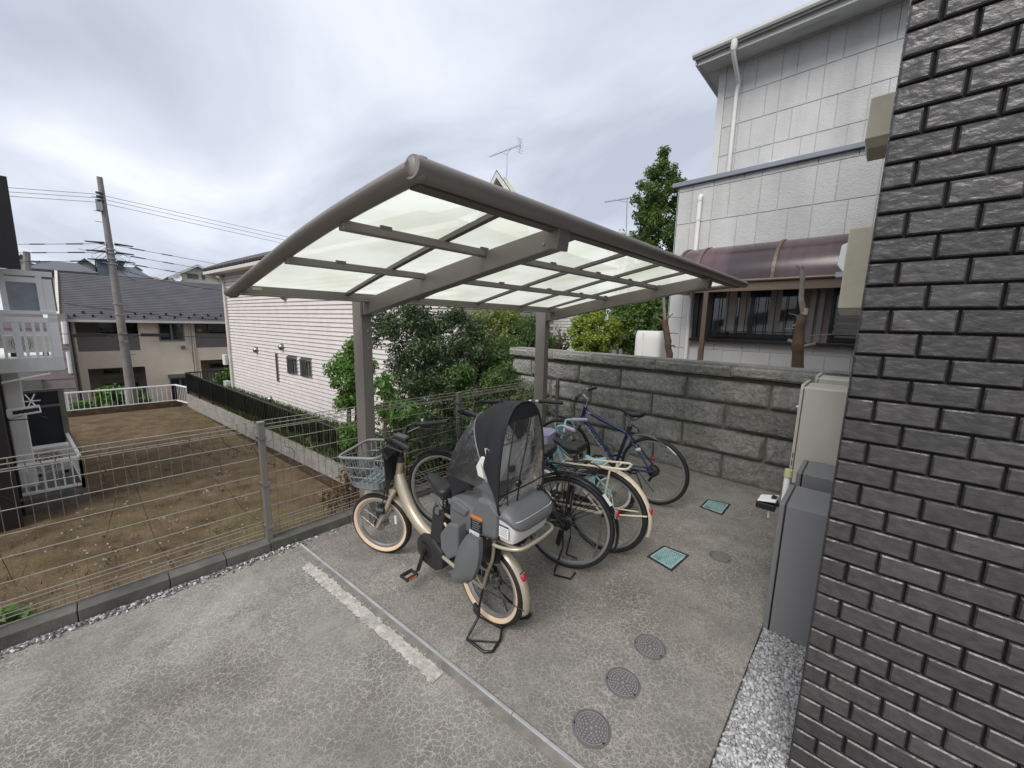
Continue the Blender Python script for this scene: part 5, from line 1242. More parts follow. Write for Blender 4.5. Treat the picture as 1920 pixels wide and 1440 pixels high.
# ------------------------------------------------------------------ left neighbour house with white balconies
TX = far(px_(155, 930, -5.27)).x; TX = -12.15
def tx(u, v): return px_(u, v, TX)
nb2 = thing('dark_house', 'dark clad house at the left edge with white balcony and terrace', 'house', (TX, px_(108, 600, TX).y, DZ))
yw = tx(24, 600).y
c_ = px_(14, 420, TX)
MB().box(TX-.2, TX+.7, -14, tx(-6, 700).y, DZ-1, 4.5).build('side_wall', m['darkwall'], nb2)
MB().box(TX-.5, TX+.1, -14, tx(28, 850).y, DZ-.6, tx(20, 700).z+.1).build('lower_wall', m['darkwall'], nb2)
a, b, c2 = px_(3, 330, TX+.6), px_(31, 503, TX+.6), px_(0, 500, TX+.6)
MB().add([(TX+.6, -14, a.z), (TX+.6, a.y, a.z), (TX+.6, b.y, b.z), (TX+.6, -14, b.z), (TX+.3, -14, a.z), (TX+.3, a.y, a.z), (TX+.3, b.y, b.z), (TX+.3, -14, b.z)], [(0, 1, 2, 3), (7, 6, 5, 4), (1, 5, 6, 2), (3, 2, 6, 7), (0, 4, 5, 1)]).build('roof_verge', m['darkwall'], nb2)
# balcony
zb0_, zb1 = (tx(0, 703).z+tx(108, 692).z)/2, tx(60, 522).z
yR = tx(108, 600).y; yL = -4.2; BX = TX-3.6
MB().box(BX, TX, yL, yR, zb0_, zb0_+.28).build('balcony_slab', m['dull_white'], nb2, bevel=.01)
bt = tx(50, 592).z; 
r = MB(); r.box(TX-.06, TX, yL, yR, bt-.13, bt-.03); r.box(TX-.06, TX+.03, yL, yR, bt+.03, bt+.10); r.build('balcony_rail', m['white'], nb2, bevel=.006)
r = MB(); r.box(BX, TX-.061, yR-.06, yR, bt-.13, bt+.10); r.build('balcony_rail', m['white'], nb2)
MB().box(TX-.05, TX-.01, yL, yR, tx(40, 625).z-.03, tx(40, 625).z+.03).build('mid_rail', m['white'], nb2)
for u in (8, 34, 49, 67, 82): 
    y = tx(u, 640).y; w = .045 if u == 34 else .02; MB().box(TX-.045, TX-.008, y-w, y+w, zb0_+.28, bt-.13).build('baluster', m['white'], nb2)
MB().box(TX-.09, TX+.0, yR-.12, yR+.0, zb0_+.28, zb1).build('corner_post', m['white'], nb2)
y = tx(93, 560).y; y1 = tx(80, 560).y
MB().box(TX-.06, TX-.005, tx(92, 640).y, yR-.121, zb0_+.28, bt-.13).build('end_panel', m['white'], nb2)
# window frame standing above the rail
fz0, fz1 = bt+.10, tx(50, 517).z
fr_ = MB(); fr_.box(TX-.07, TX, yL, yR+.02, fz1, fz1+.10)
for u0, u1 in ((3, 15), (72, 84)): fr_.box(TX-.07, TX-.003, tx(u0, 560).y, tx(u1, 560).y, fz0, fz1)
fr_.box(TX-.06, TX-.004, tx(15, 560).y, tx(72, 560).y, fz1-.13, fz1-.03)
wf = fr_.build('screen_frame', m['white'], nb2)
MB().box(TX-.04, TX-.03, tx(15, 560).y, tx(105, 560).y, fz0, fz1-.0).build('pane', window_mat('sky_reflecting_glass', (.10, .12, .14)), wf)
# air conditioner on balcony
def aircon(label, x, y0, y1, z0, z1):
    a = thing('air_conditioner', label, 'air conditioner', (x, (y0+y1)/2, z0), 0, 'outdoor units on the dark house')
    MB().box(x-.3, x, y0, y1, z0, z1).build('casing', m['ivory'], a, bevel=.02)
    cy_, cz_ = y0+(y1-y0)*.36, (z0+z1)/2; r_ = (z1-z0)*.43
    MB().lathe([(0, .004), (r_, .004), (r_, -.01)], (x, cy_, cz_), 'x', 24).build('fan_grille', m['sash'], a)
    mb = MB()
    for k in range(4): mb.lathe([(r_*(.25+.22*k)-.008, .006), (r_*(.25+.22*k)-.008, .012), (r_*(.25+.22*k)+.008, .012), (r_*(.25+.22*k)+.008, .006)], (x, cy_, cz_), 'x', 20, cap=False)
    mb.build('grille_ring', m['ivory'], a)
    MB().box(x-.25, x-.05, y0+.05, y0+.12, z0-.08, z0).box(x-.25, x-.05, y1-.12, y1-.05, z0-.08, z0).build('foot', m['blackp'], a)
aircon('beige outdoor unit behind the white bars of the upper balcony', TX-.35, tx(3, 650).y, tx(92, 650).y, zb0_+.36, tx(40, 629).z)
# terrace below
tzf = -2.0; tyR = tx(156, 900).y; tyL = tx(27, 900).y
MB().box(BX-4, TX+.06, tyL-3, tyR+.04, DZ-.5, tx(90, 925).z-.02).build('terrace_slab', m['kerb'], nb2)
tz0, tz1 = (tx(30, 930).z+tx(155, 912).z)/2, (tx(20, 872).z+tx(148, 856).z)/2
railing('terrace_railing', 'white metal railing round the ground terrace of the dark house', [(TX, tyL, 0), (TX, tyR, 0), (TX-6.2, tyR-.62, 0)], tz0-.03, tz1, m['white'], .115, 6, None, .025)
MB().box(TX-.75, TX-.62, tx(45, 850).y-.12, tx(45, 850).y+.12, tz0, zb0_).build('terrace_column', m['white'], nb2, bevel=.02)
aircon('outdoor unit low on the terrace behind white bars', TX-.9, tx(50, 880).y, tx(128, 880).y, tz0+.15, tx(80, 858).z)
DXp = TX-2.6
a, b = px_(33, 740, DXp), px_(118, 840, DXp)
mb = MB(); a.y += .25; b.y += .30; mb.box(DXp-.04, DXp, a.y, b.y, tz0, px_(70, 735, DXp).z); ds = mb.build('terrace_screen', m['navy'], nb2)
mb = MB(); zz_ = px_(70, 762, DXp).z; mb.box(DXp, DXp+.03, a.y, b.y, zz_-.03, zz_+.03); zz2 = px_(70, 735, DXp).z; mb.box(DXp-.05, DXp+.03, a.y, b.y+.1, zz2, zz2+.06); mb.box(DXp-.05, DXp+.03, b.y, b.y+.1, tz0, zz2); mb.build('screen_frame', m['sash'], ds)
dp = thing('laundry_pole_bracket', 'white laundry pole bracket with clothes hangers under the balcony', 'bracket', tuple(tx(10, 770)))
a, b = px_(0, 778, TX+.15), px_(76, 766, TX+.15)
mb = MB(); mb.bar(a, b, .05, .16); br = mb.build('bracket_arm', m['white'], dp, bevel=.01)
mb = MB()
for i in range(5): p = a.lerp(b, .38+.13*i); mb.obox(p+Vector((.027, 0, 0)), (.002, 0, 0), (0, .035, 0), (0, 0, .035))
mb.build('hole', m['blackp'], br)
a, b = px_(0, 719, TX+.15), px_(95, 700, TX+.15); MB().tube([a, b], .022, 8).build('laundry_pole', m['white'], dp)
mb = MB(); c = px_(55, 775, TX+.1); L_ = Vector((0, .22, -.13)); R2 = Vector((0, -.28, -.1)); mb.tube([c+L_, c, c+R2, c+L_], .012, 5); mb.tube([c, c+Vector((0, .02, .1)), c+Vector((0, .07, .14))], .008, 5); mb.build('hanger', m['black'], dp)
mb = MB(); c = px_(58, 752, TX+.1)
for k in range(6): a_ = k*1.05; mb.tube([c, c+Vector((0, .12*math.cos(a_), .16*math.sin(a_)))], .012, 5)
mb.build('peg_hanger', m['white'], dp)
nb2.rotation_euler.z = R_(5.2)
# mauve neighbour between
mv = thing('mauve_house', 'mauve sided house with white downpipes behind the white balcony', 'house', (-27, -2, -4))
XM = -26.6
MB().box(XM-4, XM, -9, px_(131, 650, XM).y, -4.1, px_(110, 588, XM).z).build('wall', m['mauve'], mv)
mb = MB()
for z in np.arange(-3, 1.4, .45): mb.box(XM, XM+.012, -9, px_(131, 650, XM).y, z, z+.02)
mb.build('siding_joint', m['rooft'], mv)
MB().tube([px_(119, 603, XM+.06), px_(124, 645, XM+.06)], .09, 8).build('downpipe', m['white'], mv)
MB().tube([px_(127, 660, XM+.06), px_(133, 700, XM+.06)], .07, 8).build('downpipe', m['white'], mv)
a = px_(20, 720, XM+.2); b = px_(85, 735, XM+.2)
MB().box(XM, XM+.15, px_(20, 720, XM).y, px_(80, 720, XM).y, px_(50, 735, XM).z, px_(50, 712, XM).z).build('garage_window', m['sash'], mv)
ds_ = px_(0, 0, XM)

# ------------------------------------------------------------------ houses on the skyline
def house(label, x, u0, u1, vb, ve, vr, mat, gable, roofm=None, uo=6, depth=8):
    y0, y1 = px_(u0, ve, x).y, px_(u1, ve, x).y; zb = -4; ze = px_((u0+u1)/2, ve, x).z; zr = px_((u0+u1)/2, vr, x if gable else x-depth*.5).z; roofm = roofm or m['far_roof']
    h = thing('far_house', label, 'house', (x, (y0+y1)/2, -4), 0, 'houses on the skyline')
    mb = MB(); mb.box(x-depth, x, y0, y1, zb, ze)
    yc = (y0+y1)/2; o_ = uo*.06
    if gable: mb.add([(x, y0, ze), (x, y1, ze), (x, yc, zr-.1), (x-depth, y0, ze), (x-depth, y1, ze), (x-depth, yc, zr-.1)], [(0, 1, 2), (5, 4, 3)])
    mb.build('wall', mat, h)
    if gable:
        mb = MB()
        sl_ = (zr-ze)/(yc-y0)
        for s, ye in ((-1, y0-o_), (1, y1+o_)):
            mb.add([(x+.4, yc, zr+.05), (x+.4, ye, ze-o_*sl_+.05), (x-depth-.3, ye, ze-o_*sl_+.05), (x-depth-.3, yc, zr+.05), (x+.4, yc, zr-.15), (x+.4, ye, ze-o_*sl_-.15)], [(0, 1, 2, 3), (0, 4, 5, 1)])
        mb.build('roof', roofm, h)
    else:
        mb = MB(); mb.add([(x+.5, y0-o_, ze), (x+.5, y1+o_, ze), (x-depth*.5, y1-(y1-y0)*.25, zr), (x-depth*.5, y0+(y1-y0)*.25, zr), (x-depth-.5, y0-o_, ze), (x-depth-.5, y1+o_, ze), (x+.5, y0-o_, ze-.2), (x+.5, y1+o_, ze-.2)], [(0, 1, 2, 3), (4, 0, 3), (1, 5, 2), (5, 4, 3, 2), (6, 7, 1, 0)]); mb.build('roof', roofm, h)
    return h, y0, y1, ze, zr
h, *_ = house('white gabled house at the far left of the skyline', -52, 22, 66, 540, 500, 478, m['far_white'], True)
MB().box(-52+.0, -51.95, px_(60, 500, -52).y, px_(78, 500, -52).y, px_(70, 506, -52).z, px_(70, 495, -52).z).build('window', m['glass'], h)
house('pale yellow house partly hidden on the far left skyline', -58, 62, 92, 540, 503, 490, m['far_cream'], True)
h, y0, y1, ze, zr = house('white house with dark solar panelled hip roof on the skyline', -44, 60, 172, 540, 508, 491, m['far_white'], False)
MB().box(-43.9, -43.85, px_(85, 511, -44).y, px_(100, 511, -44).y, px_(90, 520, -44).z, px_(90, 510, -44).z).build('window', m['glass'], h)
h, *_ = house('white house with low mono roof left of the pole on the skyline', -50, 142, 178, 540, 498, 486, m['far_white'], True)
house('dark teal clad house directly behind the utility pole', -49, 180, 231, 540, 490, 488, m['far_teal'], False, m['far_roof'], 1)
house('dark solar roofed house right of the pole on the skyline', -46, 214, 276, 540, 520, 501, m['far_white'], False)
house('small cream house with gable behind the solar roof', -60, 246, 264, 540, 505, 500, m['far_cream'], True, None, 2)
h, y0, y1, ze, zr = house('cream gabled house with two windows right of the pole on the skyline', -43, 322, 418, 560, 521, 497, m['far_cream'], True, m['gtrim'], 4, 9)
for u0, u1, v0, v1 in ((350, 371, 512, 522), (377, 384, 513, 524)):
    mb = MB(); mb.box(-43, -42.95, px_(u0, v0, -43).y, px_(u1, v0, -43).y, px_(u0, v1, -43).z, px_(u0, v0, -43).z); w_ = mb.build('window', m['sash'], h)
    MB().box(-42.95, -42.94, px_(u0+1, v0, -43).y, px_(u1-1, v0, -43).y, px_(u0, v1-1, -43).z, px_(u0, v0+1, -43).z).build('pane', m['glass'], w_)
c = px_(332, 521, -42.8); MB().lathe([(0, .05), (.3, .2), (.3, .22), (0, .08)], tuple(c), 'x', 14).build('satellite_dish', m['white'], h, 60)
house('house with a reddish roof peeping over the slate roof ridge', -55, 272, 312, 540, 527, 519, m['far_cream'], False, MT('faded_red_roof', (.30, .16, .14), .8), 1)
t = thing('far_pole', 'distant utility pole above the white balcony', 'utility pole', tuple(px_(50, 560, -38)))
MB().tube([px_(53, 600, -38), px_(50, 472, -38)], [.24, .15], 8).build('pole_shaft', m['pole'], t)
p = px_(50.5, 490, -38); MB().bar(p+Vector((0, -.5, 0)), p+Vector((0, .7, .02)), .15, .12).build('cross_arm', m['steel'], t)
# gabled house behind the carport with its aerial
XG = -14.0
g0 = py_(945, 326, 13.0); 
gb = thing('gable_house', 'white gabled house top rising behind the carport roof', 'house', (g0.x, 13, -2))
r0 = py_(988, 385, 13); l0 = py_(868, 366, 13)
def gp_(u, v, y=13.0): return tuple(py_(u, v, y))
pk_ = Vector(gp_(946, 326)); rr_ = Vector(gp_(992, 392)); 
wl_ = pk_.x-(rr_.x-pk_.x)
MB().add([(pk_.x, 13, pk_.z-.1), (rr_.x, 13, rr_.z), (rr_.x, 13, -2), (wl_, 13, -2), (wl_, 13, rr_.z), (pk_.x-6, 19, pk_.z-.1), (rr_.x-6, 19, rr_.z), (rr_.x-6, 19, -2), (wl_-6, 19, -2), (wl_-6, 19, rr_.z)], [(0, 4, 3, 2, 1), (1, 2, 7, 6), (9, 8, 3, 4), (5, 6, 7, 8, 9)]).build('wall', m['far_cream'], gb)
mb = MB()
for s in (1, -1):
    e2 = Vector((pk_.x+s*(rr_.x-pk_.x)*1.25, 0, pk_.z+(rr_.z-pk_.z)*1.25))
    mb.add([(pk_.x, 12.5, pk_.z+.03), (e2.x, 12.5, e2.z+.03), (e2.x-6.5, 19, e2.z+.03), (pk_.x-6.5, 19, pk_.z+.03)], [(0, 1, 2, 3) if s > 0 else (3, 2, 1, 0)])
mb.build('roof', m['far_roof'], gb)
mb = MB()
for s in (1, -1):
    e2 = Vector((pk_.x+s*(rr_.x-pk_.x)*1.22, 12.52, pk_.z+(rr_.z-pk_.z)*1.22)); mb.bar((pk_.x, 12.52, pk_.z-.14), tuple(e2-Vector((0, 0, .14))), .06, .26, up=(0, 1, 0)); mb.obox
mb2 = MB()
for s in (1, -1):
    e2 = Vector((pk_.x+s*(rr_.x-pk_.x)*1.22, 0, pk_.z+(rr_.z-pk_.z)*1.22)); mb2.add([(pk_.x, 12.5, pk_.z-.02), (e2.x, 12.5, e2.z-.02), (e2.x, 12.5, e2.z-.28), (pk_.x, 12.5, pk_.z-.28)], [(0, 3, 2, 1) if s > 0 else (0, 1, 2, 3)]); 
    mb2.add([(pk_.x, 12.5, pk_.z-.28), (e2.x, 12.5, e2.z-.28), (e2.x, 13.0, e2.z-.28), (pk_.x, 13.0, pk_.z-.28)], [(0, 1, 2, 3)])
mb2.build('barge_board', m['far_white'], gb)
def aerial(label, base, top, a, b, n, extra=False):
    t = thing('tv_aerial', label, 'tv aerial', base, 0, 'television aerials')
    MB().tube([base, top], .016, 6).build('mast', m['steel'], t)
    a, b = Vector(a), Vector(b); mb = MB(); mb.tube([a, b], .012, 5); mid = Vector(top)
    mb.tube([a.lerp(b, .38), Vector((mid.x-.05, mid.y, mid.z-.03)), a.lerp(b, .72)], .009, 5); mb.build('boom', m['steel'], t)
    mb = MB()
    for i in range(n): p = a.lerp(b, i/(n-1)); h_ = .10+.10*i/n; mb.tube([p+Vector((-.02, -h_, -.0)), p+Vector((.02, h_, .0))], .005, 4); 
    if extra:
        for s in (-1, 1): mb.tube([b, b+Vector((-.06, 0, .28*s))], .010, 4); [mb.tube([b+Vector((-.06*f, -.2, .28*s*f)), b+Vector((-.06*f, .2, .28*s*f))], .006, 4) for f in (.3, .65, 1)]
    mb.build('element', m['steel'], t)
aerial('television aerial on a mast above the white gable', gp_(950, 335, 13.2), gp_(951, 288, 13.2), gp_(918, 294, 13.2), gp_(976, 272, 13.2), 14, True)
aerial('second television aerial seen left of the tall conifer', gp_(1174, 445, 14), gp_(1176, 377, 14), gp_(1134, 379, 14), gp_(1196, 369, 14), 14)
wb_ = thing('white_brick_wall', 'bit of pale brick house wall behind the wiry shrub', 'wall', tuple(py_(1050, 650, 9)))
a, b = py_(1028, 700, 9.2), py_(1105, 585, 9.2)
MB().box(a.x, b.x, 9.22, 9.4, 0, b.z).build('wall_core', m['pjoint'], wb_)
nr = int((b.z-.9)/.085)
bme = MB().box(-.118, .118, -.03, .0, -.036, .036).mesh('brick', m['far_white'])
for r in range(nr):
    x = a.x+.12+(.12 if r % 2 else 0)
    while x < b.x-.1: link('brick', bme, wb_, loc=(x, 9.23, b.z-.05-r*.085)); x += .245
# ================================================================== BICYCLES
V3 = Vector
def rotY(mb, P, axis, ang, start=0):
    return mb.xf(Matrix.Translation(P) @ Matrix.Rotation(ang, 4, axis) @ Matrix.Translation(-P), start)
def arcpts(c, R, a0, a1, n, y=0): return [V3((c[0]+R*math.cos(a), y, c[1]+R*math.sin(a))) for a in (a0+(a1-a0)*i/(n-1) for i in range(n))]
def smooth(P, n=6):
    P = [V3(p) for p in P]; out = []
    for i in range(len(P)-1):
        a, b, c, d = P[max(i-1, 0)], P[i], P[i+1], P[min(i+2, len(P)-1)]
        for k in range(n):
            t = k/n; out.append(.5*((2*b)+(c-a)*t+(2*a-5*b+4*c-d)*t*t+(3*b-a-3*c+d)*t**3))
    return out+[P[-1]]
class Bike:
    def __init__(s, label, rear, heading, steer=None, group=None):
        s.root = thing('bicycle', label, 'bicycle', (rear[0], rear[1], 0), heading, group); s.steer = steer
    def M(s, mb, front):
        if front and s.steer: P, ax, a = s.steer; mb.xf(Matrix.Translation(P) @ Matrix.Rotation(a, 4, ax) @ Matrix.Translation(-P))
        return mb
    def part(s, mb, name, mat, parent=None, front=False, sm=50, bevel=0):
        return s.M(mb, front).build(name, mat, parent or s.root, sm, bevel, local=True)
    def wheel(s, cx, R, rt, rim, front=False, wall=None, spk=28, hubr=.022, rimw=.013):
        c = (cx, R)
        mb = MB(); mb.tube([V3((cx+(R-rt)*math.cos(a), 0, R+(R-rt)*math.sin(a))) for a in (2*math.pi*i/56 for i in range(56))], rt, 10, closed=True)
        w = s.part(mb, 'wheel', m['tyre'], None, front, 180)
        if wall:
            mb = MB()
            for sg in (-1, 1):
                pr = [(R-rt+rt*1.03*math.sin(q_), sg*rt*1.03*math.cos(q_)) for q_ in (-1.0, -.75, -.5, -.25, -.02)]
                pr = pr if sg < 0 else pr[::-1]
                mb.lathe([(r, h) for r, h in pr], (cx, 0, R), 'y', 56, cap=False)
            s.part(mb, 'tyre_wall', m['tan'], w, front, 180)
        rr = R-2*rt
        mb = MB(); mb.lathe([(rr+.004, -rimw), (rr-.012, -rimw), (rr-.018, 0), (rr-.012, rimw), (rr+.004, rimw)], (cx, 0, R), 'y', 56, cap=False); s.part(mb, 'rim', rim, w, front, 40)
        mb = MB()
        for i in range(spk):
            a = 2*math.pi*i/spk; sg = 1 if i % 2 else -1; b = a+(.9 if (i//2) % 2 else -.9)
            p = V3((cx+hubr*math.cos(b), sg*.028, R+hubr*math.sin(b))); q_ = V3((cx+(rr-.014)*math.cos(a), 0, R+(rr-.014)*math.sin(a))); mb.tube([p, q_], .0013, 3, caps=False)
        s.part(mb, 'spoke_set', m['steel'], w, front)
        mb = MB(); mb.lathe([(0, -.052), (.006, -.05), (.007, -.034), (hubr, -.032), (hubr, -.026), (hubr*.6, -.022), (hubr*.6, .022), (hubr, .026), (hubr, .032), (.007, .034), (.006, .05), (0, .052)], (cx, 0, R), 'y', 14); s.part(mb, 'hub', m['steel'], w, front)
        return w
    def tube(s, P, r, name, mat, parent=None, front=False, n=10, flat=None, sm=60, bend=False): 
        if bend:
            Q = smooth(P)
            if isinstance(r, list): r = list(np.interp(np.linspace(0, len(P)-1, len(Q)), range(len(P)), r))
        else: Q = P
        return s.part(MB().tube(Q, r, n, flat=flat), name, mat, parent, front, sm)
    def saddle(s, c, L, W, mat, tilt=.05, thick=.05, spring=True):
        mb = MB(); nu, nv = 15, 13
        def f(u, v):
            t = v; x = c[0]-L*.52+L*t; wd = W*.5*(1 if t < .25 else max(.16, 1-(t-.25)/.75*1.05)**.8) * math.sin(min(1, (t+.02)/.13)*math.pi/2)**.6
            wd = max(wd, .17*W*(1 if t < .97 else .6)); a = 2*math.pi*u
            z = c[1]+tilt*(t-.4)*.3+(.012*math.cos(2*math.pi*t))
            hh = thick*(.62 if t > .5 else .9)*math.sin(min(1, (t+.03)/.1, (1.03-t)/.1)*math.pi/2)
            sy = math.copysign(abs(math.cos(a))**.7, math.cos(a)); sz = math.sin(a)
            return V3((x, wd*sy, z+(hh*.42*sz if sz > 0 else hh*.75*sz)))
        mb.grid(f, 20, nv, cu=True); mb.f += [tuple(range(20))[::-1], tuple(20*(nv-1)+k for k in range(20))]; mb.m += [0, 0]
        sd_ = s.part(mb, 'saddle', mat, None, False, 70)
        mb = MB()
        for y in (-.02, .02): mb.tube(smooth([(c[0]-L*.35, y*2, c[1]-thick*.7), (c[0]-L*.1, y, c[1]-thick-.02), (c[0]+L*.3, y*.6, c[1]-thick*.5)]), .0035, 6)
        if spring:
            for y in (-.05, .05):
                mb.tube([V3((c[0]-L*.33+.016*math.cos(i*.9), y+.016*math.sin(i*.9), c[1]-thick*.8-.05+.0016*i)) for i in range(32)], .0035, 5)
        s.part(mb, 'saddle_rail', m['black'], sd_); return sd_
    def crank(s, x, z, L=.16, ang=.6, col=None, ring=.085, y=.06, pedal_y=.10):
        col = col or m['black']; mb = MB()
        c = V3((x, 0, z)); d = V3((math.cos(ang), 0, math.sin(ang)))
        mb.tube([c+V3((0, -y, 0)), c+V3((0, y, 0))], .018, 10)
        for sg in (1, -1): mb.bar(c+V3((0, sg*y, 0)), c+V3((0, sg*(y+.012), 0))+d*L*sg, .022, .014, up=(0, 1, 0))
        k = s.part(mb, 'crank', col)
        mb = MB().lathe([(ring, -.003), (ring, .003), (ring*.8, .003), (ring*.8, -.003), (ring, -.003)], (x, -.05, z), 'y', 24, cap=False); s.part(mb, 'chain_ring', m['blackp'], k)
        for sg in (1, -1):
            p = c+V3((0, sg*(y+.012), 0))+d*L*sg; mb = MB(); mb.tube([p, p+V3((0, sg*.03, 0))], .007, 6)
            for xx in (-.032, .032): mb.obox(p+V3((xx, sg*.07, 0)), (.008, 0, 0), (0, .045, 0), (0, 0, .011))
            for yy in (.03, .11): mb.obox(p+V3((0, sg*yy, 0)), (.03, 0, 0), (0, .006, 0), (0, 0, .009))
            pd = s.part(mb, 'pedal', m['blackp'], None, False, None, .003); mb = MB()
            for xx in (-.041, .041): mb.obox(p+V3((xx, sg*.07, 0)), (.0012, 0, 0), (0, .03, 0), (0, 0, .006))
            s.part(mb, 'pedal_reflector', m['orange'], pd, False, None)
        return k
    def fender(s, c, R, a0, a1, mat, front=False, w=.030, parent=None, name='fender'):
        mb = MB(); n = 18
        def f(u, v):
            a = a0+(a1-a0)*v; k = -1+2*u; r = R-.014*abs(k)**2.2*1.2; return V3((c[0]+r*math.cos(a), w*k, c[1]+r*math.sin(a)))
        mb.grid(f, 7, n); return s.part(mb, name, mat, parent, front, 180)
    def handlebar(s, c, W, sweep, rise, mat, grip=m['blackp'], flat=False, r=.012, lever=True, fwd=.0):
        half = [(0, 0, 0), (fwd*.6, .06, rise*.25), (fwd, .14, rise*.85), (fwd-.02-sweep*.25, W*.62, rise), (-sweep, W, rise*.97)] if not flat else [(0, 0, 0), (0, .08, 0), (-.01, .12, rise), (-sweep, W, rise)]
        P = [V3((c[0]+a, -b, c[1]+d)) for a, b, d in half[::-1]]+[V3((c[0]+a, b, c[1]+d)) for a, b, d in half[1:]]
        hb = s.part(MB().tube(smooth(P), r, 8), 'handlebar', mat, None, True, 60)
        for sg in (1, -1):
            a, b = [V3((c[0]+q[0], sg*q[1], c[1]+q[2])) for q in (half[-2], half[-1])]
            s.part(MB().tube([b.lerp(a, .95), b.lerp(a, .9), b+(b-a)*.06, b+(b-a)*.08], [.015, .0165, .0175, .012], 10), 'grip', grip, hb, True)
            if lever:
                p = a.lerp(b, -.15); mb = MB(); mb.obox(p, (.016, 0, 0), (0, .016, 0), (0, 0, .014)); mb.tube(smooth([p+V3((.02, 0, -.01)), p+V3((.05, sg*.03, -.02)), b+V3((.05, -sg*.01, -.03))]), .005, 6, flat=.6); s.part(mb, 'brake_lever', m['steel'] if mat is not m['black'] else m['blackp'], hb, True)
        return hb
    def basket(s, x0, x1, w0, w1, z0, z1, mat, wire=.0028, nx=7, ny=6, nz=4, tray=None, rim=.006):
        bt = [V3((x0+.03, -w0, z0)), V3((x1-.05, -w0, z0)), V3((x1-.05, w0, z0)), V3((x0+.03, w0, z0))]; tp = [V3((x0, -w1, z1-.0)), V3((x1, -w1*1.02, z1-.02)), V3((x1, w1*1.02, z1-.02)), V3((x0, w1, z1))]
        def loop(f):
            c = [b.lerp(t, f) for b, t in zip(bt, tp)]; out = []
            for i in range(4):
                p, q_, r_ = c[i-1], c[i], c[(i+1) % 4]; a = q_+(p-q_).normalized()*.05; d = q_+(r_-q_).normalized()*.05
                out += [a, q_+(a-q_)*.25+(d-q_)*.25, d]
            return out
        mb = MB(); mb.tube(loop(1), rim, 8, closed=True)
        b = s.part(mb, 'basket', mat, None, True, 60); mb = MB()
        for k in range(1, nz): mb.tube(loop(k/nz), wire, 5, closed=True)
        for i in range(4):
            n = nx if i % 2 == 0 else ny
            for k in range(n): f = (k+.5)/n; mb.tube([bt[i].lerp(bt[(i+1) % 4], f), tp[i].lerp(tp[(i+1) % 4], f)], wire, 4, caps=False)
        if not tray:
            for k in range(1, 9): f = k/9; mb.tube([bt[0].lerp(bt[1], f), bt[3].lerp(bt[2], f)], wire, 4); mb.tube([bt[0].lerp(bt[3], f), bt[1].lerp(bt[2], f)], wire, 4)
        s.part(mb, 'basket_wire', mat, b, True)
        if tray:
            mb = MB(); lo, mid = loop(.0), loop(.17); n = len(lo); lo2 = [p+V3((0, 0, -.012)) for p in lo]
            mb.add(lo2+mid, [(i, (i+1) % n, n+(i+1) % n, n+i) for i in range(n)]+[tuple(range(n))]); 
            for k in range(4): c = bt[0].lerp(bt[1], .2+.2*k); c2 = bt[3].lerp(bt[2], .2+.2*k); mb.bar(c.lerp(c2, .12), c.lerp(c2, .88), .035, .012)
            s.part(mb, 'basket_tray', tray, b, True, None)
        return b
    def rack(s, x0, x1, z0, z1, w, mat, n=4, r=.006, legs=None, tail=True):
        L = [V3((x0, w*.6, z0)), V3((x0-(x0-x1)*.2, w, z0+(z1-z0)*.2)), V3((x1+.03, w, z1)), V3((x1, w*.7, z1)), V3((x1, -w*.7, z1)), V3((x1+.03, -w, z1)), V3((x0-(x0-x1)*.2, -w, z0+(z1-z0)*.2)), V3((x0, -w*.6, z0))]
        mb = MB(); mb.tube(L, r, 8, closed=True)
        rk = s.part(mb, 'rack', mat); mb = MB()
        for k in range(n): f = .22+.62*k/(n-1); x = x0+(x1-x0)*f; z = z0+(z1-z0)*f; mb.tube([(x, -w, z), (x, w, z)], r*.85, 6)
        if legs:
            for sg in (1, -1): mb.tube([(legs[0], sg*w, z0+(z1-z0)*.7), (legs[1], sg*.058, legs[2])], r*.9, 6)
        s.part(mb, 'rack_bar', mat, rk); return rk
    def tail(s, x, z, mat=None, r=.022):
        c = V3((x, 0, z)); mb = MB(); mb.ell(c, (.014, r*.8, r*1.35), 12, 0, 8); o = s.part(mb, 'rear_reflector', m['red']); mb = MB().obox(c+V3((.010, 0, 0)), (.008, 0, 0), (0, r*.9, 0), (0, 0, r*1.4)); s.part(mb, 'reflector_housing', m['chrome'], o, False, None, .004)
    def stand(s, P, mat, r=.006, name='kickstand'): return s.part(MB().tube(P, r, 7), name, mat)
    def cable(s, P, r=.0028): return s.part(MB().tube(smooth(P), r, 5), 'cable', m['black'], None, True)

# ---- beige electric bicycle with rain-covered child seat
hd = math.atan2(-.07, -1.11); ax = (V3((.87, 0, .95))-V3((.945, 0, .50))).normalized()
E_ = Bike('beige electric bicycle with grey front basket and black covered rear child seat', (-1.46, 1.43), hd, (V3((.905, 0, .73)), ax, R_(25)))
WB = 1.085
E_.wheel(0, .248, .027, m['rim'], False, True, 32, .04); E_.wheel(WB, .248, .027, m['rim'], True, True, 32, .045)
fr_ = E_.tube([(.905, 0, .665), (.875, 0, .605), (.825, 0, .52), (.755, 0, .435), (.66, 0, .365), (.56, 0, .33), (.50, 0, .315)], [.034, .040, .041, .040, .038, .034, .03], 'frame', m['gold'], None, False, 14, 1.15, 70, True)
E_.tube([(.915, 0, .62), (.875, 0, .765)], .026, 'head_tube', m['gold'], fr_)
E_.tube([(.50, 0, .30), (.42, 0, .60)], .020, 'seat_tube', m['gold'], fr_)
mb = MB()
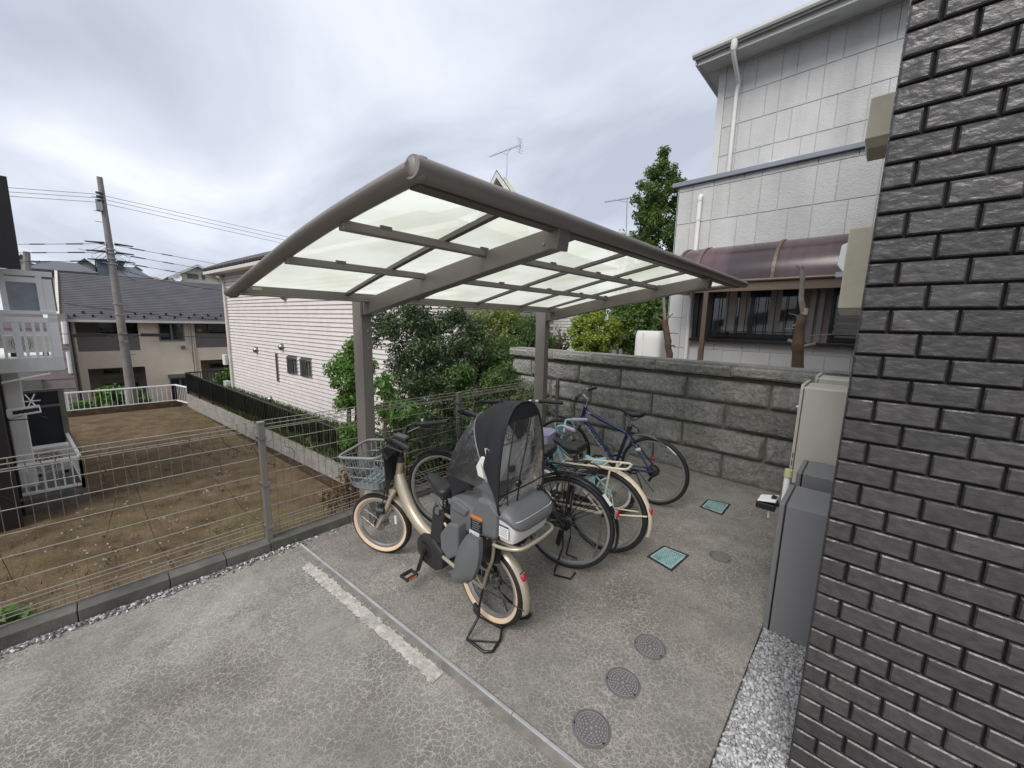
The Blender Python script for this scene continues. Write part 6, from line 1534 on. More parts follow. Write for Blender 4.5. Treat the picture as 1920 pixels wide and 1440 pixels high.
for sg in (1, -1): mb.tube(smooth([(.50, sg*.03, .28), (.25, sg*.055, .265), (0, sg*.062, .248)]), .012, 8); mb.tube(smooth([(.44, sg*.02, .53), (.2, sg*.05, .40), (0, sg*.062, .25)]), .010, 8)
E_.part(mb, 'rear_triangle', m['gold'], fr_)
E_.tube([(.415, 0, .60), (.395, 0, .70)], .014, 'seat_post', m['steel'])
E_.saddle((.43, .735), .27, .22, m['vinyl'], .06, .075)
mb = MB(); 
for sg in (1, -1): mb.tube(smooth([(.925, sg*.03, .56), (.955, sg*.050, .50), (1.0, sg*.056, .40), (WB, sg*.058, .248)]), [.02]*6+[.017]*6+[.012]*7, 8)
mb.tube([(.945, -.05, .545), (.945, .05, .545)], .022, 8); mb.tube([(.945, 0, .54), (.885, 0, .78)], .016, 8)
fk = E_.part(mb, 'fork', m['gold'], None, True)
E_.fender((WB, .248), .275, 1.15, 2.75, m['gold'], True, .03, None, 'front_fender')
E_.fender((0, .248), .278, .55, 3.35, m['gold'], False, .032, None, 'rear_fender')
mb = MB(); mb.tube([(-.268, .03, .225), (-.02, .062, .245)], .003, 5).tube([(-.268, -.03, .225), (-.02, -.062, .245)], .003, 5); E_.part(mb, 'fender_stay', m['black'])
E_.tail(-.235, .385)
E_.tube([(.888, 0, .77), (.862, 0, .905)], .015, 'stem', m['black'], None, True)
mb = MB().lathe([(.0, .03), (.024, .028), (.03, 0), (.03, -.02), (0, -.022)], (.885, 0, .775), 'z', 14); E_.part(mb, 'headset_lock', m['blackp'], None, True)
E_.handlebar((.862, .905), .27, .21, .085, m['black'], m['vinyl'], False, .0125, True, .03)
mb = MB().obox((.85, .02, .955), (.05, 0, .012), (0, .035, 0), (-.003, 0, .012)); dsp = E_.part(mb, 'display', m['blackp'], None, True, None, .005); E_.part(MB().obox((.848, .02, .9685), (.038, 0, .009), (0, .026, 0), (0, 0, .001)), 'screen', m['glass'], dsp, True, None)
E_.part(MB().lathe([(0, .03), (.012, .028), (.016, .012), (.016, 0), (0, 0)], (.80, -.20, .995), 'z', 12), 'bell', m['chrome'], None, True)
E_.basket(.95, 1.265, .125, .175, .60, .85, m['gplast2'], .0042, 7, 6, 3, m['gplast2'], .0105)
mb = MB(); mb.tube(smooth([(.955, .1, .86), (.93, .1, .72), (.95, .06, .6)]), .006, 6).tube(smooth([(.955, -.1, .86), (.93, -.1, .72), (.95, -.06, .6)]), .006, 6).obox((.935, 0, .74), (.004, 0, 0), (0, .12, 0), (0, 0, .10)).obox((.93, .0, .86), (.02, 0, .03), (0, .12, 0), (-.008, 0, .01)); E_.part(mb, 'basket_carrier', m['blackp'], None, True, None)
mb = MB().lathe([(0, -.03), (.022, -.03), (.03, .0), (.032, .022), (0, .03)], (1.03, .075, .40), 'x', 14); hl = E_.part(mb, 'headlight', m['blackp'], None, True); E_.part(MB().lathe([(0, .036), (.026, .032), (.03, .022)], (1.03, .075, .40), 'x', 14), 'lens', m['chrome'], hl, True)
E_.part(MB().obox((WB-.13, .014, .30), (.009, 0, 0), (0, .003, 0), (0, 0, .035)), 'spoke_reflector', m['paper'], None, True, None, .003)
for P in ([(.82, .12, .97), (.95, .10, .90), (.96, .05, .70), (.98, .06, .5)], [(.80, -.15, .98), (.93, -.08, .90), (.95, -.03, .72)], [(.84, .1, .96), (.99, .16, .86), (.97, .1, .74)], [(.985, .07, .55), (1.03, .075, .40), (1.1, .07, .28)], [(.99, -.05, .5), (1.06, .05, .36), (1.11, .055, .25)]): E_.cable(P, .004)
mb = MB().prism([(.37, .19), (.44, .15), (.56, .16), (.625, .22), (.63, .30), (.58, .355), (.46, .36), (.37, .30)], lambda a, b, t: V3((a, t, b)), -.055, .06); mo = E_.part(mb, 'motor_unit', m['blackp'], None, False, None, .014)
E_.part(MB().lathe([(0, .064), (.06, .062), (.075, .05), (.075, .0)], (.53, 0, .26), 'y', 24), 'motor_cap', m['black'], mo)
mb = MB().prism([(.325, .345), (.435, .335), (.40, .57), (.37, .60), (.315, .59), (.285, .565)], lambda a, b, t: V3((a+.075, t, b)), -.045, .045); E_.part(mb, 'battery', m['blackp'], None, False, None, .012)
mb = MB(); mb.tube([(.37, .055, .60), (.42, .058, .65), (.43, .055, .60)], .005, 6).obox((.41, .05, .575), (.018, 0, 0), (0, .012, 0), (0, 0, .018)); E_.part(mb, 'battery_lock', m['steel'])
E_.crank(.53, .255, .155, -1.25, m['black'], .075, .075)
mb = MB().prism([(.0, .19), (.02, .30), (.30, .34), (.5, .33), (.5, .20), (.3, .19)], lambda a, b, t: V3((a, t, b)), -.082, -.058); E_.part(mb, 'chain_case', m['black'], None, False, None, .008)
# rear rack
mb = MB()
for sg in (1, -1): mb.tube(smooth([(.36, sg*.03, .56), (.2, sg*.085, .60), (-.2, sg*.09, .61), (-.27, sg*.06, .605)]), .010, 8); mb.tube(smooth([(-.10, sg*.09, .605), (-.085, sg*.085, .48), (-.03, sg*.068, .36), (0, sg*.066, .26)]), .010, 8)
mb.tube([(-.27, -.062, .605), (-.27, .062, .605)], .010, 8).tube([(-.1, -.09, .61), (-.1, .09, .61)], .008, 8).tube([(.15, -.088, .603), (.15, .088, .603)], .008, 8)
mb.tube(smooth([(-.06, .10, .655), (-.14, .17, .64), (-.26, .17, .65), (-.33, .11, .66), (-.33, -.11, .66), (-.26, -.17, .65), (-.14, -.17, .64)]), .009, 8)
E_.part(mb, 'rear_rack', m['gold'])
mb = MB().prism([(-.125, .46), (-.13, .54), (-.02, .585), (.18, .56), (.22, .40), (.14, .35), (.05, .42), (-.05, .43)], lambda a, b, t: V3((a, t, b)), .066, .074); E_.part(mb, 'dress_guard', m['black'])
mb = MB().prism([(-.125, .46), (-.13, .54), (-.02, .585), (.18, .56), (.22, .40), (.14, .35), (.05, .42), (-.05, .43)], lambda a, b, t: V3((a, t, b)), -.074, -.066); E_.part(mb, 'dress_guard', m['black'])
# centre stand
mb = MB(); G = .011
mb.tube([(0, .07, .245), (.01, .085, .15), (.0, .10, .09), (-.01, .185, .04), (-.0, .195, G), (-.13, .195, G), (-.165, .165, G), (-.15, .085, .018), (-.115, .03, .03), (-.12, -.05, .035), (-.165, -.14, .02), (-.16, -.175, G), (-.02, -.185, G), (-.01, -.15, .05), (.01, -.085, .15), (0, -.07, .245)], .0075, 8)
mb.tube([(-.02, .19, G), (-.15, .10, .014)], .005, 6).tube([(-.0, .10, .09), (-.115, .03, .03)], .005, 6).tube([(0, -.12, .06), (-.12, -.04, .032)], .005, 6); st = E_.part(mb, 'centre_stand', m['black'])
mb = MB().obox((-.155, -.17, .012), (.012, 0, 0), (0, .018, 0), (0, 0, .009)).obox((.012, .105, .13), (.02, 0, .01), (0, .012, 0), (0, 0, .025)); E_.part(mb, 'stand_foot', m['blackp'], st, False, None, .004)
mb = MB().lathe([(0, -.05), (.05, -.048), (.055, -.03), (.03, -.026)], (0, 0, .248), 'y', 20).tube([(.0, -.055, .25), (.12, -.06, .2), (.3, -.06, .2)], .004, 5); E_.part(mb, 'gear_cassette', m['blackp'])
# ---- child seat and rain cover (parts of the bicycle they are bolted to)
cs = E_.part(MB().prism([(.16, .66), (.15, .80), (.08, .80), (-.02, .78), (-.06, .86), (-.15, .87), (-.20, .82), (-.19, .67), (.02, .635), (.12, .625)], lambda a, b, t: V3((a, t, b)), -.185, .185), 'child_seat', m['gplast'], None, False, None, .02)
E_.part(MB().prism([(.14, .74), (.10, .80), (-.01, .775), (.02, .73)], lambda a, b, t: V3((a, t, b)), .180, .197), 'seat_side_ridge', m['gplast'], cs, False, None, .012)
mb = MB(); sec = []
def rbox(u, v):
    a = 2*math.pi*u; k = [(.0, .055, .14), (.35, .085, .165), (.8, .085, .175), (1, .07, .165)]
    x = -.225-.012*v; hw = .150+.018*v; hx = .056+.016*min(1, v*1.5); z = .665+.130*v
    sx = math.copysign(abs(math.cos(a))**.4, math.cos(a)); sy = math.copysign(abs(math.sin(a))**.4, math.sin(a)); return V3((x+sx*hx, sy*hw, z))
mb.grid(rbox, 32, 6, cu=True); mb.f += [tuple(range(32))[::-1], tuple(32*5+i for i in range(32))]; mb.m += [0, 0]; sb_ = E_.part(mb, 'seat_base', m['ivory'], cs, False, 50)
def cap(u, v):
    a = math.pi*v; b_ = 2*math.pi*u
    sx = math.copysign(abs(math.cos(b_))**.5, math.cos(b_)); sy = math.copysign(abs(math.sin(b_))**.5, math.sin(b_)); r_ = math.sin(a)**.5
    return V3((-.215+sx*.112*r_, sy*.180*r_,   .806-.045*math.cos(a)-.75*max(0, -sx*.1-.03)*r_))
mb = MB(); mb.grid(cap, 32, 12, cu=True); E_.part(mb, 'rear_cushion', m['gplast'], cs, False, 180)
def bk(u, v, off=0):
    a = -1+2*u; z = .955+.175*v; return V3((-.178+off+.05*a*a-.012*math.sin(math.pi*v), a*(.168+.006*v), z+.012*(1-a*a)*v))
mb = MB(); mb.grid(bk, 15, 7); mb.grid(lambda u, v: bk(1-u, v, .028), 15, 7); mb.grid(lambda u, v: bk(u, 1, .028*v), 15, 2); mb.grid(lambda u, v: bk(1-u, 0, .028*v), 15, 2); E_.part(mb, 'backrest', m['ivory'], cs, False, 60)
E_.part(MB().box(-.185, -.05, -.15, .15, .80, .945), 'lower_back', m['gplast'], cs, False, None, .02)
for y in (-.16, .16): E_.part(MB().prism([(-.12, .96), (-.05, .97), (-.035, 1.02), (-.07, 1.08), (-.12, 1.10)], lambda a, b, t: V3((a, y+t, b)), -.012, .012), 'head_wing', m['ivory'], cs, False, None, .008)
mb = MB().box(-.197, -.180, .045, .078, 1.0, 1.03); E_.part(mb, 'button', m['black'], cs, False, None)
E_.part(MB().obox((-.06, .1865, .715), (.042, 0, 0), (0, .001, 0), (0, 0, .040)), 'warning_label', m['black'], cs, False, None)
E_.part(MB().obox((-.06, .1868, .750), (.042, 0, 0), (0, .0012, 0), (0, 0, .009)), 'label_header', m['orange'], cs, False, None)
mb = MB()
for i in range(5): mb.obox((-.058+.004*(i % 2), .1876, .735-.0125*i), (.030-.005*(i % 2), 0, 0), (0, .0003, 0), (0, 0, .0018))
E_.part(mb, 'label_text', m['gplast2'], cs, False, None)
E_.part(MB().obox((-.045, .1866, .657), (.036, 0, .0), (0, .001, 0), (0, 0, .011)), 'paper_label', m['paper'], cs, False, None)
c = V3((-.232, .1695, .73)); mb = MB().obox(c, (.030, 0, 0), (0, .001, 0), (0, 0, .032)); E_.part(mb, 'paper_label', m['paper'], cs, False, None); E_.part(MB().obox(c+V3((0, .0012, .029)), (.030, 0, 0), (0, .0008, 0), (0, 0, .004)), 'label_header', m['navyink'], cs, False, None)
mb = MB()
for i in range(5): mb.obox(c+V3((0, .0014, .016-.009*i)), (.024, 0, 0), (0, .0003, 0), (0, 0, .0012))
E_.part(mb, 'label_text', m['gplast'], cs, False, None)
mb = MB().lathe([(0, .004), (.017, .004), (.018, 0)], (-.155, .187, .655), 'y', 12); E_.part(mb, 'knob', m['black'], cs)
# leg guards on both sides
def guard(sg):
    def f(u, v):
        z = .675-.30*v; wd = math.sin(math.pi*min(1, max(0, .12+.74*v)))**.7; xm = -.085+.09*v
        a = -1+2*u; x = xm+a*.078*wd+(.03 if v > .9 else 0); y = .235+.035*math.cos(a*1.4)*wd-.02*v*0; return V3((x, sg*y, z))
    mb = MB(); mb.grid(f, 9, 12)
    n = len(mb.v); mb.v += [(p[0], p[1]-sg*.03, p[2]) for p in mb.v]; k = len(mb.f); mb.f += [tuple(n+i for i in f_[::-1]) for f_ in mb.f]; mb.m += [0]*k
    lp = list(range(9))+[j*9+8 for j in range(1, 12)]+[11*9+i for i in range(7, -1, -1)]+[j*9 for j in range(10, 0, -1)]
    for a, b in zip(lp, lp[1:]+lp[:1]): mb.f.append((a, b, n+b, n+a)); mb.m.append(0)
    E_.part(mb, 'leg_guard', m['gplast'], cs, False, 50)
    mb = MB().prism([(.02, .70), (.10, .685), (.165, .60), (.16, .51), (.10, .47), (.02, .53)], lambda a, b, t: V3((a, sg*t, b)), .165, .245); E_.part(mb, 'foot_plate', m['gplast'], cs, False, None, .012)
    mb = MB().box(-.04, .10, sg*.16, sg*.235, .385, .40); E_.part(mb, 'foot_rest', m['gplast'], cs, False, None, .005)
guard(1); guard(-1)
# cover: an arched hood that narrows to a point at the rear feet, clear panels behind and in front of it
def arch(w, zb_, zt_, v, sq=.78):      # v 0..1 from left foot over the top to right foot -> (y, z)
    a = math.pi*v; cy_ = math.cos(a); sz = math.sin(a); return w*math.copysign(abs(cy_)**sq, cy_), zb_+(zt_-zb_)*sz**sq
XR = -.205
def hood(u, v):
    s_ = math.sin(math.pi*min(1, max(0, u))); y0_, z0_ = arch(.192, .86, 1.358, u); y1_, z1_ = arch(.176, .90, 1.262, u)
    ext = .035+.235*s_**.75; x = XR+ext*v; k = v**1.3; bul = .016*math.sin(math.pi*v)*s_
    wr = .0045*math.sin(11*v+17*u)*math.sin(math.pi*v)*s_
    return V3((x, (y0_+(y1_-y0_)*k)*(1+bul*1.2)+wr*.6, z0_+(z1_-z0_)*k+bul+wr))
mb = MB(); mb.grid(hood, 41, 16); hd_ = E_.part(mb, 'rain_hood', m['fabric'], None, False, 180)
def backface(z0f, z1f, nu=16, nv=16, bulge=.03):
    def f(u, v):
        z = z0f+(z1f-z0f)*v; k = max(0, min(1, (z-.86)/(1.358-.86))); w = .192*(1-k**(2/.78))**(.39) if k > 0 else .192-.04*max(0, (.86-z)/.08)**2
        a = -1+2*u; return V3((XR-.004-bulge*(1-a*a)*math.sin(math.pi*min(1, max(0, (1.37-z)/.60))), a*w*.995, z))
    mb = MB(); mb.grid(f, nu, nv); return mb, f
mb, fb = backface(.79, 1.272); E_.part(mb, 'rear_window', m['clear'], hd_, False, 180)
mb, f2 = backface(1.272, 1.357); E_.part(mb, 'rear_brow', m['fabric'], hd_, False, 180)
mb = MB(); mb.tube([fb(0, i/14) for i in range(15)]+[f2(0, i/5) for i in range(1, 6)]+[f2(1, i/5) for i in range(5, 0, -1)]+[fb(1, i/14) for i in range(14, -1, -1)]+[fb(1-i/8, 0) for i in range(1, 8)], .0065, 7, closed=True)
mb.tube([fb(.34+.30*min(1, (i/8))**.6, 1-i/14) for i in range(15)], .0045, 6).tube([fb(.80+.06*math.sin(i/12*3), 1-i/12) for i in range(13)], .0035, 6); mb.tube([fb(i/8, .245+.02*math.sin(i/8*3)) for i in range(9)], .0045, 6)
E_.part(mb, 'piping', m['black'], hd_)
for (u, v, r_) in ((.655, .33, .020), (.64, .06, .018), (.12, .13, .016)):
    p = fb(u, v); E_.part(MB().lathe([(0, -.008), (r_*.8, -.008), (r_, -.003), (r_, .002)], tuple(p), 'x', 16), 'window_button', m['black'], hd_)
def front(u, v):
    p = hood(u, 1); s_ = math.sin(math.pi*u); tx_ = .05+.27*s_**.6; y2, z2 = .150*math.cos(math.pi*u), .90
    q_ = V3((tx_, y2 if abs(y2) > .001 else y2, z2-.03*s_)); r_ = p.lerp(q_, v); r_.x += .03*math.sin(math.pi*v)*s_; r_.z += .02*math.sin(math.pi*v)*s_; return r_
mb = MB(); mb.grid(front, 31, 9); E_.part(mb, 'front_window', m['clear'], hd_, False, 180)
def apron(u, v):
    p = front(u, 1); s_ = math.sin(math.pi*u); return V3((p.x+.012*math.sin(u*44)*v*s_-.035*v*s_-.03*v, p.y*(1-.10*v), p.z+.004-(.04+.165*s_)*v))
mb = MB(); mb.grid(apron, 49, 8); E_.part(mb, 'front_apron', m['fabric'], hd_, False, 180)
mb = MB(); mb.tube([apron(i/24, 0)+V3((0, 0, .003)) for i in range(25)], .004, 6).tube([apron(i/24, 1) for i in range(25)], .005, 6); E_.part(mb, 'piping', m['black'], hd_)
E_.part(MB().tube([hood(.04+.92*i/24, 1) for i in range(25)], .0035, 6), 'hood_edge', m['steel'], hd_)
mb = MB()
for sg in (1, -1): q_ = hood(.5-.03*sg, .45); mb.tube([q_, q_+V3((0, 0, .03)), q_+V3((.012, 0, .042))], .005, 6)
E_.part(mb, 'hood_loop', m['black'], hd_)
mb = MB()
for y in (-.09, .09): mb.tube(smooth([(-.12, y, 1.02), (-.08, y*.9, .9), (-.02, y*.5, .82)]), .014, 6, flat=.3)
mb.ell((-.03, 0, .84), (.05, .09, .03)); E_.part(mb, 'harness', m['black'], cs)

# ---- black city bicycle
hd = math.atan2(-.30, -1.05)
B_k = Bike('black city bicycle with black wire rack and silver rims behind the beige one', (-1.45, 2.17), hd, (V3((.88, 0, .78)), V3((-.32, 0, 1)).normalized(), R_(6)))
B_k.wheel(0, .345, .018, m['rim'], False, None, 36, .03, .012); B_k.wheel(1.09, .345, .018, m['rim'], True, None, 36, .02, .012)
mb = MB().tube(smooth([(.865, 0, .80), (.75, 0, .55), (.58, 0, .38), (.43, 0, .29)]), .018, 10).tube([(.84, 0, .90), (.90, 0, .74)], .019, 10).tube(smooth([(.85, 0, .86), (.70, 0, .62), (.36, 0, .46)]), .014, 8).tube([(.43, 0, .29), (.29, 0, .74)], .015, 10)
for sg in (1, -1): mb.tube([(.42, sg*.04, .29), (0, sg*.062, .345)], .010, 8).tube([(.32, sg*.02, .64), (0, sg*.062, .345)], .008, 8)
B_k.part(mb, 'frame', m['black'])
mb = MB()
for sg in (1, -1): mb.tube(smooth([(.90, sg*.035, .71), (.95, sg*.05, .6), (1.09, sg*.05, .345)]), .012, 8)
mb.tube([(.90, -.036, .72), (.90, .036, .72)], .014, 8); B_k.part(mb, 'fork', m['black'], None, True)
B_k.fender((0, .345), .375, .35, 3.45, m['black'], False, .026, None, 'rear_fender'); B_k.fender((1.09, .345), .375, .75, 3.0, m['black'], True, .026, None, 'front_fender')
B_k.tube([(.30, 0, .72), (.27, 0, .81)], .012, 'seat_post', m['chrome']); B_k.saddle((.24, .865), .25, .21, m['vinyl'], .05, .065)
B_k.tube([(.845, 0, .89), (.80, 0, 1.03)], .011, 'stem', m['chrome'], None, True); B_k.handlebar((.80, 1.03), .27, .20, .075, m['black'], m['vinyl'], False, .011, True, .05)
B_k.part(MB().ell((.86, -.20, 1.12), (.024, .024, .028)), 'bell', m['blackp'], None, True)
B_k.rack(.26, -.20, .735, .765, .07, m['black'], 5, .0055, (-.03, 0, .35)); mb = MB()
for y in (-.045, -.015, .015, .045): mb.tube([(.2, y, .742), (-.17, y, .768)], .004, 5)
mb.tube(smooth([(.05, -.05, .78), (-.1, -.055, .80), (-.21, -.03, .79), (-.21, .03, .79), (-.1, .055, .80), (.05, .05, .78)]), .005, 6); B_k.part(mb, 'rack_wire', m['black'])
mb = MB()
for i in range(11):
    a = .6+1.9*i/10
    for sg in (1, -1): mb.tube([(.365*math.cos(a), sg*.045, .345+.365*math.sin(a)), (.02, sg*.055, .345)], .0025, 4)
B_k.part(mb, 'skirt_guard', m['black'])
B_k.tail(-.352, .50); B_k.part(MB().obox((-.285, .0275, .595), (.028, 0, .034), (0, .0008, 0), (.008, 0, -.007)), 'registration_sticker', m['paper'], None, False, None)
B_k.basket(.95, 1.26, .13, .17, .72, .94, m['black'], .0016, 14, 14, 8, None, .005)
B_k.crank(.43, .285, .165, .3, m['steel'], .08); mb = MB().prism([(-.04, .29), (-.05, .36), (0, .40), (.4, .37), (.52, .33), (.52, .24), (.42, .20), (.0, .29)], lambda a, b, t: V3((a, t, b)), -.072, -.052); B_k.part(mb, 'chain_case', m['black'], None, False, None, .008)
mb = MB().tube([(.0, .075, .345), (-.01, .085, .2), (.03, .13, .03), (.03, .14, .008), (-.09, .125, .008), (-.10, .06, .02)], .007, 7).tube([(0, -.075, .345), (-.01, -.085, .2), (.03, -.12, .02), (-.06, -.12, .010)], .007, 7); B_k.part(mb, 'kickstand', m['black'])
mb = MB().obox((.02, .08, .26), (.015, 0, .01), (0, .014, 0), (-.01, 0, .05)).lathe([(0, .05), (.04, .05), (.045, .03), (.03, .02)], (0, 0, .345), 'y', 18); B_k.part(mb, 'drum_brake', m['black'])
for P in ([(.78, .16, 1.09), (.93, .1, 1.0), (.93, .03, .8)], [(.78, -.16, 1.09), (.95, -.1, 1.05), (.92, -.03, .8)]): B_k.cable(P)
mb = MB().prism([(.24, .42), (.30, .40), (.35, .56), (.29, .59)], lambda a, b, t: V3((a, t, b)), .03, .055); B_k.part(mb, 'ring_lock', m['ivory'], None, False, None, .006)

# ---- ivory city bicycle
hd = math.atan2(-.15, -1.08)
C_r = Bike('ivory city bicycle with ivory rack and black saddle', (-1.36, 2.55), hd, (V3((.84, 0, .8)), V3((-.32, 0, 1)).normalized(), R_(-4)))
C_r.wheel(0, .332, .021, m['rim'], False, None, 36, .03, .013); C_r.wheel(1.06, .332, .021, m['rim'], True, None, 36, .02, .013)
mb = MB().tube(smooth([(.84, 0, .76), (.72, 0, .52), (.58, 0, .37), (.43, 0, .285)]), .019, 10).tube([(.82, 0, .86), (.87, 0, .70)], .019, 10).tube(smooth([(.825, 0, .82), (.68, 0, .60), (.36, 0, .46)]), .015, 8).tube([(.43, 0, .285), (.30, 0, .70)], .016, 10)
for sg in (1, -1): mb.tube([(.42, sg*.04, .285), (0, sg*.062, .332)], .011, 8).tube([(.33, sg*.02, .60), (0, sg*.062, .332)], .009, 8)
C_r.part(mb, 'frame', m['crm'])
mb = MB()
for sg in (1, -1): mb.tube(smooth([(.87, sg*.035, .68), (.92, sg*.05, .58), (1.06, sg*.05, .332)]), .013, 8)
C_r.part(mb, 'fork', m['crm'], None, True)
C_r.fender((0, .332), .362, .4, 3.4, m['crm'], False, .029, None, 'rear_fender'); C_r.fender((1.06, .332), .362, .8, 3.0, m['crm'], True, .029, None, 'front_fender')
C_r.tube([(.305, 0, .68), (.29, 0, .76)], .013, 'seat_post', m['chrome']); C_r.saddle((.33, .795), .27, .22, m['vinyl'], .05, .075)
C_r.tube([(.825, 0, .85), (.785, 0, 1.0)], .012, 'stem', m['chrome'], None, True); C_r.handlebar((.785, 1.0), .27, .22, .075, m['white'], m['vinyl'], False, .012, True, .04)
C_r.rack(.35, -.17, .66, .725, .075, m['crm'], 4, .009, (-.05, 0, .34)); C_r.tail(-.345, .43)
mb = MB().tube([(-.33, .03, .40), (-.02, .062, .335)], .006, 6).tube([(-.33, -.03, .40), (-.02, -.062, .335)], .006, 6); C_r.part(mb, 'fender_stay', m['crm'])
C_r.crank(.43, .285, .165, 2.2, m['steel'], .08); mb = MB().prism([(.0, .28), (.0, .36), (.4, .37), (.52, .33), (.52, .24), (.42, .21)], lambda a, b, t: V3((a, t, b)), -.072, -.052); C_r.part(mb, 'chain_case', m['blackp'], None, False, None, .008)
C_r.basket(.90, 1.2, .13, .17, .66, .88, m['ivory'], .002, 10, 9, 6, None, .005)
mb = MB().tube([(.0, .075, .332), (-.02, .10, .18), (.01, .14, .01), (-.06, .15, .006)], .007, 7); C_r.part(mb, 'kickstand', m['steel'])
mb = MB().lathe([(0, .05), (.035, .05), (.04, .03), (.03, .02)], (0, 0, .332), 'y', 18).obox((-.03, -.06, .28), (.02, 0, 0), (0, .012, 0), (0, 0, .04)); C_r.part(mb, 'rear_derailleur', m['blackp'])

# ---- pale blue child's bicycle
hd = math.atan2(-.22, -.66)
K_d = Bike("child's pale blue bicycle with a lavender basket", (-1.60, 3.14), hd, (V3((.52, 0, .55)), V3((-.3, 0, 1)).normalized(), R_(0)))
K_d.wheel(0, .205, .023, m['dull_white'], False, None, 20, .02, .012); K_d.wheel(.70, .205, .023, m['dull_white'], True, None, 20, .02, .012)
mb = MB().tube(smooth([(.545, 0, .55), (.46, 0, .36), (.30, 0, .24)]), .019, 10).tube(smooth([(.54, 0, .60), (.40, 0, .42), (.2, 0, .36)]), .014, 8).tube([(.53, 0, .64), (.565, 0, .52)], .018, 10).tube([(.29, 0, .23), (.2, 0, .45)], .015, 8)
for sg in (1, -1): mb.tube([(.28, sg*.03, .23), (0, sg*.05, .205)], .010, 8).tube([(.21, sg*.02, .40), (0, sg*.05, .205)], .008, 8)
K_d.part(mb, 'frame', m['sky_blue']); mb = MB()
for sg in (1, -1): mb.tube(smooth([(.57, sg*.03, .5), (.6, sg*.04, .42), (.70, sg*.045, .205)]), .011, 8)
K_d.part(mb, 'fork', m['sky_blue'], None, True)
K_d.fender((0, .205), .232, .5, 3.2, m['aqua'], False, .03, None, 'rear_fender'); K_d.fender((.70, .205), .232, .8, 2.8, m['aqua'], True, .03, None, 'front_fender')
K_d.saddle((.18, .50), .2, .16, m['aqua'], .04, .055, False); K_d.tube([(.2, 0, .42), (.19, 0, .48)], .012, 'seat_post', m['chrome'])
K_d.tube([(.53, 0, .63), (.5, 0, .72)], .012, 'stem', m['sky_blue'], None, True); K_d.handlebar((.50, .72), .22, .16, .10, m['sky_blue'], m['lav'], False, .012, False, .02)
def tub(u, v):
    a = 2*math.pi*u; sx = math.copysign(abs(math.cos(a))**.4, math.cos(a)); sy = math.copysign(abs(math.sin(a))**.4, math.sin(a)); k = .78+.22*v; return V3((.70+sx*.095*k, sy*.125*k, .53+.17*v))
mb = MB(); mb.grid(tub, 28, 5, cu=True); mb.grid(lambda u, v: V3(((tub(u, 1-v*.96).x-.70)*.96+.70, tub(u, 1-v*.96).y*.965, tub(u, 1-v*.96).z)), 28, 5, cu=True); n = len(mb.v); mb.f.append(tuple(range(28))[::-1]); mb.m.append(0); bs_ = K_d.part(mb, 'basket', m['lav'], None, True, 50)
K_d.part(MB().tube([tub(i/28, 1) for i in range(28)], .005, 6, closed=True), 'basket_rim', m['lav'], bs_, True)
mb = MB().tube(smooth([(.55, .03, .72), (.57, .05, .80), (.56, .09, .82), (.55, .08, .75), (.55, .03, .72)]), .007, 6).ell((.55, .04, .74), (.03, .04, .02)); K_d.part(mb, 'bell', m['aqua'], None, True)
for sg in (1,): mb = MB(); mb.tube([(.0, sg*.06, .205), (-.04, sg*.15, .12)], .006, 6).lathe([(0, -.012), (.045, -.012), (.055, 0), (.045, .012), (0, .012)], (-.04, sg*.16, .055), 'y', 16); K_d.part(mb, 'training_wheel', m['dull_white'])
K_d.crank(.29, .23, .10, .9, m['steel'], .06, .05); K_d.part(MB().prism([(.0, .17), (.0, .24), (.28, .30), (.36, .24), (.3, .17)], lambda a, b, t: V3((a, t, b)), -.066, -.05), 'chain_case', m['sky_blue'], None, False, None, .008)
K_d.part(MB().prism([(.16, .26), (.3, .25), (.26, .40), (.17, .38)], lambda a, b, t: V3((a, t, b)), .03, .045), 'frame_panel', m['aqua'], None, False, None, .006)

# ---- navy blue cross bicycle
hd = math.atan2(-.04, -1.065)
N_b = Bike('navy blue cross bicycle leaning by the stone wall with white frame lettering', (-1.43, 3.62), hd, (V3((.81, 0, .8)), V3((-.33, 0, 1)).normalized(), R_(10)))
N_b.wheel(0, .340, .019, m['rim'], False, None, 32, .022, .011); N_b.wheel(1.06, .340, .019, m['rim'], True, None, 32, .02, .011)
HT, HB, BB, SJ = V3((.795, 0, .84)), V3((.825, 0, .725)), V3((.40, 0, .30)), V3((.285, 0, .69))
mb = MB().tube([HT+V3((-.004, 0, .02)), HB+V3((.003, 0, -.012))], .022, 12).tube([HB+V3((-.004, 0, .02)), BB], .024, 12).tube([HT+V3((.004, 0, -.022)), SJ+V3((.008, 0, -.03))], .0195, 12).tube([BB, SJ+V3((-.006, 0, .02))], .0175, 12).tube([BB+V3((0, -.036, 0)), BB+V3((0, .036, 0))], .023, 12)
fr_ = N_b.part(mb, 'frame', m['blue']); mb = MB()
for sg in (1, -1): mb.tube([BB+V3((-.02, sg*.03, 0)), V3((-.0, sg*.064, .34))], .011, 8).tube([SJ+V3((0, sg*.018, -.03)), V3((0, sg*.064, .345))], .009, 8)
mb.tube([(.235, -.03, .61), (.235, .03, .61)], .008, 6); N_b.part(mb, 'rear_triangle', m['blue'], fr_)
mb = MB().lathe([(.024, -.006), (.026, 0), (.024, .008)], tuple(HT+V3((-.004, 0, .024))), 'z', 14); N_b.part(mb, 'headset', m['chrome'])
mb = MB()
for sg in (1, -1): mb.tube([(.85, sg*.055, .665), (.935, sg*.055, .46)], .015, 10)
mb.tube([(.835, -.058, .685), (.835, .058, .685)], .022, 10); fk = N_b.part(mb, 'fork', m['chrome'], None, True)
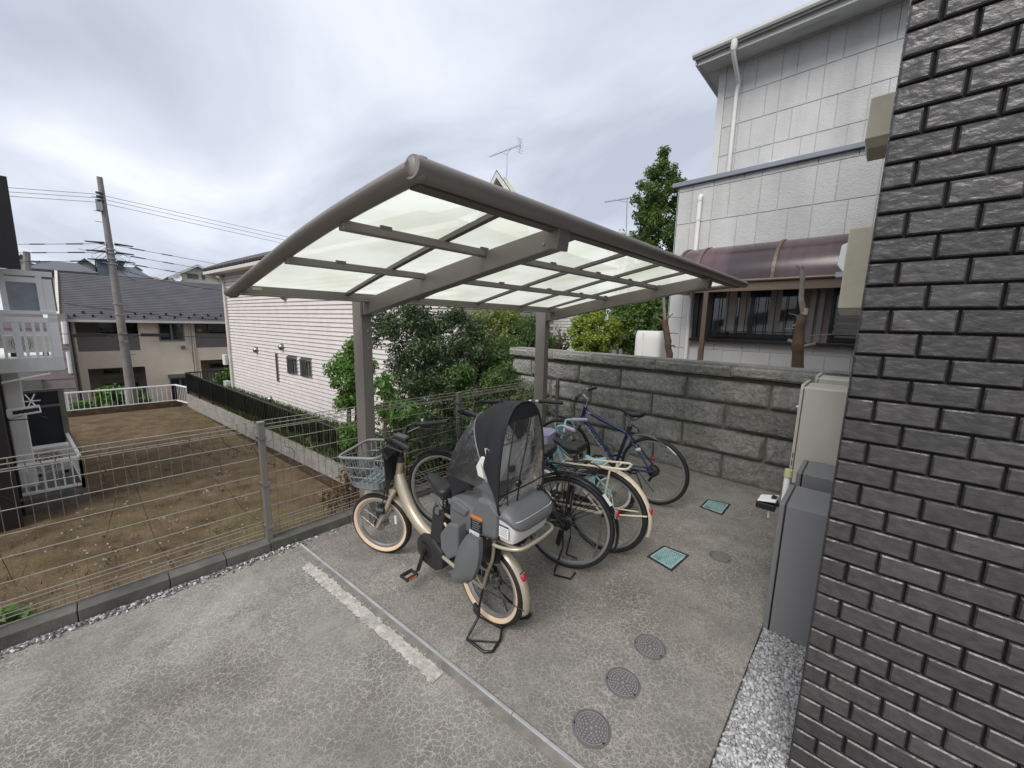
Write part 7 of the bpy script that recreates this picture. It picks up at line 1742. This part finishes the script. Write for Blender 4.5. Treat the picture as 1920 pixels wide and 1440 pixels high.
for sg in (1, -1): N_b.part(MB().tube([(.925, sg*.055, .50), (1.04, sg*.055, .36), (1.06, sg*.053, .34)], [.021, .019, .012], 10), 'fork_leg', m['rim'], fk, True)
N_b.part(MB().tube([(.895, .05, .62), (.94, .05, .70), (.94, -.05, .70), (.895, -.05, .62)], .013, 8), 'fork_brace', m['rim'], fk, True)
N_b.tube([SJ, SJ+V3((-.035, 0, .17))], .0145, 'seat_post', m['chrome']); N_b.saddle((.265, .885), .27, .15, m['vinyl'], .06, .05, False)
N_b.tube([HT+V3((-.008, 0, .03)), HT+V3((-.028, 0, .11)), HT+V3((.03, 0, .15))], .013, 'stem', m['chrome'], None, True); N_b.handlebar((.825, .99), .28, .04, .03, m['chrome'], m['vinyl'], True, .012, True)
N_b.part(MB().lathe([(0, .03), (.016, .026), (.018, 0), (0, 0)], (.82, -.1, 1.02), 'z', 12), 'bell', m['chrome'], None, True)
for P in ([(.84, .14, 1.0), (.93, .1, .95), (.92, .03, .78), (.87, .03, .7)], [(.84, -.14, 1.0), (.94, -.1, .9), (.86, -.02, .72)], [(.83, .12, 1.0), (.9, .08, .86), (.82, .03, .82)]): N_b.cable(P)
def rf(u, v): x = .22-.41*v; return V3((x, (.03-.012*v)*(-1+2*u), .70-.26*(v-.35)**2*1.0-.02*v-.012*(-1+2*u)**2))
mb = MB(); mb.grid(rf, 7, 12); mf = N_b.part(mb, 'mud_flap', m['gplast'], None, False, 180); mb = MB(); mb.grid(lambda u, v: rf(u, .82+.2*v)+V3((-.006*v, 0, .0025)), 7, 4); N_b.part(mb, 'flap_tip', m['dull_white'], mf, False, 180)
mb = MB().tube([SJ+V3((-.022, 0, .07)), V3((.19, 0, .735)), V3((.17, 0, .70))], .008, 8).obox(SJ+V3((-.01, 0, .03)), (.02, 0, 0), (0, .02, 0), (0, 0, .02)); N_b.part(mb, 'flap_arm', m['blackp'])
N_b.crank(BB.x, BB.z, .17, .5, m['blackp'], .095, .06); mb = MB()
for k in range(7): mb.lathe([(.022+.006*k, -.038+.0035*k), (.022+.006*k, -.036+.0035*k)], (0, 0, .34), 'y', 20)
N_b.part(mb, 'gear_cassette', m['blackp']); mb = MB().lathe([(0, .036), (.05, .034), (.055, .03), (.05, .028)], (0, 0, .34), 'y', 22); mb.tube([(0, -.055, .34), (.02, -.06, .27), (.05, -.06, .21), (.06, -.058, .2)], .014, 8); N_b.part(mb, 'rear_derailleur', m['blackp'])
mb = MB().tube([(.4, -.052, .39), (.02, -.05, .375)], .004, 5).tube([(.4, -.052, .21), (.05, -.058, .20)], .004, 5); N_b.part(mb, 'chain', m['steel'])
mb = MB().tube([(.11, .06, .33), (.14, .09, .31), (.06, .12, .20), (.0, .20, .012)], .008, 8).tube([(.14, .08, .345), (-.06, .10, .165)], .004, 5); N_b.part(mb, 'kickstand', m['blackp'])
mb = MB().tube(smooth([(.50, .028, .48), (.46, .06, .52), (.40, .06, .49), (.43, .028, .42)]), .004, 6, closed=True).tube(smooth([(.51, .03, .47), (.5, .06, .44), (.44, .06, .40), (.43, .03, .41)]), .004, 6); N_b.part(mb, 'bottle_cage', m['black'])
N_b.part(MB().ell((.02, -.03, .45), (.012, .02, .026)), 'rear_reflector', m['red']); 
mb = MB().obox((.15, .045, .535), (.024, 0, -.012), (0, .001, 0), (.006, 0, .012)); N_b.part(mb, 'registration_sticker', m['paper'], None, False, None)
mb = MB()
for a, b in (((.22, .62), (.25, .57)), ((.225, .61), (.21, .56))): mb.tube([(a[0], .028, a[1]), (b[0], .04, b[1])], .006, 6)
N_b.part(mb, 'rim_brake', m['blackp'])
def lettering(bike, txt, p0, p1, size, y, mat, parent, name='lettering'):
    cu = bpy.data.curves.new(name, 'FONT'); cu.body = txt; cu.size = size; cu.extrude = .0006; cu.align_x = 'LEFT'; cu.align_y = 'CENTER'; cu.space_character = 1.02; cu.offset = size*.018; cu.resolution_u = 2
    o = bpy.data.objects.new('tmp_text', cu); COL.objects.link(o); dg = bpy.context.evaluated_depsgraph_get(); me = bpy.data.meshes.new_from_object(o.evaluated_get(dg)); bpy.data.objects.remove(o)
    u = (p1-p0).normalized(); n = V3((0, 1, 0)); v = n.cross(u)
    L = max(q.co.x for q in me.vertices); k = (p1-p0).length/L
    for q in me.vertices:
        a, b, c = q.co.x*k, q.co.y*1.0, q.co.z; w = .0245 if y is None else y
        yy = math.sqrt(max(1e-6, w*w-b*b)); q.co = p0+u*a+v*b+n*(yy+.0006+c)
    me.materials.clear(); me.materials.append(mat); o2 = link(name, me, parent, True); return o2
d = (BB-HB)
lettering(N_b, 'LOUIS GARNEAU', HB+d*.15, HB+d*.90, .046, None, m['paper'], fr_)
lettering(N_b, 'LGS', HT+V3((.004, 0, -.022))+(SJ-HT)*.06, HT+V3((.004, 0, -.022))+(SJ-HT)*.16, .02, .0198, m['paper'], fr_)
